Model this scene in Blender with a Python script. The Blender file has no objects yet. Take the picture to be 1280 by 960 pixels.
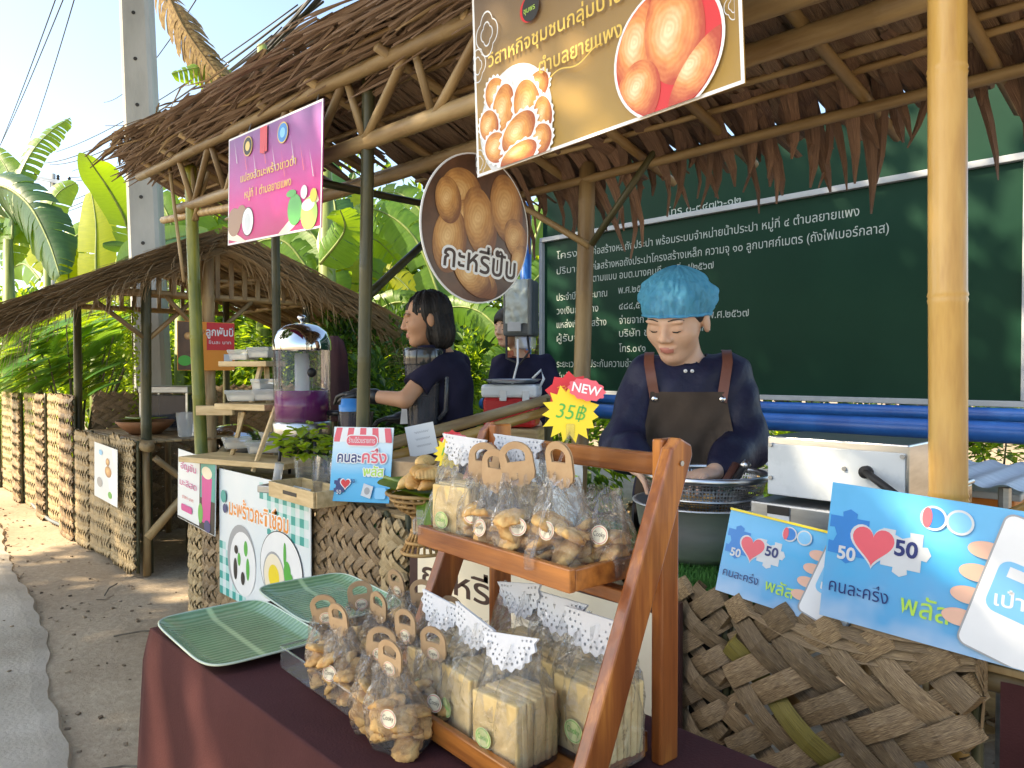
import bpy, bmesh, math, random
import numpy as np
from mathutils import Vector, Matrix, Euler, Quaternion
from mathutils import noise as mnoise
from mathutils.geometry import tessellate_polygon
random.seed(7)
R = math.radians
sc = bpy.context.scene
COL = sc.collection

# ------------------------------------------------------------------ camera
CAM_H = 1.3; FPX = 930.0; YAW = R(46.26); PITCH = R(1.047)      # FPX: focal length for a 1280 px wide frame
cam = bpy.data.cameras.new('camera'); cam_o = bpy.data.objects.new('camera', cam); COL.objects.link(cam_o)
cam.sensor_width = 36; cam.lens = 36 * FPX / 1280; cam.clip_start = .05; cam.clip_end = 2000
cam_o.location = (0, 0, CAM_H); cam_o.rotation_euler = (R(90) - PITCH, 0, YAW); sc.camera = cam_o
# ------------------------------------------------------------------ light
SUN_EL = R(40); SUN_AZ = R(236)            # direction to the sun, counter-clockwise from +X
w = bpy.data.worlds.new('World'); sc.world = w; w.use_nodes = True
nt = w.node_tree; bg = nt.nodes['Background']; sky = nt.nodes.new('ShaderNodeTexSky')
sky.sky_type = 'NISHITA'; sky.sun_disc = False; sky.sun_elevation = SUN_EL; sky.sun_rotation = R(90) - SUN_AZ
sky.air_density = 1.0; sky.dust_density = 1.2; sky.ozone_density = 1.6
nt.links.new(sky.outputs[0], bg.inputs[0]); bg.inputs[1].default_value = .15
sl = bpy.data.lights.new('sun', 'SUN'); sun = bpy.data.objects.new('sun', sl); COL.objects.link(sun)
sl.energy = 4.2; sl.angle = R(.6); sl.color = (1, .87, .68)
sd = Vector((math.cos(SUN_AZ) * math.cos(SUN_EL), math.sin(SUN_AZ) * math.cos(SUN_EL), math.sin(SUN_EL)))
sun.rotation_euler = sd.to_track_quat('Z', 'Y').to_euler(); sun.location = sd * 30
vs = sc.view_settings; vs.view_transform = 'Standard'; vs.look = 'None'; vs.exposure = 1.5; vs.gamma = 1; vs.use_curve_mapping = False
vs.use_white_balance = True; vs.white_balance_temperature = 7400; vs.white_balance_tint = 8      # camera balanced for open shade
sc.render.engine = 'CYCLES'; sc.cycles.use_denoising = True
sc.cycles.transparent_max_bounces = 24; sc.cycles.max_bounces = 8; sc.cycles.diffuse_bounces = 4; sc.cycles.glossy_bounces = 4
sc.cycles.transmission_bounces = 6; sc.cycles.caustics_reflective = False; sc.cycles.caustics_refractive = False

# ------------------------------------------------------------------ survey helpers: a sight line met with a real plane
def _ray(px, py):
    u = (px - 640) / FPX; v = (480 - py) / FPX
    fw = Vector((-math.sin(YAW) * math.cos(PITCH), math.cos(YAW) * math.cos(PITCH), -math.sin(PITCH)))
    up = Vector((-math.sin(YAW) * math.sin(PITCH), math.cos(YAW) * math.sin(PITCH), math.cos(PITCH)))
    return fw + Vector((math.cos(YAW), math.sin(YAW), 0)) * u + up * v
def _pt(r, s): return Vector((r.x * s, r.y * s, CAM_H + r.z * s))
def on_y(px, py, y): r = _ray(px, py); return _pt(r, y / r.y)
def on_x(px, py, x): r = _ray(px, py); return _pt(r, x / r.x)
def on_z(px, py, z): r = _ray(px, py); return _pt(r, (z - CAM_H) / r.z)
def at_d(px, py, d): return _pt(_ray(px, py), d)

# ------------------------------------------------------------------ materials
MATS = {}
def _new(name):
    m = bpy.data.materials.new(name); m.use_nodes = True; MATS[name] = m
    return m, m.node_tree, m.node_tree.nodes['Principled BSDF']
def mat(name, c1, c2=None, scale=6, stretch=(1, 1, 1), rough=.6, bump=0, bscale=None, metal=0, rand=0, coord='Object', spec=.5,
        trans=0, tcol=None, coat=0, detail=5, lo=.35, hi=.65, c3=None, alpha=1):
    if name in MATS: return MATS[name]
    m, t, b = _new(name); N = t.nodes.new; L = t.links.new
    b.inputs['Roughness'].default_value = rough; b.inputs['Metallic'].default_value = metal
    b.inputs['Specular IOR Level'].default_value = spec; b.inputs['Coat Weight'].default_value = coat
    c1 = (*c1, 1); c2 = (*c2, 1) if c2 else c1
    tc = N('ShaderNodeTexCoord'); mp = N('ShaderNodeMapping'); mp.inputs['Scale'].default_value = stretch
    src = tc.outputs[coord]
    if rand:
        oi = N('ShaderNodeObjectInfo'); ad = N('ShaderNodeVectorMath'); ad.operation = 'ADD'
        sca = N('ShaderNodeVectorMath'); sca.operation = 'SCALE'; sca.inputs['Scale'].default_value = 37.
        cmb = N('ShaderNodeCombineXYZ'); L(oi.outputs['Random'], cmb.inputs[0]); L(oi.outputs['Random'], cmb.inputs[1])
        L(cmb.outputs[0], sca.inputs[0]); L(src, ad.inputs[0]); L(sca.outputs[0], ad.inputs[1]); src = ad.outputs[0]
    L(src, mp.inputs['Vector'])
    nz = N('ShaderNodeTexNoise'); nz.inputs['Scale'].default_value = scale; nz.inputs['Detail'].default_value = detail
    nz.inputs['Roughness'].default_value = .6
    L(mp.outputs[0], nz.inputs['Vector'])
    cr = N('ShaderNodeValToRGB'); e = cr.color_ramp.elements; e[0].position = lo; e[0].color = c1; e[1].position = hi; e[1].color = c2
    if c3: x = e.new((lo + hi) / 2); x.color = (*c3, 1)
    L(nz.outputs['Fac'], cr.inputs[0]); col = cr.outputs[0]
    if rand:
        hs = N('ShaderNodeHueSaturation'); mr = N('ShaderNodeMapRange')
        mr.inputs['To Min'].default_value = 1 - rand; mr.inputs['To Max'].default_value = 1 + rand * .8
        L(oi.outputs['Random'], mr.inputs['Value']); L(mr.outputs[0], hs.inputs['Value']); L(col, hs.inputs['Color']); col = hs.outputs[0]
    L(col, b.inputs['Base Color'])
    if bump:
        bn = N('ShaderNodeBump'); bn.inputs['Strength'].default_value = bump; bn.inputs['Distance'].default_value = .01
        if bscale:
            n2 = N('ShaderNodeTexNoise'); n2.inputs['Scale'].default_value = bscale; n2.inputs['Detail'].default_value = 4
            L(mp.outputs[0], n2.inputs['Vector']); L(n2.outputs['Fac'], bn.inputs['Height'])
        else: L(nz.outputs['Fac'], bn.inputs['Height'])
        L(bn.outputs[0], b.inputs['Normal'])
    out = t.nodes['Material Output']
    if trans:
        tr = N('ShaderNodeBsdfTranslucent'); mx = N('ShaderNodeMixShader'); mx.inputs[0].default_value = trans
        if tcol: tr.inputs[0].default_value = (*tcol, 1)
        else: L(col, tr.inputs[0])
        L(b.outputs[0], mx.inputs[1]); L(tr.outputs[0], mx.inputs[2]); L(mx.outputs[0], out.inputs[0])
    return m
def clear_film(name, tint=(1, 1, 1), gloss=.25, rough=.12, bump=.6, bscale=22, body=.04, bcol=(.9, .9, .9)):
    """thin clear plastic: mostly see-through, glossy where it catches the sky, faintly milky"""
    m, t, b = _new(name); N = t.nodes.new; L = t.links.new; t.nodes.remove(b)
    tr = N('ShaderNodeBsdfTransparent'); tr.inputs[0].default_value = (*tint, 1)
    gl = N('ShaderNodeBsdfGlossy'); gl.inputs['Roughness'].default_value = rough
    df = N('ShaderNodeBsdfDiffuse'); df.inputs[0].default_value = (*bcol, 1)
    lw = N('ShaderNodeFresnel'); lw.inputs['IOR'].default_value = 1.45
    ad = N('ShaderNodeMath'); ad.operation = 'MULTIPLY_ADD'; ad.inputs[1].default_value = .5; ad.inputs[2].default_value = gloss * .04; ad.use_clamp = True
    L(lw.outputs[0], ad.inputs[0])
    m1 = N('ShaderNodeMixShader'); m1.inputs[0].default_value = body; L(tr.outputs[0], m1.inputs[1]); L(df.outputs[0], m1.inputs[2])
    m2 = N('ShaderNodeMixShader'); L(ad.outputs[0], m2.inputs[0]); L(m1.outputs[0], m2.inputs[1]); L(gl.outputs[0], m2.inputs[2])
    if bump:
        tc = N('ShaderNodeTexCoord'); nz = N('ShaderNodeTexNoise'); nz.inputs['Scale'].default_value = bscale; nz.inputs['Detail'].default_value = 3
        nz.inputs['Distortion'].default_value = 1.2
        bn = N('ShaderNodeBump'); bn.inputs['Strength'].default_value = bump; bn.inputs['Distance'].default_value = .02
        L(tc.outputs['Object'], nz.inputs['Vector']); L(nz.outputs['Fac'], bn.inputs['Height'])
        L(bn.outputs[0], gl.inputs['Normal']); L(bn.outputs[0], lw.inputs['Normal'])
    L(m2.outputs[0], t.nodes['Material Output'].inputs[0])
    return m
def gradient_mat(name, stops, axis='Z', lo=0, hi=1, rough=.35, noise=0, nscale=4):
    """printed colour ramp along one object axis between lo and hi (ink, not light)"""
    m, t, b = _new(name); N = t.nodes.new; L = t.links.new
    tc = N('ShaderNodeTexCoord'); sx = N('ShaderNodeSeparateXYZ'); L(tc.outputs['Object'], sx.inputs[0])
    mr = N('ShaderNodeMapRange'); mr.inputs[1].default_value = lo; mr.inputs[2].default_value = hi; L(sx.outputs[axis], mr.inputs[0])
    v = mr.outputs[0]
    if noise:
        nz = N('ShaderNodeTexNoise'); nz.inputs['Scale'].default_value = nscale; L(tc.outputs['Object'], nz.inputs['Vector'])
        ma = N('ShaderNodeMath'); ma.operation = 'MULTIPLY_ADD'; ma.inputs[1].default_value = noise; L(nz.outputs[0], ma.inputs[0])
        m2 = N('ShaderNodeMath'); m2.operation = 'SUBTRACT'; m2.inputs[1].default_value = noise * .5; L(v, ma.inputs[2]); L(ma.outputs[0], m2.inputs[0]); v = m2.outputs[0]
    cr = N('ShaderNodeValToRGB'); e = cr.color_ramp.elements
    e[0].position, e[0].color = stops[0][0], (*stops[0][1], 1); e[1].position, e[1].color = stops[-1][0], (*stops[-1][1], 1)
    for p, c in stops[1:-1]: x = e.new(p); x.color = (*c, 1)
    L(v, cr.inputs[0]); L(cr.outputs[0], b.inputs['Base Color']); b.inputs['Roughness'].default_value = rough
    return m

# ------------------------------------------------------------------ meshes
class MB:
    def __init__(s): s.v = []; s.f = []; s.uv = []; s.mi = []; s.cur = 0
    def face(s, idx, uv=None): s.f.append(tuple(idx)); s.uv.append(uv); s.mi.append(s.cur)
    def box(s, c, size, rot=None):
        o = len(s.v); c = Vector(c); h = Vector(size) / 2
        for z in (-1, 1):
            for y in (-1, 1):
                for x in (-1, 1):
                    p = Vector((x * h.x, y * h.y, z * h.z))
                    if rot is not None: p = rot @ p
                    s.v.append(p + c)
        for q in ((0, 2, 3, 1), (4, 5, 7, 6), (0, 1, 5, 4), (2, 6, 7, 3), (0, 4, 6, 2), (1, 3, 7, 5)): s.face([o + i for i in q])
        return s
    def rbox(s, c, size, r=.003, rot=None):
        """box with chamfered edges"""
        bm = bmesh.new(); bmesh.ops.create_cube(bm, size=1)
        for v in bm.verts: v.co = Vector((v.co.x * size[0], v.co.y * size[1], v.co.z * size[2]))
        bmesh.ops.bevel(bm, geom=bm.edges[:], offset=min(r, min(size) * .45), segments=2, affect='EDGES', profile=.5)
        M_ = Matrix.Translation(Vector(c)) @ (rot.to_4x4() if rot is not None else Matrix())
        s.bm(bm, M_); bm.free(); return s
    def bm(s, bm, M_=Matrix()):
        o = len(s.v); bm.verts.index_update()
        for v in bm.verts: s.v.append(M_ @ v.co)
        for f in bm.faces: s.face([o + v.index for v in f.verts])
    def tube(s, pts, rad, n=8, cap=True, closed=False, flat=1.0, upv=None):
        pts = [Vector(p) for p in pts]; m = len(pts); o = len(s.v)
        if not hasattr(rad, '__len__'): rad = [rad] * m
        prev = None
        for i, p in enumerate(pts):
            if closed: t = (pts[(i + 1) % m] - pts[i - 1]).normalized()
            else: t = (pts[min(i + 1, m - 1)] - pts[max(i - 1, 0)]).normalized()
            if prev is None:
                a = Vector(upv) if upv else (Vector((0, 0, 1)) if abs(t.z) < .9 else Vector((1, 0, 0)))
                nx = (a - t * a.dot(t)).normalized()
            else: nx = (prev - t * prev.dot(t)).normalized()
            prev = nx; ny = t.cross(nx)
            for k in range(n):
                an = 2 * math.pi * k / n
                s.v.append(p + (nx * math.cos(an) * flat + ny * math.sin(an)) * rad[i])
        for i in range(m - (0 if closed else 1)):
            j = (i + 1) % m
            for k in range(n):
                s.face([o + i * n + k, o + i * n + (k + 1) % n, o + j * n + (k + 1) % n, o + j * n + k],
                       [(k / n, i / m), ((k + 1) / n, i / m), ((k + 1) / n, (i + 1) / m), (k / n, (i + 1) / m)])
        if cap and not closed:
            s.face([o + k for k in reversed(range(n))]); s.face([o + (m - 1) * n + k for k in range(n)])
        return s
    def lathe(s, prof, n=24, c=(0, 0, 0), sx=1, sy=1, cap=False, fn=None):
        o = len(s.v); c = Vector(c)
        for (r, z) in prof:
            for k in range(n):
                a = 2 * math.pi * k / n; rr = r * (fn(a, z) if fn else 1)
                s.v.append(c + Vector((rr * math.cos(a) * sx, rr * math.sin(a) * sy, z)))
        for i in range(len(prof) - 1):
            for k in range(n):
                s.face([o + i * n + k, o + i * n + (k + 1) % n, o + (i + 1) * n + (k + 1) % n, o + (i + 1) * n + k],
                       [(k / n, i / len(prof)), ((k + 1) / n, i / len(prof)), ((k + 1) / n, (i + 1) / len(prof)), (k / n, (i + 1) / len(prof))])
        if cap:
            s.face([o + k for k in reversed(range(n))]); s.face([o + (len(prof) - 1) * n + k for k in range(n)])
        return s
    def grid(s, fn, nu, nv, uvs=True):
        o = len(s.v)
        for j in range(nv + 1):
            for i in range(nu + 1): s.v.append(Vector(fn(i / nu, j / nv)))
        for j in range(nv):
            for i in range(nu):
                a = o + j * (nu + 1) + i
                s.face([a, a + 1, a + nu + 2, a + nu + 1],
                       [(i / nu, j / nv), ((i + 1) / nu, j / nv), ((i + 1) / nu, (j + 1) / nv), (i / nu, (j + 1) / nv)] if uvs else None)
        return s
    def prism(s, poly, th, M_=Matrix(), holes=()):
        """flat outline (x, z) with thickness th along y (front at y = 0)"""
        loops = [list(poly)] + [list(h) for h in holes]
        tri = tessellate_polygon([[Vector((p[0], p[1], 0)) for p in l] for l in loops])
        flat = [p for l in loops for p in l]; n = len(flat); o = len(s.v)
        for y in (0, th):
            for p in flat: s.v.append(M_ @ Vector((p[0], y, p[1])))
        for t in tri:
            a, b, c = [flat[i] for i in t]
            ccw = (b[0] - a[0]) * (c[1] - a[1]) - (b[1] - a[1]) * (c[0] - a[0]) > 0
            q = t if ccw else t[::-1]
            s.face([o + i for i in q]); s.face([o + n + i for i in reversed(q)])
        k = 0
        for l in loops:
            m = len(l)
            for i in range(m):
                a = o + k + i; b = o + k + (i + 1) % m; s.face([a, a + n, b + n, b])
            k += m
        return s
    def flat(s, poly, y=0, holes=(), M_=None):
        loops = [list(poly)] + [list(h) for h in holes]
        tri = tessellate_polygon([[Vector((p[0], p[1], 0)) for p in l] for l in loops])
        fl = [p for l in loops for p in l]; o = len(s.v)
        for p in fl:
            q = Vector((p[0], y, p[1])); s.v.append(M_ @ q if M_ else q)
        for t in tri:
            a, b, c = [fl[i] for i in t]
            ccw = (b[0] - a[0]) * (c[1] - a[1]) - (b[1] - a[1]) * (c[0] - a[0]) > 0
            s.face([o + i for i in (t if ccw else t[::-1])])
        return s
    def mesh(s, name, mats, smooth=False):
        me = bpy.data.meshes.new(name); me.from_pydata([tuple(v) for v in s.v], [], s.f)
        if not isinstance(mats, (list, tuple)): mats = [mats]
        for m in mats: me.materials.append(m)
        if len(mats) > 1: me.polygons.foreach_set('material_index', s.mi)
        if any(u is not None for u in s.uv):
            ul = me.uv_layers.new(name='UVMap'); d = []
            for f, u in zip(s.f, s.uv):
                for i in range(len(f)): d.extend(u[i] if u else (0, 0))
            ul.data.foreach_set('uv', d)
        if smooth: me.polygons.foreach_set('use_smooth', [True] * len(me.polygons)); 
        me.update(); return me
    def build(s, name, mats, parent=None, smooth=False, loc=None, rot=None):
        return link(name, s.mesh(name, mats, smooth), parent, loc, rot)
def link(name, me, parent=None, loc=None, rot=None):
    o = bpy.data.objects.new(name, me); COL.objects.link(o)
    if parent: o.parent = parent
    if loc is not None: o.location = loc
    if rot is not None: o.rotation_euler = rot if not isinstance(rot, Quaternion) else rot.to_euler()
    return o
def tag(o, label=None, cat=None, group=None, kind=None):
    if label: o['label'] = label
    if cat: o['category'] = cat
    if group: o['group'] = group
    if kind: o['kind'] = kind
    return o
def thing(name, label, cat, loc=(0, 0, 0), rz=0, group=None, rot=None, scale=1):
    o = bpy.data.objects.new(name, None); COL.objects.link(o); o.location = loc; o.rotation_euler = rot or (0, 0, rz)
    o.scale = (scale,) * 3; o.empty_display_size = .05
    return tag(o, label, cat, group)
def dup(root, loc, rz=None, label=None, group=None, rot=None, scale=None):
    def cp(o, par):
        c = o.copy(); COL.objects.link(c); c.parent = par
        for ch in o.children: cp(ch, c)
        return c
    r = cp(root, None); r.location = loc
    if rz is not None: r.rotation_euler = (0, 0, rz)
    if rot is not None: r.rotation_euler = rot
    if scale is not None: r.scale = (scale,) * 3
    if label: r['label'] = label
    if group: r['group'] = group
    return r
def quat_z(d): return Vector(d).normalized().to_track_quat('Z', 'Y')
def bamboo(name, p0, p1, r, m, parent=None, gap=.3, n=12, taper=.93, wob=.004, seed=0):
    """a culm: swollen node rings, slight taper and wander, built along its own Z"""
    p0, p1 = Vector(p0), Vector(p1); Lg = (p1 - p0).length; rnd = random.Random(seed + int(Lg * 997))
    pts, rad = [], []; z = 0; k = rnd.uniform(.3, .9) * gap; zs = [0]
    while k < Lg - .02: zs += [k - .012, k - .004, k, k + .004, k + .012]; k += gap * rnd.uniform(.85, 1.15)
    zs.append(Lg); zs = sorted(max(0, min(Lg, q)) for q in zs); ph = rnd.uniform(0, 6)
    node = False
    for i, z in enumerate(zs):
        tp = 1 - (1 - taper) * z / Lg; j = (i - 1) % 5
        mul = 1 if i in (0, len(zs) - 1) else (1.0, 1.05, 1.0, 1.06, 1.0)[j]
        pts.append((math.sin(z * 2.1 + ph) * wob, math.cos(z * 1.7 + ph) * wob, z)); rad.append(r * tp * mul)
    b = MB().tube(pts, rad, n)
    return b.build(name, m, parent, True, p0, quat_z(p1 - p0).to_euler())

def ellipse(cx, cz, a, b, n=32, rot=0): return [(cx + a * math.cos(t) * math.cos(rot) - b * math.sin(t) * math.sin(rot), cz + a * math.cos(t) * math.sin(rot) + b * math.sin(t) * math.cos(rot)) for t in (2 * math.pi * i / n for i in range(n))]
def rect(x0, z0, x1, z1): return [(x0, z0), (x1, z0), (x1, z1), (x0, z1)]
def rrect(x0, z0, x1, z1, r, n=5):
    o = []
    for cx, cz, a0 in ((x1 - r, z0 + r, -90), (x1 - r, z1 - r, 0), (x0 + r, z1 - r, 90), (x0 + r, z0 + r, 180)):
        o += [(cx + r * math.cos(R(a0 + 90 * i / n)), cz + r * math.sin(R(a0 + 90 * i / n))) for i in range(n + 1)]
    return o
# ------------------------------------------------------------------ lettering (outlines filled contour by contour)
_gl = {}; TMP = bpy.data.scenes.new('lettering_scratch')
def text_loops(body, grow=0):
    if body in _gl: return _gl[body]
    cu = bpy.data.curves.new('lettering_outline', 'FONT'); cu.body = body; cu.resolution_u = 4
    ob = bpy.data.objects.new('lettering_outline', cu); TMP.collection.objects.link(ob)
    vl = TMP.view_layers[0]; vl.update(); c2 = ob.to_curve(vl.depsgraph)
    loops = []
    for sp in c2.splines:
        pts = []
        if sp.type == 'BEZIER':
            bp = sp.bezier_points
            for i in range(len(bp)):
                a, b = bp[i], bp[(i + 1) % len(bp)]
                if (a.handle_right - a.co).length < 1e-5 and (b.handle_left - b.co).length < 1e-5: pts.append(a.co.copy()); continue
                for t in (0, .25, .5, .75):
                    pts.append(a.co * (1 - t) ** 3 + a.handle_right * 3 * t * (1 - t) ** 2 + b.handle_left * 3 * t * t * (1 - t) + b.co * t ** 3)
        else: pts = [Vector(p.co[:3]) for p in sp.points]
        q = [(p.x, p.y) for p in pts]; out = []
        for p in q:
            if not out or abs(p[0] - out[-1][0]) + abs(p[1] - out[-1][1]) > 1e-4: out.append(p)
        if len(out) > 2: loops.append(out)
    ob.to_curve_clear(); bpy.data.objects.remove(ob); bpy.data.curves.remove(cu)
    _gl[body] = loops; return loops
def offset_loop(l, g):
    n = len(l); sg = 1 if _area(l) > 0 else -1; out = []
    for i in range(n):
        a, p, c = Vector(l[i - 1]), Vector(l[i]), Vector(l[(i + 1) % n]); d1, d2 = (p - a).normalized(), (c - p).normalized(); n1, n2 = Vector((d1.y, -d1.x)), Vector((d2.y, -d2.x)); m_ = n1 + n2
        m_ = m_ / max(.5, m_.length_squared / 2 if m_.length > .3 else 1); q = p + m_ * g * sg; out.append((q.x, q.y))
    return out
def _area(l): return sum(l[i][0] * l[(i + 1) % len(l)][1] - l[(i + 1) % len(l)][0] * l[i][1] for i in range(len(l))) / 2
def _inside(p, l):
    c = False; n = len(l)
    for i in range(n):
        a, b = l[i], l[i - 1]
        if (a[1] > p[1]) != (b[1] > p[1]) and p[0] < (b[0] - a[0]) * (p[1] - a[1]) / (b[1] - a[1]) + a[0]: c = not c
    return c
def text(parent, body, x, z, size, m, y=-.0006, align='C', width=None, shear=0, name='lettering', grow=0, halo=0):
    """flat printed lettering on the x-z face of parent; size = letter height, width optionally fixes the line's width"""
    loops = text_loops(body)
    if not loops: return None
    ar = [_area(l) for l in loops]; hole = []
    for i, l in enumerate(loops):
        box = [j for j in range(len(loops)) if j != i and ar[j] * ar[i] < 0 and abs(ar[j]) > abs(ar[i]) and _inside(l[0], loops[j])]
        hole.append(bool(box))
    outs = [offset_loop(l, grow) if grow else l for l, h in zip(loops, hole) if not h]; hol = [offset_loop(l, -grow) if grow else l for l, h in zip(loops, hole) if h]
    if grow > .03: hol = []
    xs = [p[0] for l in loops for p in l]; x0, x1 = min(xs), max(xs); k = size / .7; kx = k
    if width: kx = width / (x1 - x0)
    off = {'C': -(x0 + x1) / 2, 'L': -x0, 'R': -x1}[align]
    T = lambda l: [(x + (p[0] + off) * kx + shear * p[1] * k, z + p[1] * k) for p in l]
    outs.sort(key=lambda l: min(p[0] for p in l)); words = []; end = -99
    for l in outs:
        if min(p[0] for p in l) > end + .16: words.append([])
        words[-1].append(l); end = max(end, max(p[0] for p in l))
    for ws in words:
        b = MB()
        for l in ws:
            hs = [h for h in hol if _inside(h[0], l)]
            if halo:
                for q in range(14):
                    dx, dz = halo * size * math.cos(q * .449), halo * size * math.sin(q * .449); b.flat([(p[0] + dx, p[1] + dz) for p in T(l)], y + q * 1.6e-5, [[(p[0] + dx, p[1] + dz) for p in T(h)] for h in hs])
                continue
            try: b.flat(T(l), y, [T(h) for h in hs])
            except Exception: b.flat(T(l), y)
        o = b.build(name, m, parent)
    return o
def shape(parent, name, poly, m, y=-.0005, holes=()):
    return MB().flat(poly, y, holes).build(name, m, parent)

# ------------------------------------------------------------------ soft bodies: blended distance fields meshed by surface nets
def surface_net(D, lo, step):
    S = D < 0; nx, ny, nz = D.shape
    cnt = np.zeros((nx - 1, ny - 1, nz - 1)); acc = np.zeros((nx - 1, ny - 1, nz - 1, 3))
    offs = [(i, j, k) for i in (0, 1) for j in (0, 1) for k in (0, 1)]
    sl_ = lambda o: tuple(slice(o[a], D.shape[a] - 1 + o[a]) for a in range(3))
    for a in offs:
        for ax in range(3):
            if a[ax]: continue
            b = list(a); b[ax] = 1; b = tuple(b); da, db = D[sl_(a)], D[sl_(b)]; cr = S[sl_(a)] != S[sl_(b)]
            t = np.where(cr, da / np.where(da - db == 0, 1, da - db), 0)
            for q in range(3): acc[..., q] += np.where(cr, a[q] + (t if q == ax else 0), 0)
            cnt += cr
    act = cnt > 0; idx = -np.ones(act.shape, int); ids = np.argwhere(act); idx[act] = np.arange(len(ids))
    P = (ids + acc[act] / cnt[act][:, None]) * step + np.array(lo)
    F = []
    for ax in range(3):
        u, v = (ax + 1) % 3, (ax + 2) % 3
        a = [slice(None)] * 3; b = [slice(None)] * 3; a[ax] = slice(0, -1); b[ax] = slice(1, None)
        A_, B_ = S[tuple(a)], S[tuple(b)]
        E = np.argwhere(A_ != B_); E = E[(E[:, u] > 0) & (E[:, v] > 0) & (E[:, u] < D.shape[u] - 1) & (E[:, v] < D.shape[v] - 1)]
        c = []
        for du, dv in ((-1, -1), (0, -1), (0, 0), (-1, 0)):
            q = E.copy(); q[:, u] += du; q[:, v] += dv; c.append(idx[q[:, 0], q[:, 1], q[:, 2]])
        c = np.stack(c, 1); fl = ~A_[E[:, 0], E[:, 1], E[:, 2]]; c[fl] = c[fl][:, ::-1]; F += c.tolist()
    return P, F
def ell(G, c, r, rot=None):
    p = [G[i] - c[i] for i in range(3)]
    if rot is not None:
        m = rot.inverted(); p = [m[i][0] * p[0] + m[i][1] * p[1] + m[i][2] * p[2] for i in range(3)]
    k0 = np.sqrt(sum((p[i] / r[i]) ** 2 for i in range(3))); k1 = np.sqrt(sum((p[i] / r[i] ** 2) ** 2 for i in range(3)))
    return k0 * (k0 - 1) / np.maximum(k1, 1e-6)
def cone(G, a, b, r1, r2):
    a = np.array(a, float); b = np.array(b, float); d = b - a; L2 = d @ d
    t = np.clip(sum((G[i] - a[i]) * d[i] for i in range(3)) / L2, 0, 1)
    return np.sqrt(sum((G[i] - a[i] - t * d[i]) ** 2 for i in range(3))) - (r1 + (r2 - r1) * t)
def su(a, b, k=.03):
    h = np.clip(.5 + .5 * (b - a) / k, 0, 1); return b * (1 - h) + a * h - k * h * (1 - h)
def soft(fn, lo, hi, step):
    ax = [np.arange(lo[i], hi[i] + step, step) for i in range(3)]; G = np.meshgrid(*ax, indexing='ij')
    return surface_net(fn(G), lo, step)
def soft_obj(name, fn, lo, hi, step, m, parent=None, loc=None, rot=None, pick=None):
    P, F = soft(fn, lo, hi, step); b = MB(); b.v = P.tolist(); b.f = F; b.uv = []
    b.mi = [int(q) for q in pick(P[np.array(F)].mean(1))] if pick else [0] * len(F)
    return b.build(name, m, parent, True, loc, rot)

# ================================================================== shared materials
M = MATS
mat('bamboo_dry', (.20, .12, .05), (.42, .30, .15), 5, (3, 3, .5), .5, .25, rand=.3)
mat('bamboo_gold', (.38, .19, .045), (.62, .40, .13), 3.5, (3, 3, .45), .32, .15, bscale=30, c3=(.55, .33, .09))
mat('bamboo_green', (.10, .13, .02), (.38, .36, .05), 3, (2, 2, .5), .35, .1)
mat('bamboo_dark', (.025, .03, .015), (.10, .09, .035), 5, (2, 2, .6), .45, .15)
mat('thatch', (.075, .045, .032), (.42, .31, .22), 3, (34, 2.0, 1), .75, .4, coord='UV', c3=(.22, .148, .105), spec=.2)
mat('thatch_leaf', (.07, .04, .027), (.32, .20, .125), 3, (22, 1.5, 1), .7, .4, coord='UV', c3=(.15, .085, .06), rand=.3)
mat('thatch_straw', (.24, .16, .09), (.56, .42, .26), 3, (30, 2, 1), .75, .3, coord='UV', spec=.2)
mat('palm_strip', (.055, .032, .018), (.54, .39, .21), 2.0, (26, 2.6, 1), .5, .35, coord='UV', c3=(.25, .165, .088), rand=.38, lo=.3, hi=.7, detail=7)
mat('palm_strip_olive', (.13, .09, .02), (.42, .33, .07), 2.0, (30, .9, 1), .5, .35, coord='UV', c3=(.30, .24, .05), rand=.2)
mat('palm_pale', (.24, .16, .07), (.60, .46, .26), 2.0, (30, .9, 1), .6, .35, coord='UV', rand=.2)
mat('palm_rib', (.20, .10, .04), (.36, .20, .09), 8, (1, 1, 1), .55)
mat('plank', (.36, .23, .10), (.62, .44, .22), 3, (1, 1, 14), .5, .15, rand=.1)
mat('pale_wood', (.52, .36, .17), (.74, .55, .30), 3, (2, 12, 12), .5, .12, rand=.08)
mat('steel', (.42, .43, .44), (.60, .61, .62), 5, (1, 1, 6), .28, .05, metal=1)
mat('steel_dull', (.30, .31, .32), (.48, .49, .50), 4, (1, 1, 5), .42, .08, metal=1)
mat('white_enamel', (.72, .76, .80), (.80, .83, .86), 5, rough=.35)
mat('black_plastic', (.012, .012, .014), (.02, .02, .022), 5, rough=.35)
mat('black_rubber', (.015, .015, .017), (.03, .03, .033), 9, rough=.6)
mat('white_paper', (.74, .75, .77), (.80, .80, .80), 3, rough=.55)
mat('kraft', (.42, .27, .15), (.52, .36, .21), 30, rough=.8, bump=.05)
mat('white_ink', (.80, .80, .80), rough=.5)
mat('black_ink', (.02, .018, .018), rough=.5)
clear_film('cellophane', gloss=.7, rough=.16, bump=.9, bscale=30, body=.055, bcol=(.95, .95, .96))
clear_film('clear_plastic', gloss=.3, rough=.05, bump=.1, bscale=9, body=.06)
clear_film('milky_plastic', gloss=.3, rough=.15, bump=.2, bscale=9, body=.35, bcol=(.82, .85, .87))

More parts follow.
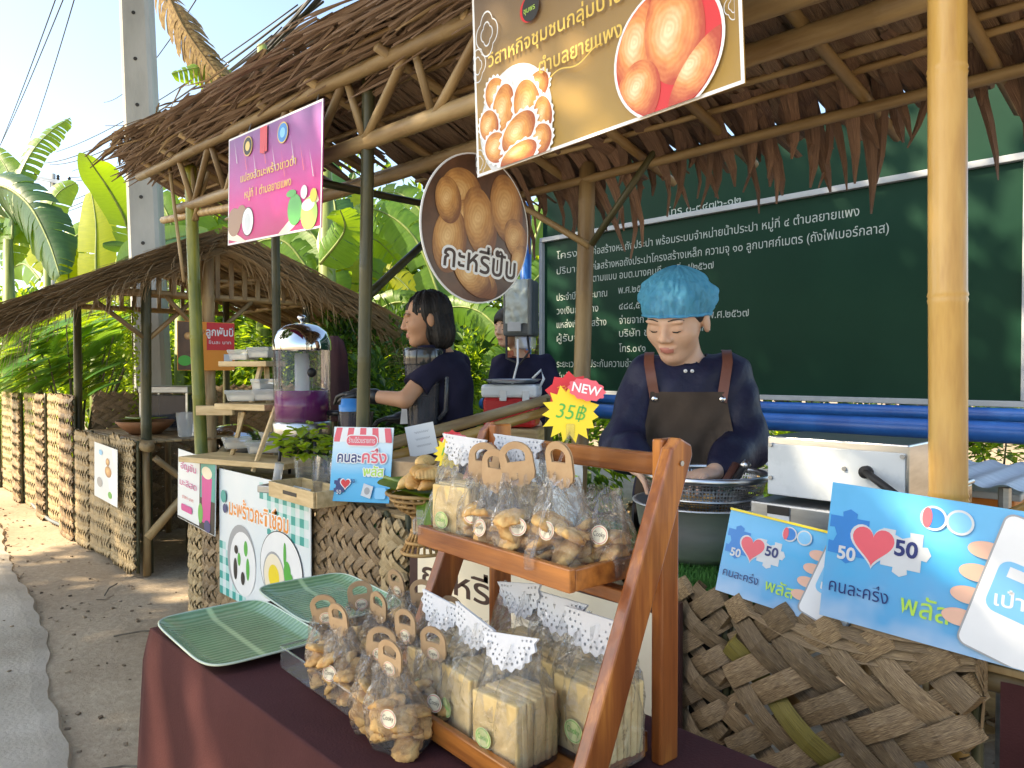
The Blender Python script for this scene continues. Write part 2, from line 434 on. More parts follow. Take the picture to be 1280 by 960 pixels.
def settle(root):
    for c in root.children: c.location -= root.location
    return root
def ribbon(b, pts, width, side, curl=0, taper=(1, 1), n=2):
    """strip of leaf along pts, n+1 points across, side = across direction, curl lifts the middle"""
    o = len(b.v); m = len(pts); side = Vector(side).normalized()
    for i, p in enumerate(pts):
        p = Vector(p); t = (Vector(pts[min(i + 1, m - 1)]) - Vector(pts[max(i - 1, 0)])).normalized()
        sd_ = (side - t * side.dot(t)).normalized(); nn = t.cross(sd_); f = i / (m - 1)
        wv = width * (taper[0] * (1 - f) + taper[1] * f if len(taper) == 2 else np.interp(f, np.linspace(0, 1, len(taper)), taper))
        for k in range(n + 1):
            q = k / n - .5; b.v.append(p + sd_ * (q * wv) + nn * (curl * (1 - 4 * q * q)))
    for i in range(m - 1):
        for k in range(n):
            a = o + i * (n + 1) + k
            b.face([a, a + 1, a + n + 2, a + n + 1], [(k / n, i * .25), ((k + 1) / n, i * .25), ((k + 1) / n, (i + 1) * .25), (k / n, (i + 1) * .25)])

# ================================================================== ground, road
def ground_mat():
    m, t, b = _new('sandy_ground'); N = t.nodes.new; L = t.links.new
    tc = N('ShaderNodeTexCoord'); n1 = N('ShaderNodeTexNoise'); n1.inputs['Scale'].default_value = 1.1; n1.inputs['Detail'].default_value = 8; n1.inputs['Roughness'].default_value = .65
    n2 = N('ShaderNodeTexNoise'); n2.inputs['Scale'].default_value = 34; n2.inputs['Detail'].default_value = 6; n2.inputs['Roughness'].default_value = .7
    for n in (n1, n2): L(tc.outputs['Object'], n.inputs['Vector'])
    cr = N('ShaderNodeValToRGB'); e = cr.color_ramp.elements; e[0].position = .3; e[0].color = (.21, .155, .10, 1); e[1].position = .68; e[1].color = (.52, .42, .30, 1)
    x = e.new(.5); x.color = (.37, .285, .195, 1)
    mx = N('ShaderNodeMath'); mx.operation = 'MULTIPLY_ADD'; mx.inputs[1].default_value = .45; L(n2.outputs[0], mx.inputs[0])
    ml = N('ShaderNodeMath'); ml.operation = 'MULTIPLY'; ml.inputs[1].default_value = .58; L(n1.outputs[0], ml.inputs[0]); L(ml.outputs[0], mx.inputs[2])
    L(mx.outputs[0], cr.inputs[0]); L(cr.outputs[0], b.inputs['Base Color']); b.inputs['Roughness'].default_value = .95
    bn = N('ShaderNodeBump'); bn.inputs['Strength'].default_value = .8; bn.inputs['Distance'].default_value = .02; L(mx.outputs[0], bn.inputs['Height']); L(bn.outputs[0], b.inputs['Normal'])
    return m
ground_mat()
def gz(x, y):      # small rises of trampled sand near the stalls
    d = math.hypot(x + 3, y - 1)
    return 0 if d > 14 else (math.sin(x * 3.1 + y * 1.3) * .008 + math.sin(x * 7.3 - y * 5.1) * .005 + math.sin(y * 9.7 + x * 2.2) * .004) - .006
b = MB(); n = 110
def gp(u, v):
    cv = lambda q: math.copysign(abs(2 * q - 1) ** 3.2, q - .5)
    x = -3 + cv(u) * 420 + (2 * u - 1) * 9; y = 2 + cv(v) * 420 + (2 * v - 1) * 6
    return (x, y, gz(x, y))
b.grid(gp, n, n); tag(b.build('ground', M['sandy_ground'], smooth=True), kind='structure')
mat('road_concrete', (.36, .30, .225), (.52, .455, .37), 2.2, rough=.9, bump=.35, bscale=60, detail=9)
b = MB(); rl = [(-60, 7.2), (-20, 2.63), (-7.16, 1.15), (-5.5, .97), (-4.25, .86), (-3.4, .72), (-2.73, .62), (-1.5, .42), (0, .26), (6, -.5), (40, -4.5)]
N_ = 220; edge = []
for i in range(N_):
    f = (i / (N_ - 1)); x = -60 + 100 * f if i % 2 == 9 else None
xs = sorted(list(np.linspace(-60, -8, 30)) + list(np.linspace(-7.9, 2, 130)) + list(np.linspace(2.5, 40, 20)))
for x in xs:
    y = float(np.interp(x, [p[0] for p in rl], [p[1] for p in rl])); edge.append((x, y + .012 * math.sin(x * 2.3) + .008 * math.sin(x * 6.1 + 1) + .008 * math.sin(x * 19)))
o = len(b.v)
for (x, y) in edge:
    b.v += [Vector((x, y, .007)), Vector((x, y - .06, .013)), Vector((x, y - 5.5, .018)), Vector((x, y + .02, -.03))]
for i in range(len(edge) - 1):
    a = i * 4; c = a + 4
    b.face([a, a + 1, c + 1, c]); b.face([a + 1, a + 2, c + 2, c + 1]); b.face([a + 3, a, c, c + 3])
for f in range(len(b.f)): b.f[f] = tuple(reversed(b.f[f]))
tag(b.build('road', M['road_concrete']), kind='structure')
# pebbles and dry leaf litter on the sand: nobody could count it
mat('litter', (.10, .07, .045), (.36, .27, .18), 9, rough=.9, rand=.2)
b = MB(); rnd = random.Random(3)
for i in range(300):
    x = rnd.uniform(-8.5, -1.5); e = float(np.interp(x, [p[0] for p in rl], [p[1] for p in rl])); y = e + (rnd.random() ** 1.6) * (1.6 - e) if rnd.random() < .8 else e - rnd.random() * .6
    s = rnd.uniform(.003, .010) if rnd.random() < .9 else rnd.uniform(.012, .028); z = (.012 if y < e - .06 else gz(x, y)) + s * .3
    a = rnd.uniform(0, 6); q = Euler((rnd.uniform(-.3, .3), rnd.uniform(-.3, .3), a)).to_matrix()
    if s < .012: b.box((x, y, z), (s * 2, s * 1.5, s), q)
    else: ribbon(b, [Vector((x, y, z)) + q @ Vector((t * s * 2.2, 0, abs(t) * s * .5)) for t in (-1, 0, 1)], s * .9, q @ Vector((0, 1, 0)), s * .15, (.2, 1, .1))
tag(b.build('ground_litter', M['litter']), 'dry leaf bits and pebbles scattered over the sand beside the road', 'litter', kind='stuff')

# ================================================================== the two-bay bamboo stall
rnd = random.Random(11)
TX = lambda x, y: .045 * (-x - 2.0) * min(1.2, max(0, (2.3 - y) / .8))       # the high front edge climbs towards the far end
RZ = lambda y, x=-2.0: 2.36 - .30 * (y - 1.5) + TX(x, y)
st = thing('bamboo_stall', 'long bamboo stall with sloping dry thatch roof carrying pink and gold banners', 'stall', (-2.2, 1.9, 0))
bamboo('post', (-.428, 1.55, 0), (-.455, 1.55, 2.62), .0325, M['bamboo_gold'], st, .42, 20, 1, .001)
bamboo('post', (-2.50, 1.56, 0), (-2.41, 1.56, 2.45), .026, M['bamboo_dark'], st, .36, 12)
bamboo('post', (-3.99, 1.56, 0), (-4.18, 1.56, 2.42), .034, M['bamboo_green'], st, .33, 14)
pb = on_y(737, 500, 2.3); ptp = on_y(716, 180, 2.3)
bamboo('post', (pb.x - .1, 2.32, 0), (ptp.x + .06, 2.32, 2.14), .036, M['bamboo_dry'], st, .34, 14)
for x, y_, z_ in ((-4.1, 2.02, 2.24), (.75, 2.32, 2.16)): bamboo('post', (x, y_, 0), (x, y_, z_), .026, M['bamboo_dark'], st, .34)
bamboo('post', (.85, 1.55, 0), (.85, 1.55, 2.4), .03, M['bamboo_dry'], st, .34)
bamboo('beam', (.95, 1.47, 2.27), (-4.75, 1.47, 2.455), .030, M['bamboo_dry'], st, .38, 12, .8)
bamboo('beam', (1.0, 1.55, 2.06), (-4.35, 1.55, 2.21), .034, M['bamboo_dry'], st, .36, 12, .8)
bamboo('beam', (1.0, 1.92, 2.165), (-4.4, 1.92, 2.18), .032, M['bamboo_dry'], st, .36, 12, .85)
bamboo('beam', (1.0, 2.30, 2.075), (-2.95, 2.30, 2.075), .019, M['bamboo_dry'], st, .3, 10, .85)
for i in range(14):
    x = -4.6 + .41 * i + rnd.uniform(-.05, .05)
    bamboo('rafter', (x + rnd.uniform(-.03, .03), 1.42 + rnd.uniform(-.05, .03), RZ(1.42, x) + .0), (x + rnd.uniform(-.04, .04), (2.52 if x > -2.85 else 2.05) + rnd.uniform(-.05, .06), RZ(2.52 if x > -2.85 else 2.05, x)), .0185, M['bamboo_dry'], st, .25, 8)
for k, y in enumerate((1.42, 1.50, 1.62, 1.76, 2.02, 2.14, 2.22, 2.42)):
    bamboo('batten', (1.0, y, RZ(y, 1.0) + .030), (-4.8 if y < 2.05 else -2.9, y, RZ(y, -4.8 if y < 2.05 else -2.9) + .032), .0125, M['bamboo_dry'], st, .3, 6, .8, seed=k)
for j in range(-4, 8):
    x = -2.43 + .42 * j
    bamboo('strut', (x + .01, 1.545, 2.09 - .028 * x), (x - .01, 1.475, 2.31 - .033 * x), .0155, M['bamboo_dry'], st, .2, 8)
    if x + .42 < 1: bamboo('strut', (x + .035, 1.54, 2.09 - .028 * x), (x + .41, 1.475, 2.30 - .033 * x), .018, M['bamboo_dry'], st, .22, 8)
# braces and loose sticks
def br(p, q, r, m='bamboo_dry'): bamboo('brace', p, q, r, M[m], st, .3, 8)
br((pb.x, 2.30, 1.80), (-2.42, 2.2, 2.10), .014); br((pb.x + .02, 2.29, 1.80), (-1.62, 2.28, 2.11), .014, 'bamboo_dark')
br(on_y(457, 372, 1.6), on_y(560, 278, 2.3), .018, 'bamboo_dark')
br(on_y(395, 226, 1.58), on_y(545, 258, 2.3), .018, 'bamboo_dark')
br(on_y(205, 275, 1.58), on_y(300, 258, 1.58), .022, 'plank'); br(on_y(212, 205, 1.5), on_y(231, 352, 1.5), .010)
br(on_y(240, 210, 1.56), on_y(247, 275, 1.56), .012); br(on_y(262, 215, 1.56), on_y(243, 275, 1.56), .012)
br(on_y(232, 170, 1.7), on_y(290, 245, 2.2), .012, 'bamboo_dark')
br(on_y(1255, 655, 1.75), on_y(1480, 560, 1.75), .026, 'bamboo_gold')
# thatch: courses of palm leaf laid from the high front edge down to the back
b = MB()
rowsy = (1.36, 1.42, 1.49, 1.58, 1.70, 1.82, 1.96, 2.10)
for ci, y0 in enumerate(rowsy):
    x = -4.9 + rnd.uniform(0, .04)
    while x < 1.05:
        if x < -2.85 and y0 > 1.65: x = -2.85
        L_ = rnd.uniform(.34, .5); w_ = rnd.uniform(.028, .055); sk = rnd.uniform(-.09, .05); zz = rnd.uniform(.036, .075)
        y1 = y0 + rnd.uniform(-.05, .05)
        pts = [(x + sk * t, y1 + L_ * t, RZ(y1 + L_ * t, x) + zz + .012 * (1 - t) + rnd.uniform(-.004, .004)) for t in (0, .33, .66, 1)]
        ribbon(b, pts, w_, (1, 0, rnd.uniform(-.35, .35)), .004, (1, 1, 1, .55)); x += w_ * rnd.uniform(.42, .75)
# the roof's weathered top skin, seen on the high front edge: long leaf blades lying along the eave
for i in range(1500):
    x = rnd.uniform(-4.6, 1.0); L_ = rnd.uniform(.2, .6); y = rnd.uniform(1.30, 1.6); z = RZ(y, x) + rnd.uniform(.02, .085)
    a = rnd.uniform(-.22, .3); tz = rnd.uniform(-.03, .05)
    pts = [(x - L_ * t * math.cos(a), y + L_ * t * math.sin(a), z + tz * t - .06 * t * t * L_) for t in (0, .5, 1)]
    ribbon(b, pts, rnd.uniform(.008, .034), (0, 1, rnd.uniform(-.6, .3)), .004, (.7, 1, .3))
tag(b.build('thatch', M['thatch'], st), kind='stuff')
b = MB()
for i in range(130):
    x = rnd.uniform(-4.6, 1.0) if i > 40 else rnd.uniform(-4.7, -3.6); L_ = rnd.uniform(.15, .4); y = rnd.uniform(1.28, 1.5); z = RZ(y, x) + rnd.uniform(.03, .10); a = rnd.uniform(-.5, .6)
    ribbon(b, [(x - L_ * t * math.cos(a), y + L_ * t * math.sin(a), z + rnd.uniform(-.06, .03) * t) for t in (0, .5, 1)], rnd.uniform(.008, .03), (0, 1, rnd.uniform(-.4, .4)), .003, (.5, 1, .2))
tag(b.build('loose_straw', M['thatch_straw'], st), kind='stuff')
# hanging fringe at the low back edge, every blade its own
def fringe_blade(k):
    r_ = random.Random(k); b = MB(); L_ = r_.uniform(.30, .5); hang = r_.uniform(.06, .22) * (1.5 if k % 3 == 0 else 1); w_ = r_.uniform(.03, .068)
    pts = []
    for i in range(8):
        t = i / 7; y = L_ * .78 * min(1, t * 1.25) ; z = -.30 * y - hang * max(0, t - .45) ** 1.3 * 2.2
        pts.append((math.sin(k + t * 2.5) * .02 * t, y, z))
    ribbon(b, pts, w_, (1, 0, .15), .007, (.8, 1.05, 1.1, 1.0, .85, .55, .12)); return b.mesh('leaf', M['thatch_leaf'])
FB = [fringe_blade(k) for k in range(14)]
x = -2.9; i = 0
while x < 1.0:
    y = 2.10 + rnd.uniform(-.05, .09)
    o = link('leaf', FB[rnd.randrange(14)], st, (x, y, RZ(y) + rnd.uniform(.03, .065)), (rnd.uniform(-.05, .08), rnd.uniform(-.35, .35), rnd.uniform(-.22, .3)))
    o.scale = (1, rnd.uniform(.8, 1.15), rnd.uniform(.8, 1.3)); x += rnd.uniform(.019, .030); i += 1
settle(st)

# ================================================================== woven palm-leaf panels
def woven(label, W, H, loc, rz=0, sp=.04, al=38, seed=0, mats=('palm_strip',), amp=.006, group=None, frame=True, bulge=.012, ragged=0, cat='woven panel', wf=.93):
    r_ = random.Random(seed); t = thing('woven_panel', label, cat, loc, rz, group)
    a = R(al); ca, sa = math.cos(a), math.sin(a); sk = sp / math.sin(2 * a)
    def strips(fam):
        d = Vector((ca, sa if fam == 0 else -sa)); nrm = Vector((-sa, ca)) if fam == 0 else Vector((sa, ca))
        cs = [nrm.dot(Vector(q)) for q in ((0, 0), (W, 0), (0, H), (W, H))]
        i = math.floor(min(cs) / sp)
        while i * sp < max(cs):
            i += 1; c = i * sp; p0 = nrm * c; lo, hi = -9, 9
            for ax, mx in ((0, W), (1, H)):
                if abs(d[ax]) < 1e-6: continue
                t0, t1 = sorted(((0 - p0[ax]) / d[ax], (mx - p0[ax]) / d[ax])); lo = max(lo, t0); hi = min(hi, t1)
            if hi - lo < sp * .7: continue
            if ragged: lo -= r_.uniform(0, ragged); hi += r_.uniform(-ragged * .3, 0)
            n = max(4, int((hi - lo) / sk * 2.2)); pts = []
            jit = r_.uniform(-.12, .12) * sp
            for q in range(n + 1):
                s_ = lo + (hi - lo) * q / n; p = p0 + d * s_ + nrm * (jit + .05 * sp * math.sin(s_ * 17 + i))
                # continuous index of the crossing family
                on = Vector((sa, ca)) if fam == 0 else Vector((-sa, ca)); j = on.dot(p) / sp
                y = (-1 if fam == 0 else 1) * amp * math.cos(math.pi / 2 * (j + i) - math.pi / 4) - bulge * math.sin(math.pi * min(1, max(0, p.x / W))) + r_.uniform(-.0012, .0012)
                pts.append(Vector((p.x, y, p.y)))
            e0, e1 = pts[0].copy(), pts[-1].copy()
            o0 = Vector((-.3 if e0.x < .01 else 0, 1, .3 if e0.z > H - .01 else 0)); o1 = Vector((.3 if e1.x > W - .01 else 0, 1, .3 if e1.z > H - .01 else 0))
            dv = Vector((d.x, 0, d.y)); r2 = sp * .35
            pts = [e0 + Vector((dv.x * r2, r2 * 1.1, dv.z * r2)), e0 - dv * r2 * .3 + Vector((0, r2 * .7, 0))] + pts + [e1 + dv * r2 * .3 + Vector((0, r2 * .7, 0)), e1 + Vector((-dv.x * r2, r2 * 1.1, -dv.z * r2))]
            b = MB(); ribbon(b, pts, sp * wf * r_.uniform(.92, 1.04), Vector((nrm.x, 0, nrm.y)), sp * .05, (1, 1), 2)
            m = mats[0] if len(mats) == 1 or r_.random() < .92 else mats[1]
            b.build('strip', M[m], t)
    strips(0); strips(1)
    if frame:
        for x in (0.0, W): bamboo('stake', (x, .022, -.02 if H > .6 else 0), (x + r_.uniform(-.01, .01), .022, H + r_.uniform(-.02, .03)), .011, M['bamboo_dark'], t, .2, 7)
    return t
# main counter fronts (z = .01 to .8), nearest first
wp = woven('large coarse plaited palm leaf panel below the two blue phone posters', .47, .78, (-.845, 1.475, .02), 0, .060, 37, 3, ('palm_strip', 'palm_strip_olive'), .010, wf=.84)
b = MB()   # rim leaves curling along the top and round the right corner
for k in range(4):
    z = .775 + .012 * k; pts = [(x, -.012 - .004 * k + .02 * (x / .47) ** 3, z - .045 * math.sin(math.pi * x / .5) * (1 - .2 * k)) for x in np.linspace(.03 + .08 * k, .47, 10)]
    pts += [(.482, .0, z - .015), (.486, .012, z - .05), (.478, .02, z - .10 - .02 * k)]
    b = MB(); ribbon(b, pts, .03, (0, .5, .9), .003, (.3, 1, 1, 1, .8)); b.build('strip', M['palm_strip'], wp)
woven('narrow plaited palm panel between cream pastry sign and the coarse panel', .125, .78, (-.985, 1.478, .02), 0, .05, 37, 5, ('palm_strip',), .009, wf=.84)
woven('greyish plaited palm panel under the small blue discount sign', .36, .78, (-2.575, 1.472, .02), 0, .036, 40, 8, ('palm_strip',), .006, wf=.86)
woven('narrow plaited palm panel between the coconut poster and the blue discount sign', .15, .78, (-2.74, 1.478, .02), 0, .034, 40, 9, ('palm_strip',), .006)
woven('pale yellow plaited palm panel beside the cream pastry sign', .14, .76, (-2.20, 1.470, .02), 0, .036, 40, 10, ('palm_pale',), .008)
woven('plaited palm panel hidden behind the teal gingham coconut poster', .9, .78, (-3.66, 1.482, .02), 0, .05, 40, 12, ('palm_strip',), .006)
woven('dark plaited palm panel between the purple drink poster and gingham poster', .16, .78, (-3.83, 1.478, .02), 0, .034, 40, 13, ('palm_strip',), .006)
woven('sunlit golden plaited palm panel on the drink counter end', .42, .70, (-4.02, 1.93, .02), R(-90), .034, 42, 14, ('palm_pale',), .006)
woven('golden plaited palm panel under the purple drink poster', .17, .62, (-4.01, 1.474, .02), 0, .03, 42, 15, ('palm_pale',), .006)
woven('plaited palm panel behind the cream pastry sign', 1.05, .74, (-2.05, 1.486, .02), 0, .05, 40, 16, ('palm_strip',), .006)

def counter(label, x0, x1, y0, y1, z, name='counter', topm='bamboo_dry', legm='bamboo_dry'):
    t = thing(name, label, 'counter', ((x0 + x1) / 2, (y0 + y1) / 2, 0))
    for x in np.linspace(x0 + .04, x1 - .04, 3 if x1 - x0 > 1 else 2):
        for y in (y0 + .05, y1 - .03): bamboo('leg', (x, y, 0), (x, y, z - .06), .024, M[legm], t, .3, 10)
    for y in (y0 + .04, y1 - .03): bamboo('rail', (x0 - .05, y, z - .045), (x1 + .05, y, z - .045), .022, M[legm], t, .35, 10)
    n = int((y1 - y0) / .05)
    for i in range(n):
        y = y0 + (i + .5) * (y1 - y0) / n; MB().rbox(((x0 + x1) / 2, y, z - .012), (x1 - x0, (y1 - y0) / n - .004, .014), .003).build('slat', M[topm], t)
    return t
t = counter('slatted bamboo drink counter carrying the purple juice dispenser', -3.98, -2.08, 1.50, 1.98, .80); settle(t)
t = counter('slatted bamboo frying counter covered with artificial grass', -2.02, .55, 1.50, 1.96, .79); settle(t)
# artificial grass sheet
mat('turf', (.025, .10, .012), (.06, .22, .03), 60, rough=.7, rand=0)
b = MB(); r_ = random.Random(5)
b.box((-.75, 1.715, .795), (2.5, .44, .008))
for i in range(26000):
    x = r_.uniform(-1.95, .35); y = 1.50 + r_.random() ** 1.5 * .42; h = r_.uniform(.008, .017); a = r_.uniform(0, 6.3); dx, dy = math.cos(a) * .0016, math.sin(a) * .0016; lx, ly = r_.uniform(-.006, .006), r_.uniform(-.006, .006)
    o = len(b.v); b.v += [Vector((x - dx, y - dy, .799)), Vector((x + dx, y + dy, .799)), Vector((x + lx, y + ly, .799 + h))]; b.face([o, o + 1, o + 2])
tag(b.build('artificial_grass', M['turf']), 'bright green artificial grass mat on the frying counter', 'grass mat', kind='stuff')
# divider rail between the two bays
t = thing('divider_rail', 'split bamboo rail on posts dividing drink bay from pastry bay', 'rail', (-2.45, 1.6, 0))
p0 = on_x(458, 562, -2.45); p1 = on_x(690, 497, -2.45)
bamboo('rail', p0, p1, .026, M['bamboo_dry'], t, .3, 12); bamboo('rail', p0 + Vector((.02, 0, -.05)), p1 + Vector((.02, 0, -.05)), .024, M['bamboo_gold'], t, .3, 12)
bamboo('post', (-2.43, p1.y - .05, 0), (-2.43, p1.y - .05, p1.z), .02, M['bamboo_dark'], t); bamboo('post', (-2.43, p0.y + .1, 0), (-2.43, p0.y + .1, p0.z - .03), .02, M['bamboo_dark'], t)
settle(t)

# ================================================================== far gabled stall
fs = thing('gabled_stall', 'small gabled bamboo hut stall with straw thatch roof at the roadside', 'stall', (-6.2, 2.0, 0))
X0, X1, RY, RH = -5.05, -6.6, 2.06, 2.16
ev = lambda s: (RY + s * 1.18, 1.60 if s < 0 else 1.70)
for (x, y, h, m, r) in ((-5.05, 1.60, 2.0, 'bamboo_dark', .033), (-5.0, 1.98, 2.12, 'bamboo_dry', .042), (-5.1, 2.75, 1.85, 'bamboo_dark', .03), (-6.45, 1.55, 1.95, 'bamboo_dark', .03), (-6.45, 2.7, 1.9, 'bamboo_dark', .03)):
    bamboo('post', (x, y, 0), (x, y, h), r, M[m], fs, .35, 10)
bamboo('ridge_pole', (X0 + .1, RY, RH), (X1, RY, RH), .035, M['bamboo_dry'], fs)
for s in (-1, 1):
    ye, ze = ev(s)
    for f in (.35, .7, .97): bamboo('purlin', (X0 + .1, RY + (ye - RY) * f, RH + (ze - RH) * f - .02), (X1, RY + (ye - RY) * f, RH + (ze - RH) * f - .02), .02, M['bamboo_dry'], fs)
    for x in np.linspace(X0 + .04, X1 + .05, 6): bamboo('rafter', (x, RY, RH - .01), (x, ye, ze - .02), .02, M['bamboo_dry'], fs, .3, 8)
for X in (X0 - .02, X1 + .1):       # gable lattice
    bamboo('tie_beam', (X, RY - .62, 1.80), (X, RY + .72, 1.80), .022, M['bamboo_dry'], fs, .3, 8)
    bamboo('tie_beam', (X, RY - .42, 1.91), (X, RY + .44, 1.91), .014, M['bamboo_dry'], fs, .3, 8)
    for k in range(-5, 7):
        y = RY + k * .095; h = RH - abs(y - RY) * .46
        MB().box((X + .02, y, (1.79 + h) / 2), (.012, .03, h - 1.79)).build('slat', M['bamboo_dry'], fs)
for (p, q) in (((X0, 1.60, 1.5), (X0, 1.32, 1.72)), ((X0, 1.62, 1.5), (X0 - .02, 1.9, 1.76)), ((X0, 2.0, 1.5), (X0, 2.3, 1.78)), ((X0, 1.96, 1.52), (X0, 1.72, 1.78))):
    bamboo('brace', p, q, .016, M['bamboo_dry'], fs, .3, 8)
b = MB(); r_ = random.Random(21)
for s in (-1, 1):
    ye, ze = ev(s)
    for row in range(9):
        f0 = row / 9
        x = X0 + .12
        while x > X1 - .1:
            L_ = r_.uniform(.26, .46); w_ = r_.uniform(.014, .04); dx = r_.uniform(-.08, .08); lift = r_.uniform(.02, .075)
            pts = []
            for t_ in (0, .4, .75, 1):
                f = f0 + t_ * L_ / 1.2; y = RY + (ye - RY) * f; z = RH + (ze - RH) * f + lift - (.12 * max(0, f - 1) + .35 * max(0, f - 1.0) ** 1.2)
                pts.append((x + dx * t_, y, z))
            ribbon(b, pts, w_, (1, 0, r_.uniform(-.5, .5)), .003, (1, 1, .8, .3)); x -= w_ * r_.uniform(.4, .75)
    for k in range(1500):          # barge: straw bundled along the gable edge
        f = r_.uniform(-.02, 1.08); y = RY + (ye - RY) * f; z = RH + (ze - RH) * f + r_.uniform(-.07, .10); dd = r_.uniform(.15, .38)
        xx = X0 + r_.uniform(-.1, .2); pts = [(xx, y, z), (xx + .03, y + s * dd * .5, z - dd * .21), (xx + r_.uniform(-.04, .06), y + s * dd, z - dd * r_.uniform(.4, .6))]
        ribbon(b, pts, r_.uniform(.008, .022), (1, 0, .4), .002, (1, .8, .25))
for k in range(700):          # loose straw hanging from the gable edges and the road-side eave
    s = -1 if k % 3 else 1; ye, ze = ev(s); f = r_.uniform(.05, 1.12); y = RY + (ye - RY) * f; z = RH + (ze - RH) * f + r_.uniform(-.05, .05); dd = r_.uniform(.08, .26) * (1.5 if f > .85 else 1); xx = X0 + r_.uniform(.02, .22) if k % 2 else X0 - r_.uniform(0, 1.2)
    if xx < X0 and f < .9: continue
    ribbon(b, [(xx, y, z), (xx + r_.uniform(-.02, .04), y + s * dd * .35, z - dd * .5), (xx + r_.uniform(-.03, .06), y + s * dd * .45, z - dd)], r_.uniform(.006, .016), (1, 0, .3), .002, (1, .8, .2))
tag(b.build('thatch', M['thatch_straw'], fs), kind='stuff')
settle(fs)
t = counter('bamboo counter of the gabled stall with a palm panel front', -6.25, -4.95, 1.52, 2.15, .86); 
bamboo('brace', (-4.93, 1.56, .25), (-4.9, 2.05, .78), .028, M['bamboo_dry'], t); bamboo('brace', (-4.93, 2.05, .35), (-4.93, 1.6, .75), .022, M['bamboo_dry'], t)
bamboo('rail', (-4.87, 1.55, .83), (-5.6, 1.55, .83), .036, M['bamboo_dry'], t); bamboo('floor_pole', (-4.95, 2.0, .12), (-3.9, 2.3, .16), .024, M['bamboo_dry'], t)
settle(t)
woven('plaited palm panel with trailing ends on the gabled stall counter', .46, .80, (-5.42, 1.49, .05), 0, .032, 48, 31, ('palm_pale',), .006, ragged=.05)
woven('plaited palm panel holding the white photo poster', .46, .80, (-5.90, 1.485, .05), 0, .034, 48, 32, ('palm_pale',), .006)
woven('narrow braided palm panel at the left end of the hut counter', .34, .82, (-6.26, 1.48, .03), 0, .036, 48, 33, ('palm_pale',), .008)
x = -6.34; i = 0
wall_l = ['woven palm wall section next to the hut counter', 'woven palm wall section second from the hut counter', 'woven palm wall section third from the hut counter', 'woven palm wall section fourth from the hut counter',
          'woven palm wall section fifth from the hut counter', 'woven palm wall section sixth from the hut counter', 'woven palm wall section seventh from the hut counter', 'woven palm wall section eighth from the hut counter']
while i < 8:
    W_ = (.62, .5, .55, .6, .7, .7, .8, .8)[i]; rz = R((5, -3, 6, -2, 6, -3, 5, 0)[i])
    woven(wall_l[i], W_, 1.10 - .01 * i, (x - W_, 1.53 + .02 * i + (0 if rz < 0 else 0), 0), -rz, .040, 46, 40 + i, ('palm_pale',) if i % 2 else ('palm_strip', 'palm_pale'), .009, 'woven wall along the road', bulge=.022); x -= W_ * .98; i += 1
woven('dark woven palm panel standing behind the hut counter at right angles', .95, 1.12, (-6.32, 1.62, .0), R(90), .045, 30, 60, ('palm_strip',), .008)
woven('dark woven palm panel low behind the steel box', .8, 1.15, (-7.2, 2.9, .0), R(60), .045, 30, 61, ('palm_strip',), .008)

# ================================================================== notice board behind the stall
mat('board_green', (.003, .030, .017), (.005, .037, .021), 1.6, spec=.12, rough=.45, bump=.02)
mat('frame_white', (.36, .38, .40), (.44, .46, .48), 5, rough=.45)
mat('pole_green', (.01, .10, .05), (.02, .14, .07), 5, rough=.4)
mat('pipe_blue', (.012, .09, .34), (.02, .14, .46), 6, rough=.32)
mat('chalk', (.42, .48, .45), rough=.7, spec=.1)
BX0, BX1, BZ0, BZ1, BY = -4.03, -.88, 1.15, 2.30, 4.2
t = thing('notice_board', 'large dark green notice board with white Thai lettering behind the frying counter', 'notice board', (BX0, BY, 0))
W_ = BX1 - BX0
MB().box((W_ / 2, .02, (BZ0 + BZ1) / 2), (W_, .02, BZ1 - BZ0)).build('panel', M['board_green'], t)
MB().box((W_ / 2 + .01, .02, BZ1 + .24), (W_ + .06, .02, .44)).build('panel', M['board_green'], t)
for (c, s) in (((W_ / 2, 0, BZ0 - .012), (W_ + .05, .05, .03)), ((W_ / 2, 0, BZ1 + .012), (W_ + .05, .05, .034)), ((-.015, 0, (BZ0 + BZ1) / 2), (.03, .05, BZ1 - BZ0 - .01)), ((W_ + .02, 0, (BZ0 + BZ1) / 2), (.04, .05, BZ1 - BZ0 - .01))):
    MB().rbox(c, s, .004).build('frame', M['frame_white'], t)
for x in (1.55, 2.62): MB().tube([(x, .09, 0), (x, .09, 2.7)], .045, 14).build('post', M['pole_green'], t, True)
bz = lambda px, py: (on_y(px, py, BY).x - BX0, on_y(px, py, BY).z)
def bl(body, px, py, px1=None, s=.052, al='L'):
    x, z = bz(px, py); w_ = None
    if px1: w_ = bz(px1, py)[0] - x
    text(t, body, x, z, s, M['chalk'], .008, al, w_)
bl('โทร ๐-๓๔๗๖-๑๒', 833, 270, 925, .05); bl('โครงการ', 695, 324, 742); bl('ก่อสร้างหอถังประปา พร้อมระบบจำหน่ายน้ำประปา หมู่ที่ ๔ ตำบลยายแพง', 740, 318, 1073)
bl('ปริมาณงาน', 695, 343, 748); bl('ก่อสร้างหอถังประปาโครงสร้างเหล็ก ความจุ ๑๐ ลูกบาศก์เมตร (ถังไฟเบอร์กลาส)', 740, 337, 1110)
bl('ตามแบบ อบต.บางคนที เลขที่ ๗/๒๕๖๗', 740, 352, 891); bl('ประจำปีงบประมาณ', 695, 376, 758); bl('พ.ศ.๒๕๖๗', 772, 367, 812)
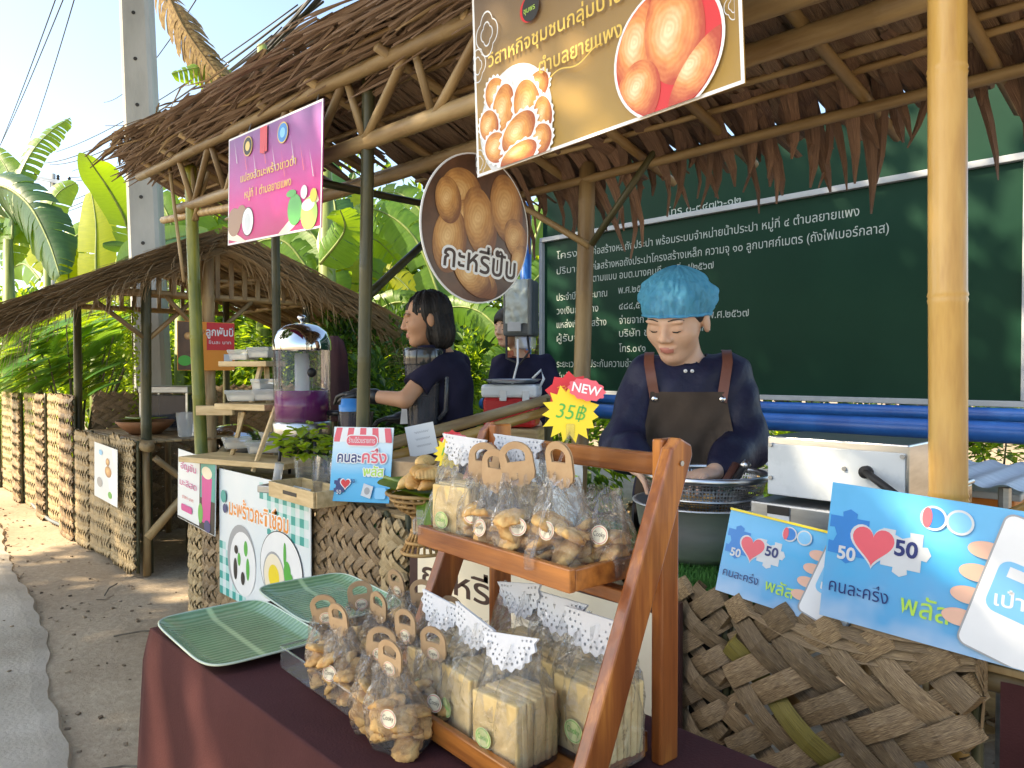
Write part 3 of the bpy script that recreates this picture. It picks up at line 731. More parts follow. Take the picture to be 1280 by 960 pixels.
bl('วงเงินก่อสร้าง', 695, 393, 747); bl('๔๘๔,๕๐๐', 773, 387, 812); bl('แหล่งเงินก่อสร้าง', 695, 410, 757); bl('จ่ายจาก เงินรายได้', 773, 405, 850); bl('พ.ศ.๒๕๖๗', 884, 398, 935)
bl('ผู้รับจ้าง', 695, 427, 735); bl('บริษัท ชลวารี', 773, 421, 835); bl('จำกัด', 868, 414, 887); bl('โทร.๐๙๑', 773, 440, 806); bl('ระยะเวลารับประกันความชำรุด', 695, 459, 800); bl('เริ่มตั้งแต่วันที่', 695, 475, 737)
# blue pipes behind the stall
for (y, z, r, lb) in ((3.5, 1.055, .044, 'thick blue plastic pipe running nearest behind the frying counter'), (3.95, 1.10, .036, 'thinner blue plastic pipe running just under the notice board')):
    tag(MB().tube([(3, y, z), (-.5, y, z - .004), (-2, y, z - .012), (-3.95, y, z + .01)], r, 14).build('blue_pipe', M['pipe_blue'], smooth=True), lb, 'pipe')
t = thing('blue_post', 'bright blue steel post at the left edge of the notice board', 'post', (-4.13, 4.1, 0))
MB().tube([(0, 0, 0), (0, 0, 2.6)], .045, 14).build('tube', M['pipe_blue'], t, True); MB().tube([(0, 0, .95), (0, 0, 1.0)], .052, 14).build('collar', M['pipe_blue'], t, True)
# meter box on the post, wrapped in crumpled foil
mat('meter_grey', (.06, .075, .085), (.10, .12, .13), 4, rough=.5); mat('foil', (.36, .42, .40), (.52, .58, .55), 9, rough=.4, bump=.6, bscale=30)
mc = at_d(648, 385, 4.75)
t = thing('meter_box', 'dark grey electric meter box with crumpled foil bag on its front', 'meter box', mc, R(30))
MB().rbox((0, .06, .0), (.21, .14, .36), .02).build('case', M['meter_grey'], t); MB().rbox((.085, -.02, .0), (.03, .05, .36), .01).build('side_cover', M['meter_grey'], t)
def foil(u, v):
    n_ = mnoise.noise(Vector((u * 5, v * 7, .3))) * .012 + mnoise.noise(Vector((u * 13, v * 17, 2.3))) * .006
    return ((u - .5) * .16 + .012 * mnoise.noise(Vector((v * 4, 1, 1))), -.025 - .022 * math.sin(math.pi * u) * math.sin(math.pi * v) - n_, (v - .35) * .28 + .01 * mnoise.noise(Vector((u * 4, 5, 1))))
MB().grid(foil, 20, 26).build('foil_wrap', M['foil'], t, True); MB().rbox((-.02, -.025, -.12), (.09, .01, .06), .003).build('label_plate', M['frame_white'], t)
MB().rbox((.03, .06, -.22), (.12, .1, .08), .01).build('terminal_cover', M['milky_plastic'], t)
MB().tube([(.06, 0, -.18), (.08, -.03, -.28), (.02, -.04, -.36), (-.07, -.03, -.32), (-.08, 0, -.18)], .008, 8).build('cable', M['black_rubber'], t, True)
MB().tube([(.0, -.02, -.2), (.01, -.05, -.35), (-.03, -.05, -.5), (-.05, -.03, -.62)], .007, 8).build('cable', M['white_paper'], t, True)

# ================================================================== utility poles and wires
mat('pole_concrete', (.30, .31, .30), (.44, .45, .44), 3, (1, 1, .3), .85, .2, bscale=40)
pb_ = at_d(197, 560, 6.9); pt_ = at_d(169, -40, 6.9); pb_.z = 0
t = thing('utility_pole', 'square grey concrete utility pole with bolt holes rising behind the hut', 'utility pole', pb_, YAW + R(12))
ax = (pt_ - pb_); tilt = Matrix.Rotation(-YAW - R(12), 3, 'Z') @ ax; H_ = 7.5; tp = tilt * (H_ / tilt.z)
b = MB(); o = 0
for k, f in enumerate((0, 1)):
    c = tp * f; s = .140 - .025 * f
    for dx, dy in ((-s, -s + .03), (-s + .03, -s), (s - .03, -s), (s, -s + .03), (s, s), (-s, s)): b.v.append(c + Vector((dx, dy, 0)))
for k in range(6): b.face([k, (k + 1) % 6, 6 + (k + 1) % 6, 6 + k])
b.face([6, 7, 8, 9, 10, 11]); b.build('shaft', M['pole_concrete'], t)
for k in range(16):
    z = 1.2 + k * .42; c = tp * (z / H_); s = .140 - .025 * z / H_; MB().tube([c + Vector((0, -s - .004, 0)), c + Vector((0, -s + .05, 0))], .017, 10).build('bolt_hole', M['black_ink'], t)
fp = at_d(68, 400, 30); fp.z = 0
t = thing('utility_pole', 'distant thin utility pole with crossarm and insulators', 'utility pole', fp, YAW)
MB().tube([(0, 0, 0), (0, 0, 9.2)], [.16, .10], 8).build('shaft', M['pole_concrete'], t, True)
MB().box((-.05, -.15, 8.9), (2.3, .12, .14), Euler((0, R(11), 0)).to_matrix()).build('crossarm', M['steel_dull'], t)
for x in (-1.0, -.55, .35, .8): MB().lathe([(.02, 0), (.07, .05), (.05, .12), (.07, .17), (.02, .24)], 8, (x - .05, -.15, 8.96 - x * .19)).build('insulator', M['black_plastic'], t, True)
MB().box((0, -.15, 7.0), (.45, .3, .5)).build('bracket', M['steel_dull'], t)
def wire(a, b_, da, db, r, label, sag=.15):
    p, q = at_d(*a, da), at_d(*b_, db); pts = []
    for i in range(13):
        f = i / 12; v = p.lerp(q, f); v.z -= sag * 4 * f * (1 - f); pts.append(v)
    tag(MB().tube(pts, r, 5).build('overhead_wire', M['black_rubber'], smooth=True), label, 'wire', 'overhead wires')
W1 = 'thin overhead wire from the distant pole crossing behind the concrete pole'
for (a, b_) in (((50, 204), (395, -6)), ((62, 206), (404, 2)), ((88, 222), (440, 14)), ((95, 226), (470, 0))): wire(a, b_, 30, 9, .016, W1, .5)
W2 = 'black cable of the thick bundle climbing above the thatch'
for k, (a, b_) in enumerate((((190, 190), (398, -4)), ((205, 178), (404, -8)), ((215, 170), (392, -6)), ((228, 150), (388, 0)), ((180, 205), (410, -10)))): wire(a, b_, 11, 8, (.011, .016, .02, .009, .012)[k], W2, .1)
W3 = 'low drooping cable below the crossarm passing the concrete pole'
for (a, b_) in (((66, 262), (240, 158)), ((66, 266), (250, 160)), ((62, 310), (240, 190)), ((72, 252), (236, 152))): wire(a, b_, 30, 7.5, .012, W3, .25)
W4 = 'overhead wire rising steeply to the top above the tattered banana leaf'
for (a, b_) in (((-10, 205), (72, -8)), ((-4, 190), (82, -8)), ((38, 172), (95, -8))): wire(a, b_, 26, 12, .011, W4, .1)
for (a, b_) in (((70, 190), (372, 6)), ((150, 168), (384, 12)), ((90, 214), (340, 44)), ((140, 196), (330, 60)), ((168, 186), (352, 34))): wire(a, b_, 20, 8.5, .009, 'thin cable fanning towards the bundle above the thatch', .2)
wire((130, 128), (250, -8), 20, 9, .008, 'faint single overhead wire passing behind the concrete pole', .3)

# ================================================================== vegetation
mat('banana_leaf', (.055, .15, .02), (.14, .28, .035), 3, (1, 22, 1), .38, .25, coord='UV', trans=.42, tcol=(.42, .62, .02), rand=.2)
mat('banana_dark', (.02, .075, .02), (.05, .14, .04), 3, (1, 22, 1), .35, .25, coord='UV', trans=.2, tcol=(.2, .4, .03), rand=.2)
mat('banana_backlit', (.30, .36, .02), (.50, .52, .03), 3, (1, 22, 1), .45, .2, coord='UV', trans=.55, tcol=(.75, .80, .02))  # sun shining through is put into the colour: yellower, paler than banana_leaf
mat('banana_blue', (.06, .17, .10), (.12, .27, .17), 3, (1, 26, 1), .42, .25, coord='UV', trans=.15, tcol=(.3, .5, .1))
mat('banana_dead', (.14, .08, .03), (.40, .28, .11), 4, (3, 9, 1), .8, .4, coord='UV', trans=.3)
mat('banana_stem', (.10, .16, .03), (.30, .36, .10), 3, (6, 6, .5), .5, .1)
mat('leaf_mid', (.035, .10, .015), (.10, .22, .03), 5, rough=.4, trans=.4, tcol=(.30, .50, .03))
mat('leaf_deep', (.018, .06, .018), (.05, .12, .03), 5, rough=.38, trans=.25, tcol=(.16, .32, .03))
mat('leaf_lime', (.14, .26, .02), (.32, .42, .04), 5, rough=.45, trans=.5, tcol=(.55, .72, .03))
mat('frond_green', (.05, .17, .04), (.12, .30, .07), 5, rough=.5, trans=.45, tcol=(.35, .6, .05))
mat('bark', (.10, .08, .06), (.22, .18, .13), 9, (2, 2, .6), .9, .3)
def banana_leaf(parent, pts, width, m, seed=0, fold=.25, tatter=.3, side=None, name='leaf'):
    r_ = random.Random(seed); P_ = [Vector(p) for p in pts]; n = 22; path = []
    for i in range(n + 1):        # smooth path through the points
        f = i / n * (len(P_) - 1); k = min(int(f), len(P_) - 2); u = f - k
        a, b1, c, d = P_[max(k - 1, 0)], P_[k], P_[k + 1], P_[min(k + 2, len(P_) - 1)]
        path.append(.5 * ((2 * b1) + (c - a) * u + (2 * a - 5 * b1 + 4 * c - d) * u * u + (3 * b1 - a - 3 * c + d) * u ** 3))
    view = Vector((math.sin(YAW), -math.cos(YAW), 0)); b = MB(); prof = lambda f: (min(1, f / .16) ** .7) * (1 if f < .62 else max(0, (1 - (f - .62) / .38)) ** .55)
    cut = [r_.random() < tatter for _ in range(n * 2)]; droop = [r_.uniform(0, 1) for _ in range(n * 2)]
    for sgn in (-1, 1):
        for i in range(n):
            quad = []
            for e, f in ((0, i), (1, i + 1)):
                t_ = (path[min(f + 1, n)] - path[max(f - 1, 0)]).normalized(); s_ = Vector(side) if side else t_.cross(view)
                s_ = (s_ - t_ * s_.dot(t_)).normalized(); nn = s_.cross(t_); q = f / n; w_ = width * prof(q) * .5
                kk = i + (n if sgn > 0 else 0)
                gap = (.22 if cut[kk] else 0) * (1 if e else 0); fc = f - gap
                pc = path[i].lerp(path[min(i + 1, n)], 1 - gap) if e else path[f]
                row = []
                for j in range(4):
                    x = j / 3; dz = -(fold * w_ * x * x) - (.25 * w_ * x * x * droop[kk] if tatter > .2 else 0)
                    tip = t_ * (w_ * .28 * x); base = path[f] if j == 0 else pc
                    row.append(base + s_ * (sgn * w_ * x * (1 - (.12 * droop[kk] if cut[kk] else 0))) + nn * (abs(dz) * -1) + Vector((0, 0, dz * .5)) + tip)
                quad.append(row)
            o = len(b.v); b.v += quad[0] + quad[1]
            for j in range(3):
                u0, u1 = .5 + sgn * j / 6, .5 + sgn * (j + 1) / 6
                fa = [o + j, o + j + 1, o + 5 + j, o + 4 + j]; uv = [(u0, i / n), (u1, i / n), (u1, (i + 1) / n), (u0, (i + 1) / n)]
                if sgn < 0: fa, uv = fa[::-1], uv[::-1]
                b.face(fa, uv)
    ob = b.build(name, M[m], parent, True)
    MB().tube(path, [width * (.045 * (1 - .8 * i / n)) for i in range(n + 1)], 6).build('midrib', M['banana_stem'] if m != 'banana_dead' else M['banana_dead'], ob, True)
    return ob
def px_leaf(parent, pix, d, wpx, m, seed, dd=.5, **k):
    """pix: points of the midrib as sighted; the leaf swings dd metres nearer or farther towards its tip"""
    n = len(pix) - 1; pts = [at_d(p[0], p[1], d + dd * i / n) for i, p in enumerate(pix)]
    return banana_leaf(parent, pts, wpx * d / FPX, m, seed, **k)
def banana(label, px, d, top, r=.09):
    p = at_d(px, 463, d); p.z = 0; t = thing('banana_plant', label, 'banana plant', p); tp = at_d(px, top, d)
    MB().tube([(p.x, p.y, 0), (p.x + .03, p.y, tp.z * .5), (p.x, p.y, tp.z)], [r, r * .85, r * .5], 12).build('stem', M['banana_stem'], t, True); return t
t = banana('banana plant with a torn arching leaf above the far woven wall', 12, 10, 300, .11)
px_leaf(t, [(15, 300), (20, 235), (40, 190), (65, 163), (88, 147)], 10, 34, 'banana_leaf', 1, 1.0, tatter=.6)
px_leaf(t, [(-40, 240), (0, 232), (35, 255), (60, 300), (75, 345)], 10, 60, 'banana_dark', 2, -.8, fold=.5)
px_leaf(t, [(-30, 270), (10, 272), (45, 290), (75, 320), (95, 352)], 10.5, 46, 'banana_leaf', 3, -.6)
px_leaf(t, [(5, 340), (20, 270), (10, 215), (-15, 180)], 10, 40, 'banana_leaf', 4, .6); px_leaf(t, [(-40, 300), (-10, 288), (22, 300)], 10, 30, 'banana_dark', 5, .4); settle(t)
t = banana('banana plant with leaves coloured yellow as if backlit between hut roof and concrete pole', 120, 8.6, 400)
px_leaf(t, [(168, 330), (158, 280), (138, 240), (118, 210), (106, 192)], 8.6, 44, 'banana_leaf', 6, -.8, tatter=.05, fold=.15)
px_leaf(t, [(122, 400), (120, 330), (120, 280), (114, 238)], 9.2, 50, 'banana_backlit', 7, .3, tatter=.05, fold=.1)
px_leaf(t, [(92, 420), (86, 350), (84, 305)], 9.4, 38, 'banana_backlit', 8, .2, tatter=.05, fold=.1)
px_leaf(t, [(168, 316), (150, 308), (128, 306)], 8.2, 14, 'banana_dark', 9, -.2, tatter=0)
px_leaf(t, [(150, 380), (155, 330), (165, 295)], 8.8, 30, 'banana_backlit', 10, .3); settle(t)
t = banana('banana plant with a broad bluish leaf lying behind the hut ridge', 225, 8.0, 380)
px_leaf(t, [(145, 330), (180, 310), (215, 298), (262, 290)], 7.4, 40, 'banana_blue', 11, .6, tatter=.02, fold=.3, side=(0, 0, 1))
px_leaf(t, [(215, 330), (215, 285), (200, 250), (185, 232)], 8.2, 42, 'banana_leaf', 12, .3, tatter=.1)
px_leaf(t, [(225, 330), (235, 285), (262, 262), (290, 268)], 8.2, 40, 'banana_leaf', 13, .5, tatter=.2)
px_leaf(t, [(230, 320), (260, 280), (290, 245), (300, 215)], 8.4, 36, 'banana_leaf', 14, .5); px_leaf(t, [(220, 340), (206, 300), (192, 275)], 8.4, 32, 'banana_leaf', 15, .5); settle(t)
t = banana('banana plant with a stout pale stem right of the pink banner', 408, 6.6, 190, .10)
px_leaf(t, [(410, 330), (420, 280), (415, 235), (408, 195)], 6.6, 46, 'banana_dark', 16, .4, tatter=.05)
px_leaf(t, [(400, 330), (430, 290), (425, 262)], 6.4, 50, 'banana_leaf', 17, -.3); px_leaf(t, [(390, 345), (360, 305), (330, 300), (300, 318)], 6.8, 44, 'banana_leaf', 18, .2)
px_leaf(t, [(405, 330), (440, 300), (470, 300), (500, 330)], 6.9, 42, 'banana_leaf', 19, .5); px_leaf(t, [(420, 360), (380, 330), (345, 335), (320, 360)], 6.9, 40, 'banana_leaf', 20, .3)
px_leaf(t, [(395, 250), (345, 205), (310, 215)], 7.2, 44, 'banana_leaf', 21, .3); settle(t)
t = banana('banana plant with spreading leaves behind the round pastry sign', 560, 7.0, 400, .09)
for k, (pl, wp_, m) in enumerate((([(560, 400), (520, 300), (470, 262), (440, 275)], 50, 'banana_leaf'), ([(560, 400), (540, 290), (505, 245), (470, 240)], 46, 'banana_leaf'), ([(565, 400), (600, 340), (650, 340), (690, 380)], 50, 'banana_leaf'),
      ([(560, 420), (590, 400), (615, 430), (625, 480)], 46, 'banana_dark'), ([(555, 430), (510, 380), (470, 390), (445, 430)], 44, 'banana_leaf'), ([(560, 380), (610, 290), (660, 300)], 46, 'banana_leaf'), ([(552, 420), (500, 350), (455, 340)], 40, 'banana_backlit'))):
    px_leaf(t, pl, 6.8 + .15 * k, wp_, m, 30 + k, .4)
settle(t)
t = banana('banana plant with leaves hanging left of the notice board', 640, 6.2, 420, .08)
px_leaf(t, [(640, 430), (600, 390), (560, 385), (530, 410)], 6.2, 40, 'banana_leaf', 41, .5); px_leaf(t, [(640, 430), (655, 370), (690, 330), (720, 320)], 6.3, 44, 'banana_leaf', 42, .5)
px_leaf(t, [(640, 440), (620, 450), (600, 480), (590, 520)], 6.0, 36, 'banana_leaf', 43, -.2); px_leaf(t, [(642, 430), (680, 270), (760, 200), (840, 200)], 6.5, 60, 'banana_leaf', 44, .7); settle(t)
t = banana('banana plant with broad bright leaves rising left of the concrete pole', 60, 12, 330, .1)
for k, (pl, wp_, m) in enumerate((([(60, 340), (55, 290), (70, 245), (95, 228)], 40, 'banana_leaf'), ([(58, 340), (40, 300), (20, 290), (0, 305)], 40, 'banana_backlit'), ([(62, 345), (90, 300), (112, 290), (135, 300)], 40, 'banana_leaf'), ([(62, 350), (80, 320), (100, 330), (112, 360)], 36, 'banana_backlit'), ([(50, 350), (30, 330), (8, 340)], 36, 'banana_leaf'))): px_leaf(t, pl, 12, wp_, m, 200 + k, .5, tatter=.15)
settle(t)
t = banana('banana plant with pale upright leaves between the pink banner and the dark post', 420, 7.6, 380, .09)
for k, (pl, wp_, m) in enumerate((([(420, 390), (405, 320), (380, 280), (350, 262)], 54, 'banana_leaf'), ([(422, 390), (430, 320), (438, 270), (430, 225)], 50, 'banana_backlit'), ([(424, 390), (460, 320), (490, 300), (520, 310)], 54, 'banana_leaf'), ([(420, 400), (390, 350), (352, 345), (325, 370)], 50, 'banana_backlit'), ([(424, 400), (470, 360), (500, 370), (520, 410)], 50, 'banana_leaf'), ([(418, 400), (300, 330), (262, 320), (240, 350)], 50, 'banana_leaf'))): px_leaf(t, pl, 7.6 + .1 * k, wp_, m, 220 + k, .5, tatter=.15)
settle(t)
t = banana('banana plant with sunlit leaves above the hut ridge', 250, 9.5, 350, .1)
for k, (pl, wp_, m) in enumerate((([(250, 360), (240, 300), (215, 260), (195, 250)], 50, 'banana_backlit'), ([(252, 360), (262, 290), (285, 245), (310, 240)], 50, 'banana_leaf'), ([(250, 360), (225, 330), (195, 320), (170, 340)], 46, 'banana_leaf'), ([(255, 360), (290, 310), (320, 300), (345, 320)], 48, 'banana_backlit'))): px_leaf(t, pl, 9.5 + .1 * k, wp_, m, 240 + k, .5, tatter=.15)
settle(t)
t = banana('tall banana plant with a withered brown leaf drooping above the thatch', 330, 8.2, 60, .10)
px_leaf(t, [(190, -22), (222, 22), (248, 60), (285, 112)], 8.2, 40, 'banana_dead', 51, -.4, tatter=.8, fold=.7)
px_leaf(t, [(210, -6), (232, 38), (262, 80), (296, 122)], 8.0, 44, 'banana_dead', 52, -.3, tatter=.8, fold=.8)
px_leaf(t, [(325, 125), (290, 98), (255, 84), (214, 92)], 8.1, 34, 'banana_leaf', 53, -.3, tatter=.5, fold=.6); px_leaf(t, [(300, 120), (280, 100), (262, 95)], 8.1, 26, 'banana_dark', 54, -.3, tatter=.3)
settle(t)

def bush(label, c, rad, n, m, size=.09, seed=0, group=None, name='leafy_shrub', cat='shrub', trunk=True, clumps=16, lean=.5, aspect=.42):
    r_ = random.Random(seed); base = Vector((c[0], c[1], 0)); t = thing(name, label, cat, base, 0, group); b = MB(); C_ = Vector((0, 0, c[2]))
    cl = []
    for _ in range(clumps):
        v = Vector((r_.gauss(0, 1), r_.gauss(0, 1), r_.gauss(0, 1))).normalized() * r_.uniform(.35, 1) ** .6
        cl.append((C_ + Vector((v.x * rad[0], v.y * rad[1], v.z * rad[2])), r_.uniform(.22, .42)))
    for i in range(n):
        k, s_ = cl[r_.randrange(clumps)]; v = Vector((r_.gauss(0, 1), r_.gauss(0, 1), r_.gauss(0, .8))) * s_ * .6
        p = k + Vector((v.x * rad[0], v.y * rad[1], v.z * rad[2]))
        if p.z < .02: continue
        d = (p - C_ + Vector((r_.uniform(-1, 1), r_.uniform(-1, 1), r_.uniform(-.6, .4))) * lean * rad[2] * 1.3).normalized(); d.z -= r_.uniform(.0, .5); d.normalize()
        sd_ = d.cross(Vector((r_.uniform(-.5, .5), r_.uniform(-.5, .5), 1))).normalized(); L_ = size * r_.uniform(.6, 1.3); nn = sd_.cross(d); o = len(b.v)
        b.v += [p, p + d * L_ * .5 + sd_ * L_ * aspect * .5 + nn * L_ * .08, p + d * L_ - nn * L_ * .1, p + d * L_ * .5 - sd_ * L_ * aspect * .5 + nn * L_ * .08]
        b.face([o, o + 1, o + 2]); b.face([o, o + 2, o + 3])
    mm = b.build('foliage' if cat != 'tree' else 'crown', [M[q] for q in m] if isinstance(m, tuple) else M[m], t)
    if isinstance(m, tuple): mm.data.polygons.foreach_set('material_index', [(i // 2) % 97 % len(m) if (i // 2) % 5 else 0 for i in range(len(mm.data.polygons))])
    if trunk:
        b = MB()
        for k, s_ in cl[:9]: b.tube([(0, 0, 0), k * .5 + Vector((r_.uniform(-.1, .1) * rad[0], 0, 0)), k], [max(.012, rad[2] * .035), rad[2] * .02, .006], 6)
        if cat == 'tree': b.tube([(0, 0, 0), (0, 0, c[2])], [rad[2] * .09, rad[2] * .05], 8)
        b.build('stems' if cat != 'tree' else 'trunk', M['bark'], t, True)
    return t
def pbush(label, px, d, ztop, wpx, n, m, **k):
    p = at_d(px, 463, d); rz_ = ztop / 2; return bush(label, (p.x, p.y, rz_ * 1.02), (wpx * d / FPX / 2, wpx * d / FPX / 2.4, rz_), n, m, **k)
pbush('dense dark green shrub behind the juice dispenser', 425, 5.7, 1.62, 130, 3200, ('leaf_deep', 'leaf_mid', 'leaf_mid'), size=.085, seed=1)
pbush('leafy green shrub right of the dark bamboo post', 500, 6.0, 1.75, 150, 3600, ('leaf_deep', 'leaf_mid', 'leaf_deep'), size=.085, seed=2)
pbush('leafy shrub with lime leaves beside the seated person', 612, 5.8, 1.7, 90, 2400, ('leaf_mid', 'leaf_lime'), size=.08, seed=3)
pbush('shrub filling the gap behind the round pastry sign', 560, 7.8, 2.3, 170, 3600, ('leaf_mid', 'leaf_lime', 'leaf_deep'), size=.12, seed=4)
pbush('tall shrub behind the pink banner', 370, 8.4, 2.3, 170, 3400, ('leaf_mid', 'leaf_deep', 'leaf_lime'), size=.12, seed=5)
pbush('shrub behind the orange poster of the hut', 255, 8.4, 1.75, 150, 2600, ('leaf_mid', 'leaf_lime'), size=.1, seed=6)
pbush('sunlit lime shrub behind the far woven wall', 35, 11.5, 2.6, 200, 3600, ('leaf_lime', 'leaf_mid'), size=.12, seed=7)
pbush('yellow green shrub behind the feathery fronds', 130, 10.5, 2.1, 170, 3000, ('leaf_lime', 'leaf_mid'), size=.11, seed=8)
pbush('shrub seen left of the blue post', 660, 7.5, 2.0, 120, 2200, ('leaf_mid', 'leaf_lime'), size=.1, seed=9)
for k, (px, d, zt, wp_, lb) in enumerate(((300, 9.6, 3.3, 190, 'tall leafy shrub closing the gap between hut roof and main thatch'), (430, 9.2, 3.5, 190, 'tall leafy shrub behind the dark bamboo post'), (540, 9.4, 3.4, 200, 'tall leafy shrub behind the round pastry sign'), (650, 9.0, 3.2, 160, 'tall leafy shrub beside the blue post'), (200, 11.5, 2.9, 190, 'tall leafy shrub behind the concrete pole'), (480, 5.4, 1.35, 120, 'low dark shrub behind the juice seller'))):
    pbush(lb, px, d, zt, wp_, 5200 if k < 5 else 2600, ('leaf_mid', 'leaf_deep', 'leaf_lime') if k < 5 else ('leaf_deep', 'leaf_mid'), size=.15 if k < 5 else .08, seed=500 + k, clumps=34)
# feathery shrub with pinnate fronds
p = at_d(95, 463, 7.6); t = thing('feathery_shrub', 'feathery green shrub with fern-like fronds leaning over the woven wall', 'shrub', (p.x, p.y, 0))
r_ = random.Random(77); stems = MB()
for i in range(230):
    bp_ = at_d(r_.uniform(15, 175), r_.uniform(385, 478), r_.uniform(6.9, 8.2)); a = r_.uniform(0, 6.28); Lf = r_.uniform(.26, .42)
    ddir = Vector((math.cos(a), math.sin(a), r_.uniform(-.1, .5))); left = Vector((-math.cos(YAW), -math.sin(YAW), -.35)); ddir = (ddir * .6 + left * .9); ddir.z *= .7; ddir.normalize()
    b = MB(); pts = [bp_ + ddir * Lf * t_ + Vector((0, 0, -.35 * Lf * t_ * t_)) for t_ in np.linspace(0, 1, 9)]
    sd_ = ddir.cross(Vector((r_.uniform(-.3, .3), r_.uniform(-.3, .3), 1))).normalized()
    for j in range(18):
        f = .10 + .88 * j / 18; k = f * 8; q = pts[int(k)].lerp(pts[min(8, int(k) + 1)], k - int(k)); ll = Lf * .30 * math.sin(math.pi * (f * .85 + .12)) + .02
        for s in (-1, 1):
            e = q + sd_ * s * ll * .85 + ddir * ll * .5 + Vector((0, 0, -ll * .15)); o = len(b.v); wd = ddir * .016
            b.v += [q - wd * .4, q + wd, e + wd * .3, q.lerp(e, .55) - wd * .9]; b.face([o, o + 1, o + 2, o + 3])
    b.tube(pts, [.004] * 8 + [.001], 4); b.build('frond', M['frond_green'] if i % 3 else M['leaf_lime'], t)
    if i % 16 == 0: stems.tube([(p.x, p.y, 0), (bp_.x * .5 + p.x * .5, bp_.y * .5 + p.y * .5, bp_.z * .55), bp_], [.02, .012, .005], 5)
stems.build('stems', M['bark'], t, True); settle(t)
# light green climber hanging by the hut post
p = at_d(166, 440, 5.9); t = thing('climbing_plant', 'thin light green climber hanging beside the dark hut post', 'climber', (p.x, p.y, 0)); b = MB()
for i in range(700):
    q = at_d(166 + r_.gauss(0, 6), r_.uniform(385, 520), 5.9 + r_.uniform(-.06, .06)); d = Vector((r_.uniform(-1, 1), r_.uniform(-1, 1), r_.uniform(-1, .3))).normalized(); s_ = d.cross(Vector((0, .3, 1))).normalized(); L_ = r_.uniform(.02, .045); o = len(b.v)
    b.v += [q, q + d * L_ * .5 + s_ * L_ * .3, q + d * L_, q + d * L_ * .5 - s_ * L_ * .3]; b.face([o, o + 1, o + 2, o + 3])
b.build('foliage', M['leaf_lime'], t); MB().tube([(p.x, p.y, 0), (p.x, p.y, 1.4), (p.x, p.y, 1.85)], .006, 5).build('stem', M['bark'], t, True); settle(t)
# trees closing the view behind the plot
TL = ['broad tree behind the far end of the woven wall', 'pale tree in the distance left of the far utility pole', 'pale tree in the distance right of the far utility pole', 'broad tree behind the hut', 'broad tree behind the pink banner', 'broad tree behind the dark bamboo post', 'broad tree behind the round sign', 'broad tree behind the left half of the notice board', 'broad tree behind the middle of the notice board', 'broad tree behind the right half of the notice board', 'broad tree past the right end of the notice board']
k = 0
for (px, d, zt, wp_) in ((-120, 24, 5.5, 300), (30, 34, 5.2, 160), (95, 40, 5.0, 120), (200, 26, 4.2, 240), (330, 22, 5.0, 260), (480, 20, 5.6, 300), (640, 20, 5.4, 300), (800, 19, 5.0, 320), (980, 19, 5.0, 330), (1160, 18, 5.0, 330), (1340, 18, 5.2, 330)):
    pbush(TL[k], px, d, zt, wp_, 2600, ('leaf_mid', 'leaf_deep', 'leaf_lime'), size=.42 if d < 30 else .5, seed=90 + k, group='trees behind the plot', name='tree', cat='tree', clumps=22); k += 1
# unseen tree across the lane, put in to shade the pavement and table
def shade_tree(c, rad, n, seed):
    return bush('unseen leafy tree added to shade the table and notice board', c, rad, n, ('leaf_mid', 'leaf_deep'), size=.3, seed=seed, name='tree', cat='tree', clumps=26)

# ================================================================== banners, posters and signs
def ring_print(name, c1, c2, c3, scale=4.6, dist=5):
    """printed spiral-layered pastry: pale crown, browned rim, fine flaky rings (measured over the shape's own extent)"""
    m, t, b = _new(name); N = t.nodes.new; L = t.links.new; tc = N('ShaderNodeTexCoord'); sx = N('ShaderNodeSeparateXYZ'); L(tc.outputs['Generated'], sx.inputs[0]); cb = N('ShaderNodeCombineXYZ'); L(sx.outputs[0], cb.inputs[0]); L(sx.outputs[2], cb.inputs[1])
    mp = N('ShaderNodeMapping'); mp.inputs['Location'].default_value = (-.42, -.56, 0); L(cb.outputs[0], mp.inputs[0]); wv = N('ShaderNodeTexWave'); wv.wave_type = 'RINGS'; wv.rings_direction = 'Z'
    wv.inputs['Scale'].default_value = scale; wv.inputs['Distortion'].default_value = dist; wv.inputs['Detail'].default_value = 3; wv.inputs['Detail Scale'].default_value = 1.5; L(mp.outputs[0], wv.inputs['Vector'])
    ln = N('ShaderNodeVectorMath'); ln.operation = 'LENGTH'; L(mp.outputs[0], ln.inputs[0]); nz = N('ShaderNodeTexNoise'); nz.inputs['Scale'].default_value = 3.5; nz.inputs['Detail'].default_value = 5; L(cb.outputs[0], nz.inputs['Vector'])
    ma = N('ShaderNodeMath'); ma.operation = 'MULTIPLY_ADD'; ma.inputs[1].default_value = .45; L(nz.outputs[0], ma.inputs[0]); L(ln.outputs['Value'], ma.inputs[2])
    cr = N('ShaderNodeValToRGB'); e = cr.color_ramp.elements; e[0].position = .25; e[0].color = (*c3, 1); e[1].position = .78; e[1].color = (*c1, 1); x = e.new(.5); x.color = (*c2, 1); L(ma.outputs[0], cr.inputs[0])
    mx = N('ShaderNodeMix'); mx.data_type = 'RGBA'; mx.blend_type = 'MULTIPLY'; ml = N('ShaderNodeMath'); ml.operation = 'MULTIPLY'; ml.inputs[1].default_value = .28; L(wv.outputs['Fac'], ml.inputs[0]); L(ml.outputs[0], mx.inputs[0])
    L(cr.outputs[0], mx.inputs[6]); mx.inputs[7].default_value = (*c2, 1); L(mx.outputs[2], b.inputs['Base Color']); b.inputs['Roughness'].default_value = .35
    return m
ring_print('pastry_print', (.40, .09, .02), (.76, .36, .09), (.92, .74, .40)); ring_print('pastry_brown', (.24, .09, .03), (.64, .33, .10), (.88, .60, .27))
ring_print('pastry_red', (.50, .06, .03), (.85, .36, .12), (.95, .78, .50))
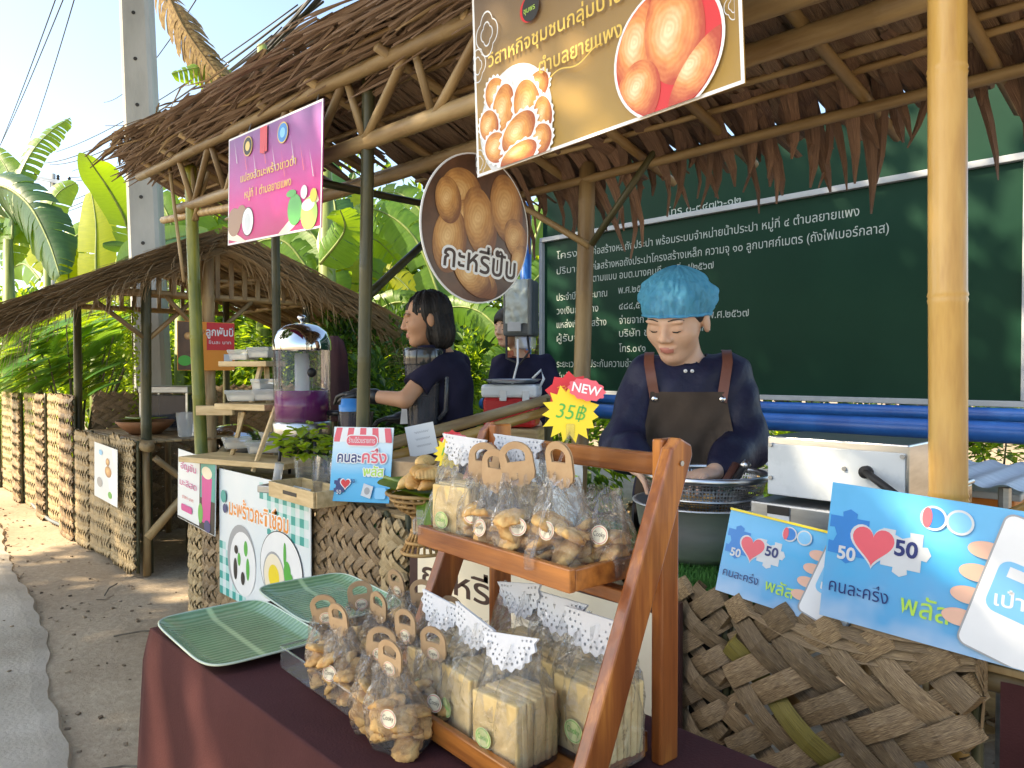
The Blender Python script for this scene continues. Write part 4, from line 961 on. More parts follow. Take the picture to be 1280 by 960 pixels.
def ink(name, c, rough=.4): return mat(name, c, tuple(min(1, q * 1.06) for q in c), 8, rough=rough)
for nm, c in (('ink_white', (.82, .83, .84)), ('ink_gold', (.72, .50, .10)), ('ink_darkbrown', (.05, .02, .015)), ('ink_red', (.65, .02, .03)), ('ink_pinkred', (.78, .12, .16)), ('ink_navy', (.015, .03, .16)), ('ink_blue', (.02, .22, .62)),
              ('ink_sky', (.20, .55, .85)), ('ink_green', (.08, .42, .06)), ('ink_lime', (.45, .72, .10)), ('ink_teal', (.02, .33, .30)), ('ink_tealpale', (.45, .70, .68)), ('ink_orange', (.80, .27, .02)), ('ink_purple', (.22, .02, .30)),
              ('ink_cream', (.85, .76, .58)), ('ink_yellow', (.86, .66, .03)), ('ink_coconut', (.32, .15, .06)), ('ink_grey', (.35, .36, .38)), ('ink_palegrey', (.62, .65, .68)), ('ink_magenta', (.62, .03, .28)), ('ink_skin', (.80, .48, .36))): ink(nm, c)
def poster_mat(name, stops, axis, lo, hi, corr=0, rough=.3, noise=.25, nscale=5):
    m = gradient_mat(name, stops, axis, lo, hi, rough, noise, nscale)
    if corr:
        t = m.node_tree; N = t.nodes.new; tc = N('ShaderNodeTexCoord'); wv = N('ShaderNodeTexWave'); wv.bands_direction = 'X'; wv.inputs['Scale'].default_value = corr; bn = N('ShaderNodeBump'); bn.inputs['Strength'].default_value = .35; bn.inputs['Distance'].default_value = .004
        t.links.new(tc.outputs['Object'], wv.inputs['Vector']); t.links.new(wv.outputs['Fac'], bn.inputs['Height']); t.links.new(bn.outputs[0], t.nodes['Principled BSDF'].inputs['Normal'])
    return m
class Sign:
    """flat board standing in its own x-z plane; L() reads where a sighted point falls on the board"""
    def __init__(s, name, label, cat, org, rot, W, H, m, th=.004, edge=None, poly=None):
        s.t = thing(name, label, cat, org, rot=rot); s.M = Matrix.LocRotScale(Vector(org), Euler(rot), None); s.I = s.M.inverted(); s.W, s.H = W, H; s.k = 1; s.n = 0
        b = MB(); b.prism(poly or rect(0, 0, W, H), th); b.build('board', m, s.t)
        if edge: shape(s.t, 'border', rect(0, 0, W, H), edge, -.0004, [rect(.008, .008, W - .008, H - .008)])
    def L(s, px, py):
        o = s.I @ Vector((0, 0, CAM_H)); d = s.I.to_3x3() @ _ray(px, py); k = -o.y / d.y; p = o + d * k; return (p.x, p.z)
    def P(s, *pix): return [s.L(*p) for p in pix]
    def lay(s): s.n += 1; return -.0006 - .0003 * s.n
    def clip(s, poly):
        if not s.W: return poly
        for ax, lim, sg in ((0, .003, 1), (0, s.W - .003, -1), (1, .003, 1), (1, s.H - .003, -1)):
            out = []
            for i in range(len(poly)):
                a, b = poly[i - 1], poly[i]; ia, ib = (a[ax] - lim) * sg >= 0, (b[ax] - lim) * sg >= 0
                if ia != ib: t_ = (lim - a[ax]) / (b[ax] - a[ax]); out.append((a[0] + (b[0] - a[0]) * t_, a[1] + (b[1] - a[1]) * t_))
                if ib: out.append(b)
            poly = out
            if len(poly) < 3: return None
        return poly
    def shp(s, name, poly, m, holes=()):
        q = s.clip(list(poly)) if not holes else poly
        return shape(s.t, name, q, M[m], s.lay(), holes) if q else None
    def span(s, x0, x1, y0, y1):
        l, r, t_, b = s.L(x0, (y0 + y1) / 2), s.L(x1, (y0 + y1) / 2), s.L((x0 + x1) / 2, y0), s.L((x0 + x1) / 2, y1); return ((l[0] + r[0]) / 2, (t_[1] + b[1]) / 2), (r[0] - l[0]) / 2, (t_[1] - b[1]) / 2
    def orb(s, name, c, a, b, m, rot=0, n=28, poly=None):
        q = poly or ellipse(0, 0, a, b, n, rot); q = s.clip([(p[0] + c[0], p[1] + c[1]) for p in q])
        if not q: return None
        q = [(p[0] - c[0], p[1] - c[1]) for p in q]; return MB().flat(q, 0).build(name, M[m], s.t, loc=(c[0], s.lay(), c[1]))
    def txt(s, body, x, z, size, m, **k): return text(s.t, body, x, z, size, M[m], s.lay(), **k)
def scallop(cx, cz, a, b, n=40, rot=0, amp=.06, lobes=18):
    return [(cx + (a * math.cos(t) * math.cos(rot) - b * math.sin(t) * math.sin(rot)) * (1 + amp * math.sin(lobes * t)), cz + (a * math.cos(t) * math.sin(rot) + b * math.sin(t) * math.cos(rot)) * (1 + amp * math.sin(lobes * t))) for t in (2 * math.pi * i / (n * 3) for i in range(n * 3))]
def line_poly(pts, w):
    o1, o2 = [], []
    for i, p in enumerate(pts):
        a, b = pts[max(i - 1, 0)], pts[min(i + 1, len(pts) - 1)]; d = Vector((b[0] - a[0], b[1] - a[1])).normalized(); n = (-d.y * w / 2, d.x * w / 2)
        o1.append((p[0] + n[0], p[1] + n[1])); o2.append((p[0] - n[0], p[1] - n[1]))
    return o1 + o2[::-1]
# ---- gold banner
poster_mat('gold_print', [(0, (.44, .27, .05)), (.45, (.36, .22, .06)), (1, (.16, .105, .06))], 'Z', 0, .5, 150, .36, .1)
org = on_y(597, 222, 1.35); s = Sign('gold_banner', 'gold corrugated banner with two oval pastry photos and Thai lettering', 'banner', org, (0, R(-2.6), 0), .80, .50, M['gold_print'], .004, M['ink_white'])
c, ea, eb = s.span(600, 691, 80, 221); s.shp('plate_photo', ellipse(c[0], c[1], ea, eb, 40), 'ink_palegrey'); PK = ea / .098
for (px, py, a, b_, r) in ((620, 118, .028, .036, .5), (672, 108, .03, .028, .3), (630, 140, .032, .055, -.15), (660, 133, .034, .055, .25), (680, 143, .022, .036, .2), (613, 158, .026, .034, .4), (622, 185, .034, .030, -.6), (676, 176, .032, .030, .5), (650, 166, .048, .034, .45), (650, 196, .05, .026, .2)):
    c = s.L(px, py); a *= PK; b_ *= PK * .95; s.shp('paper_cup', scallop(c[0], c[1], a * 1.18, b_ * 1.15, 30, r), 'ink_white'); s.orb('pastry', c, a, b_, 'pastry_print', r)
c, ea, eb = s.span(769, 910, -22, 148); s.shp('oval_photo', ellipse(c[0], c[1], ea, eb, 48), 'ink_white'); s.shp('oval_photo', ellipse(c[0], c[1], ea * .95, eb * .96, 48), 'ink_red')
def clip_e(poly, c, a, b_): return [(c[0] + max(-1, min(1, 1 / max(1, math.hypot((p[0] - c[0]) / a, (p[1] - c[1]) / b_)))) * (p[0] - c[0]), c[1] + (p[1] - c[1]) / max(1, math.hypot((p[0] - c[0]) / a, (p[1] - c[1]) / b_))) for p in poly]
for (px, py, a, b_, r) in ((800, 58, .055, .10, -.3), (845, 40, .075, .115, .1), (800, 120, .06, .075, -.2), (880, 96, .055, .11, -.75)):
    q = s.L(px, py); e = clip_e(ellipse(q[0], q[1], a, b_, 36, r), c, ea * .94, eb * .95); s.orb('pastry', q, 0, 0, 'pastry_red', poly=[(p[0] - q[0], p[1] - q[1]) for p in e])
a0 = s.L(613, 88); a1 = s.L(782, 30)
s.txt('วิสาหกิจชุมชนกลุ่มบ้าน', a0[0], a0[1] + .004, .036, 'ink_gold', align='L', width=a1[0] - a0[0], grow=.01); q = s.L(677, 92); q1 = s.L(781, 50); s.txt('ตำบลยายแพง', q[0], q[1] - .004, .036, 'ink_gold', align='L', width=q1[0] - q[0], grow=.01)
q = s.L(665, 12); s.orb('emblem', q, .034, .034, 'ink_red'); s.orb('emblem', (q[0] + .004, q[1]), .03, .034, 'black_ink'); s.txt('ชุมพร', q[0], q[1] - .008, .014, 'ink_lime', width=.04)
for (px, py, k) in ((612, 44, 1.0), (601, 84, .75), (921, 8, .5), (604, 205, .6)):
    q = s.L(px, py); fl = [(q[0] + (.048 + .014 * abs(math.cos(2 * t_))) * k * math.cos(t_) * .72, q[1] + (.048 + .014 * abs(math.cos(2 * t_))) * k * math.sin(t_)) for t_ in np.linspace(0, 2 * math.pi, 33)[:-1]]
    for f in (1, .55): o_ = [(q[0] + (p[0] - q[0]) * f, q[1] + (p[1] - q[1]) * f) for p in fl]; i_ = [(q[0] + (p[0] - q[0]) * (f - .07), q[1] + (p[1] - q[1]) * (f - .07)) for p in fl]; s.shp('ornament', [(max(.009, min(.79, p[0])), p[1]) for p in o_], 'ink_palegrey', [[(max(.0095, min(.7895, p[0])), p[1]) for p in i_]])
s.shp('flourish', line_poly([(s.L(690, 97)[0] + .14 * t_, s.L(690, 97)[1] - .008 + .018 * t_ + .008 * math.sin(t_ * 7)) for t_ in np.linspace(0, 1.2, 20)], .003), 'ink_gold')
# ---- pink banner
poster_mat('pink_print', [(0, (.60, .015, .15)), (.35, (.80, .02, .30)), (.62, (.55, .10, .42)), (1, (.30, .16, .42))], 'Z', 0, .47, 150, .36)
org = on_y(285, 307, 1.4); s = Sign('pink_banner', 'pink and violet coconut banner with gold Thai lettering', 'banner', org, (0, R(2.3), 0), .83, .47, M['pink_print'], .004, M['ink_white'])
s.shp('ribbon', s.P((285, 285), (310, 303), (345, 296), (395, 235), (399, 250), (350, 302), (310, 305), (286, 300)), 'ink_cream')
for (px, py, a, b_, m) in ((293, 278, .07, .062, 'ink_coconut'), (302, 268, .05, .04, 'ink_coconut'), (310, 277, .058, .062, 'black_ink'), (310, 277, .054, .058, 'ink_white'), (310, 278, .03, .038, 'ink_palegrey')): s.orb('coconut', s.L(px, py), a, b_, m)
for (px, py, a, b_, m) in ((369, 262, .058, .06, 'ink_green'), (387, 267, .064, .062, 'ink_lime'), (386, 256, .05, .022, 'ink_white'), (365, 242, .04, .014, 'ink_green'), (381, 240, .026, .026, 'ink_white'), (393, 244, .026, .026, 'ink_yellow')): s.orb('green_coconut', s.L(px, py), a, b_, m)
q = s.L(302, 225); s.txt('แปลงอัตมะพร้าวขาวดำ', q[0], q[1] - .012, .034, 'ink_yellow', align='L', width=.50); q = s.L(307, 245); s.txt('หมู่ที่ 1 ตำบลยายแพง', q[0], q[1] - .012, .034, 'ink_yellow', align='L', width=.42)
for px, py, m, m2 in ((311, 183, 'black_ink', 'ink_gold'), (355, 166, 'ink_blue', 'ink_gold')):
    q = s.L(px, py); s.orb('emblem', q, .045, .042, m2); s.orb('emblem', q, .04, .037, m); s.orb('emblem', q, .022, .02, 'ink_sky' if m == 'ink_blue' else 'ink_gold')
q = s.L(331, 174); s.shp('emblem', rect(q[0] - .03, q[1] - .055, q[0] + .035, q[1] + .05), 'ink_red'); s.orb('emblem', (q[0], q[1] - .04), .02, .02, 'ink_red')
for k in range(9):
    q = s.L(298 + k * 12, 205 + (k % 3) * 8); s.shp('light_streak', [(q[0], q[1]), (q[0] + .006, q[1]), (q[0] - .03, q[1] + .11)], 'ink_pinkred' if k % 2 else 'ink_palegrey')
for (X, Y, a, bq) in ((-3.2, 1.43, 2.33, 2.42), (-2.62, 1.43, 2.29, 2.40)): MB().tube([(X - org.x, Y - org.y, a - org.z), (X - org.x, Y + .03 - org.y, bq - org.z)], .002, 5).build('tie_wire', M['steel_dull'], s.t)
# ---- round pastry sign
cw = at_d(597, 286, 2.32)
_m = Matrix.LocRotScale(cw, Euler((R(2), 0, R(90))), None).inverted()
def _hit(px, py): o_ = _m @ Vector((0, 0, CAM_H)); d_ = _m.to_3x3() @ _ray(px, py); p_ = o_ - d_ * (o_.y / d_.y); return p_
_a, _b = _hit(553, 331), _hit(642, 350); roll = -math.atan2(_b.z - _a.z, _b.x - _a.x); s = Sign('round_sign', 'round hanging sign with brown curry puff photo and large Thai word', 'sign', cw, (R(2), roll, R(90)), 0, 0, M['ink_white'], .004, poly=ellipse(0, 0, .222, .232, 64))
mat('photo_dark', (.06, .025, .012), (.16, .07, .035), 7, rough=.3)
s.shp('photo', ellipse(0, 0, .217, .227, 64), 'photo_dark')
for (px, py, a, b_, r) in ((577, 245, .085, .085, .5), (583, 270, .06, .05, .3), (562, 300, .065, .10, -.1), (600, 278, .066, .11, .35), (633, 262, .070, .11, .3), (560, 250, .05, .07, .2), (645, 300, .05, .07, .6), (600, 350, .08, .045, -.5), (652, 330, .05, .06, .3), (590, 345, .09, .05, -.55)):
    q = s.L(px, py); e = clip_e(ellipse(q[0], q[1], a, b_, 32, r), (0, 0), .215, .225); s.orb('pastry', q, 0, 0, 'pastry_brown', poly=[(p[0] - q[0], p[1] - q[1]) for p in e])
a_, b_ = s.L(553, 331), s.L(642, 350); q = ((a_[0] + b_[0]) / 2, (a_[1] + b_[1]) / 2); w_ = b_[0] - a_[0]; s.txt('กะหรี่ปั๊บ', q[0], q[1] - .0, .068, 'ink_white', width=w_, halo=.14); s.txt('กะหรี่ปั๊บ', q[0], q[1] - .0, .068, 'ink_darkbrown', width=w_, grow=.012)
MB().tube([(0, .002, .21), (.0, .05, .66)], .002, 5).build('string', M['black_ink'], s.t)
# ---- cream pastry sign on the counter front
mat('sign_brown', (.045, .018, .018), (.06, .024, .022), 5, rough=.35)
org = on_y(512, 657, 1.44); org.z = .30; W_ = on_y(850, 757, 1.44).x - org.x; s = Sign('pastry_sign', 'brown edged cream sign with dark Thai pastry name behind the wooden rack', 'sign', org, (0, 0, 0), W_, .47, M['sign_brown'], .012)
s.shp('panel', rrect(.045, .03, W_ - .05, .43, .03), 'ink_cream')
s.txt('กะหรี่ปั๊บ', .07, .315, .072, 'ink_darkbrown', align='L', width=.52, grow=.012); s.txt('น', W_ - .14, .20, .05, 'ink_red', grow=.01); s.txt('อ', W_ - .14, .10, .05, 'ink_darkbrown', grow=.01); s.txt('ขนม', .15, .22, .05, 'ink_red', grow=.01)
# ---- gingham coconut poster
mat('poster_pale', (.72, .80, .84), (.80, .84, .86), 3, rough=.35)
org = on_y(275, 740, 1.44); tr = on_y(388, 617, 1.44); s = Sign('coconut_poster', 'white poster with teal gingham corner and orange Thai lettering above dessert bowls', 'poster', org, (0, 0, 0), tr.x - org.x, on_y(277, 586, 1.44).z - org.z, M['poster_pale'], .004)
W_, H_ = s.W, s.H; k = .036
for i in range(int(W_ / k)):
    for j in range(int(H_ / k)):
        x, z = i * k, j * k; top = (z > H_ - .27 and x > W_ * .42 + (H_ - z) * .55) or (x < .10 and z < H_ * .42 - x * .6) or (z < .05 and x < .28)
        if not top or x + k > W_ or z + k > H_: continue
        if i % 2 == 0 and j % 2 == 0: shape(s.t, 'gingham_square', rect(x, z, x + k, z + k), M['ink_teal'], -.0008)
        elif (i + j) % 2: shape(s.t, 'gingham_square', rect(x, z, x + k, z + k), M['ink_tealpale'], -.0008)
s.n = 2
q = s.L(287, 637); s.txt('มะพร้าวกะทิเชื่อม', q[0], q[1] - .02, .07, 'ink_white', align='L', width=.58, halo=.12); s.txt('มะพร้าวกะทิเชื่อม', q[0], q[1] - .02, .07, 'ink_orange', align='L', width=.58, grow=.02)
q = s.L(302, 700); s.orb('bowl', q, .15, .16, 'ink_grey'); s.orb('bowl', (q[0] + .015, q[1] - .015), .135, .145, 'ink_white')
for (dx, dz, a, b_, m) in ((.05, .06, .02, .035, 'ink_green'), (.07, -.03, .018, .05, 'ink_green'), (-.02, .0, .016, .03, 'ink_green'), (-.06, -.05, .02, .05, 'black_ink'), (-.05, .04, .02, .02, 'black_ink'), (.02, -.08, .02, .03, 'black_ink')): s.orb('dessert', (q[0] + dx, q[1] + dz), a, b_, m)
q = s.L(352, 712); s.orb('plate', q, .19, .16, 'black_ink', n=48); s.orb('plate', q, .186, .156, 'ink_white', n=48); q2 = (q[0] - .06, q[1] - .04); s.orb('bowl', q2, .10, .105, 'ink_grey'); s.orb('bowl', q2, .092, .095, 'ink_cream'); s.orb('bowl', q2, .05, .05, 'ink_yellow')
for dx, dz, a, b_ in ((.06, .0, .03, .045), (.04, .07, .012, .05), (.09, -.03, .02, .03)): s.orb('leaf_print', (q[0] + dx, q[1] + dz), a, b_, 'ink_green')
q = s.L(281, 620); s.orb('emblem', q, .03, .03, 'ink_teal'); s.orb('emblem', (q[0] + .015, q[1] - .055), .022, .022, 'ink_navy')
# ---- purple drink poster
org = on_y(222, 646, 1.42); tr = on_y(268, 580, 1.42); s = Sign('drink_poster', 'small poster with purple iced drink photo and pink Thai lettering', 'poster', org, (0, R(3), 0), tr.x - org.x, .36, M['poster_pale'], .003)
s.shp('photo', rect(s.W * .6, .0, s.W, s.H), 'black_ink'); s.shp('border', rect(0, 0, s.W * .6, .012), 'black_ink'); s.shp('photo', rect(s.W * .63, .16, s.W, s.H), 'ink_teal')
s.shp('glass_print', [(s.W * .68, .04), (s.W * .88, .04), (s.W * .92, .27), (s.W * .66, .27)], 'ink_magenta'); s.orb('foam', (s.W * .79, .29), s.W * .13, .03, 'ink_cream'); s.orb('leaf_print', (s.W * .64, .08), .03, .05, 'ink_green'); s.orb('flower_print', (s.W * .82, .03), .04, .03, 'ink_navy')
s.txt('อัญชัน', s.W * .3, .265, .035, 'ink_magenta', width=s.W * .42); s.txt('มะลิสด', s.W * .3, .18, .032, 'ink_magenta', width=s.W * .46); s.shp('tab', rrect(s.W * .12, .05, s.W * .42, .085, .012), 'ink_magenta'); s.txt('ราคา บาท', s.W * .3, .115, .018, 'ink_red', width=s.W * .3)
# ---- white photo poster on the far counter
org = on_y(118, 619, 1.44); tr = on_y(146, 563, 1.44); s = Sign('photo_poster', 'white paper poster with brown food photos on the hut counter', 'poster', org, (0, R(2), 0), tr.x - org.x, on_y(118, 552, 1.44).z - org.z, M['poster_pale'], .002)
for dx, dz, a, b_, m in ((.62, .55, .14, .10, 'pastry_brown'), (.6, .72, .08, .07, 'pastry_brown'), (.25, .3, .12, .09, 'ink_grey'), (.7, .15, .08, .06, 'ink_green'), (.3, .85, .08, .05, 'ink_sky')): s.orb('photo', (s.W * dx, s.H * dz), s.W * a, s.H * b_, m)
# ---- orange poster hanging on the hut post
org = on_x(222, 463, -4.93); tr = on_x(293, 404, -4.93); W_ = tr.y - org.y; s = Sign('orange_poster', 'orange and black poster with Thai lettering hanging on the hut post', 'poster', org, (0, 0, R(90)), W_, tr.z - org.z, M['ink_orange'], .003)
s.shp('photo', rect(0, 0, W_ * .42, s.H), 'photo_dark'); s.shp('panel', rect(W_ * .5, s.H * .42, W_, s.H), 'ink_red')
for dx, dz, r_q, m in ((.2, .7, .07, 'pastry_brown'), (.32, .45, .06, 'pastry_print'), (.12, .2, .09, 'ink_green'), (.3, .2, .06, 'pastry_brown'), (.4, .8, .05, 'pastry_print')): s.orb('food_print', (W_ * dx, s.H * dz), W_ * r_q * 1.3, W_ * r_q, m)
s.txt('ลูกพันปี', W_ * .73, s.H * .72, .05, 'ink_white', width=W_ * .48, grow=.02); s.txt('ชิ้นละ บาท', W_ * .73, s.H * .55, .022, 'ink_white', width=W_ * .4); s.shp('white_square', rect(W_ * .8, s.H * .08, W_ * .95, s.H * .34), 'ink_palegrey')
# ---- small blue discount sign
def puzzle(cx, cz, r, side=1):
    out = []
    for k in range(4):
        a0 = k * math.pi / 2; pts = [(r, -r), (r, -r * .35), (r * 1.25, -r * .38), (r * 1.45, 0), (r * 1.25, r * .38), (r, r * .35)] if (k + (side < 0)) % 2 or k == 3 else [(r, -r), (r, -r * .35), (r * .75, -r * .38), (r * .6, 0), (r * .75, r * .38), (r, r * .35)]
        for x, z in pts: out.append((cx + x * math.cos(a0) - z * math.sin(a0), cz + x * math.sin(a0) + z * math.cos(a0)))
    return out
def heart(cx, cz, r): return [(cx + r * 16 * math.sin(t_) ** 3 / 16, cz + r * (13 * math.cos(t_) - 5 * math.cos(2 * t_) - 2 * math.cos(3 * t_) - math.cos(4 * t_)) / 15) for t_ in np.linspace(0, 2 * math.pi, 41)[:-1]]
poster_mat('discount_print', [(0, (.03, .42, .75)), (.35, (.10, .50, .82)), (.7, (.62, .80, .90)), (1, (.75, .85, .90))], 'Z', 0, .28, 0, .3)
bl_ = at_d(411, 626, 2.72); rz = R(33); s = Sign('discount_sign', 'small blue and white discount sign with red awning stripes', 'sign', bl_, (R(-10), 0, rz), .235, .272, M['discount_print'], .004)
W_, H_ = s.W, s.H
for k in range(9):
    x = k * W_ / 9; f = (k - 4) * .004; m = 'ink_pinkred' if k % 2 == 0 else 'ink_white'; s.shp('awning_stripe', [(x, H_ - .055 + (.012 if 2 < k < 6 else 0)), (x + W_ / 9, H_ - .055 + (.012 if 2 < k < 6 else 0)), (W_ / 2 + (x + W_ / 9 - W_ / 2) * .9, H_), (W_ / 2 + (x - W_ / 2) * .9, H_)], m)
s.shp('tab', rrect(W_ * .22, H_ - .072, W_ * .76, H_ - .028, .02), 'ink_white'); s.shp('tab', rrect(W_ * .235, H_ - .068, W_ * .745, H_ - .032, .017), 'ink_pinkred'); s.txt('ร้านนี้ร่วมรายการ', W_ * .49, H_ - .058, .018, 'ink_white', width=W_ * .44)
s.txt('คนละ', W_ * .30, H_ * .525, .036, 'ink_white', width=W_ * .39, halo=.13); s.txt('คนละ', W_ * .30, H_ * .525, .036, 'ink_navy', width=W_ * .39, grow=.02); s.txt('ครึ่ง', W_ * .72, H_ * .525, .042, 'ink_white', width=W_ * .40, halo=.12); s.txt('ครึ่ง', W_ * .72, H_ * .525, .042, 'ink_pinkred', width=W_ * .40, grow=.02)
s.txt('พลัส', W_ * .72, H_ * .35, .032, 'ink_white', width=W_ * .33, halo=.13); s.txt('พลัส', W_ * .72, H_ * .35, .032, 'ink_lime', width=W_ * .33, grow=.02)
s.shp('puzzle_logo', puzzle(W_ * .17, H_ * .2, .021), 'ink_navy'); s.shp('heart_logo', heart(W_ * .27, H_ * .24, .022), 'ink_white'); s.shp('heart_logo', heart(W_ * .27, H_ * .24, .018), 'ink_red'); s.txt('50', W_ * .17, H_ * .1, .014, 'ink_white'); s.txt('50', W_ * .39, H_ * .25, .014, 'ink_navy')
s.shp('phone_print', [(W_ * .54, H_ * .09), (W_ * .70, H_ * .05), (W_ * .74, H_ * .21), (W_ * .58, H_ * .25)], 'ink_palegrey'); s.orb('print', (W_ * .64, H_ * .15), .011, .013, 'ink_grey'); s.shp('wallet_print', rrect(W_ * .77, H_ * .05, W_ * .95, H_ * .2, .008), 'ink_sky')
# ---- the two blue phone posters
def phone_poster(label, bl_px, tl_px, y, W_, H_, rot, seed):
    poster_mat('phone_print_%d' % seed, [(0, (.36, .56, .80)), (.25, (.12, .42, .75)), (.55, (.06, .44, .80)), (.8, (.12, .50, .86)), (1, (.10, .46, .80))], 'Z', 0, H_, 0, .28, .7, 14)
    s = Sign('phone_poster', label, 'poster', on_y(*bl_px, y), rot, W_, H_, M['phone_print_%d' % seed], .003); e = H_ / .26; X = lambda f: W_ * f
    s.shp('puzzle_logo', puzzle(X(.10), H_ * .62, .036 * e), 'ink_blue'); s.shp('puzzle_logo', puzzle(X(.34), H_ * .60, .034 * e, -1), 'ink_palegrey'); s.shp('heart_logo', heart(X(.215), H_ * .60, .042 * e), 'ink_palegrey'); s.shp('heart_logo', heart(X(.215), H_ * .60, .037 * e), 'ink_pinkred')
    s.txt('50', X(.10), H_ * .45, .024 * e, 'ink_palegrey', grow=.03); s.txt('50', X(.36), H_ * .56, .028 * e, 'ink_navy', grow=.03); s.txt('คนละครึ่ง', X(.17), H_ * .20, .024 * e, 'ink_navy', width=X(.27)); s.txt('พลัส', X(.46), H_ * .17, .034 * e, 'ink_lime', width=X(.20), grow=.008)
    for k, m in ((.46, 'ink_navy'), (.565, 'ink_palegrey')): s.orb('emblem', (X(k), H_ * .86), .022 * e, .022 * e, 'ink_palegrey'); s.orb('emblem', (X(k), H_ * .86), .018 * e, .018 * e, 'ink_sky' if m != 'ink_navy' else 'ink_blue')
    s.orb('emblem', (X(.435), H_ * .86), .008 * e, .018 * e, 'ink_pinkred')
    def tr(p, c=(X(.83), H_ * .47), a=R(-14)): return (c[0] + (p[0] * math.cos(a) - p[1] * math.sin(a)), c[1] + (p[0] * math.sin(a) + p[1] * math.cos(a)))
    for k in range(4): q = tr((-.075 * e, (-.08 + .042 * k) * e)); s.orb('finger_print', q, .028 * e, .015 * e, 'ink_skin')
    w2, h2 = .066 * e, .118 * e; s.shp('phone_print', [tr(p) for p in rrect(-w2 - .003, -h2 - .003, w2 + .003, h2 + .003, .016 * e)], 'ink_grey'); s.shp('phone_print', [tr(p) for p in rrect(-w2, -h2, w2, h2, .014 * e)], 'ink_white')
    s.shp('phone_print', [tr(p) for p in rrect(-.02 * e, h2 - .016 * e, .02 * e, h2 - .006 * e, .004 * e)], 'ink_grey'); s.shp('wallet_print', [tr(p) for p in rrect(-.05 * e, -.045 * e, .062 * e, .045 * e, .018 * e)], 'ink_sky'); s.shp('card_print', [tr(p) for p in rect(-.035 * e, .018 * e, .02 * e, .036 * e)], 'ink_white')
    q = tr((.004, -.018 * e)); s.txt('เป๋าตัง', q[0], q[1] - .006 * e, .024 * e, 'ink_white', width=.085 * e, grow=.015); return s
s = phone_poster('small blue phone poster with a yellow top edge leaning over the grass mat', (894, 737), None, 1.46, .30, .185, (R(-12), R(6), R(4)), 1)
shape(s.t, 'border', rect(0, .180, .30, .185), M['ink_yellow'], -.004)
phone_poster('large blue phone poster wired to the golden bamboo post', (1024, 768), None, 1.445, .40, .262, (R(-6), R(3), R(2)), 2)
# ---- handwritten cards
for (px, py, d, w_, h_, rot, lb) in ((500, 530, 3.3, .17, .085, (R(-35), R(-4), R(40)), 'white framed card lying tilted beside the black jug'), (513, 572, 2.9, .115, .12, (R(-4), R(-12), R(40)), 'handwritten white note hanging under the bamboo rail')):
    s = Sign('note_card', lb, 'card', at_d(px, py, d), rot, w_, h_, M['white_paper'], .002)
    for k in range(3): s.shp('handwriting', line_poly([(w_ * (.3 + .5 * f), h_ * (.75 - .22 * k) + .004 * math.sin(f * 40 + k)) for f in np.linspace(0, 1, 30)], .0016), 'ink_grey')

# ================================================================== front table
mat('maroon_cloth', (.056, .020, .020), (.080, .029, .029), 3, rough=.85, bump=.15, bscale=260, spec=.12)
TZ = .78; TX0, TX1, TY0, TY1 = -1.595, -.12, .492, .93
t = thing('table', 'low display table draped in plain maroon cloth', 'table', (-.85, .71, 0))
def cloth(u, v):
    """u runs round the table outline, v from the middle of the top, over the edge and down the skirt"""
    cx, cy, hx, hy = (TX0 + TX1) / 2, (TY0 + TY1) / 2, (TX1 - TX0) / 2, (TY1 - TY0) / 2
    a = u * 4; k = int(a) % 4; f = a - int(a); e = [(-1 + 2 * f, -1), (1, -1 + 2 * f), (1 - 2 * f, 1), (-1, 1 - 2 * f)][k]; rr = .03
    if v <= .5: s_ = v / .5; return (cx + e[0] * (hx - .012) * s_, cy + e[1] * (hy - .012) * s_, TZ)
    g = (v - .5) / .5; dz = g ** 1.0 * (TZ - .03)
    corner = max(0, 1 - min(abs(e[0] * hx - hx), abs(e[0] * hx + hx)) / .12) if abs(e[1]) == 1 else max(0, 1 - min(abs(e[1] * hy - hy), abs(e[1] * hy + hy)) / .12)
    out = .012 * min(1, g * 14) + g * .004 + g * (.026 * math.sin(u * 61) + .018 * math.sin(u * 127 + 1) + .02 * math.sin(u * 39 + 2)) * .9 + corner * g * .012
    nx = (1 if e[0] > 0 else -1) if abs(e[0]) == 1 else 0; ny = (1 if e[1] > 0 else -1) if abs(e[1]) == 1 else 0
    l = max(1, math.hypot(nx, ny)); ed = min(1, g * 16)
    return (cx + e[0] * (hx - .012) + nx / l * out, cy + e[1] * (hy - .012) + ny / l * out, TZ - dz - (1 - ed) * 0 - .004 * ed)
b = MB(); vs_ = [0, .2, .4, .47, .492, .5, .503, .507, .512, .52, .54, .58, .65, .75, .87, 1]; nu = 240; o = 0
for v in vs_:
    for i in range(nu): b.v.append(Vector(cloth(i / nu, v)))
for j in range(len(vs_) - 1):
    for i in range(nu): b.face([j * nu + i, j * nu + (i + 1) % nu, (j + 1) * nu + (i + 1) % nu, (j + 1) * nu + i][::-1])
b.build('tablecloth', M['maroon_cloth'], t, True)
MB().box(((TX0 + TX1) / 2, (TY0 + TY1) / 2, TZ - .02), (TX1 - TX0 - .06, TY1 - TY0 - .06, .03)).build('tabletop', M['plank'], t)
for x in (TX0 + .1, TX1 - .1):
    for y in (TY0 + .08, TY1 - .08): MB().tube([(x, y, 0), (x, y, TZ - .04)], .015, 8).build('leg', M['steel_dull'], t)
settle(t)
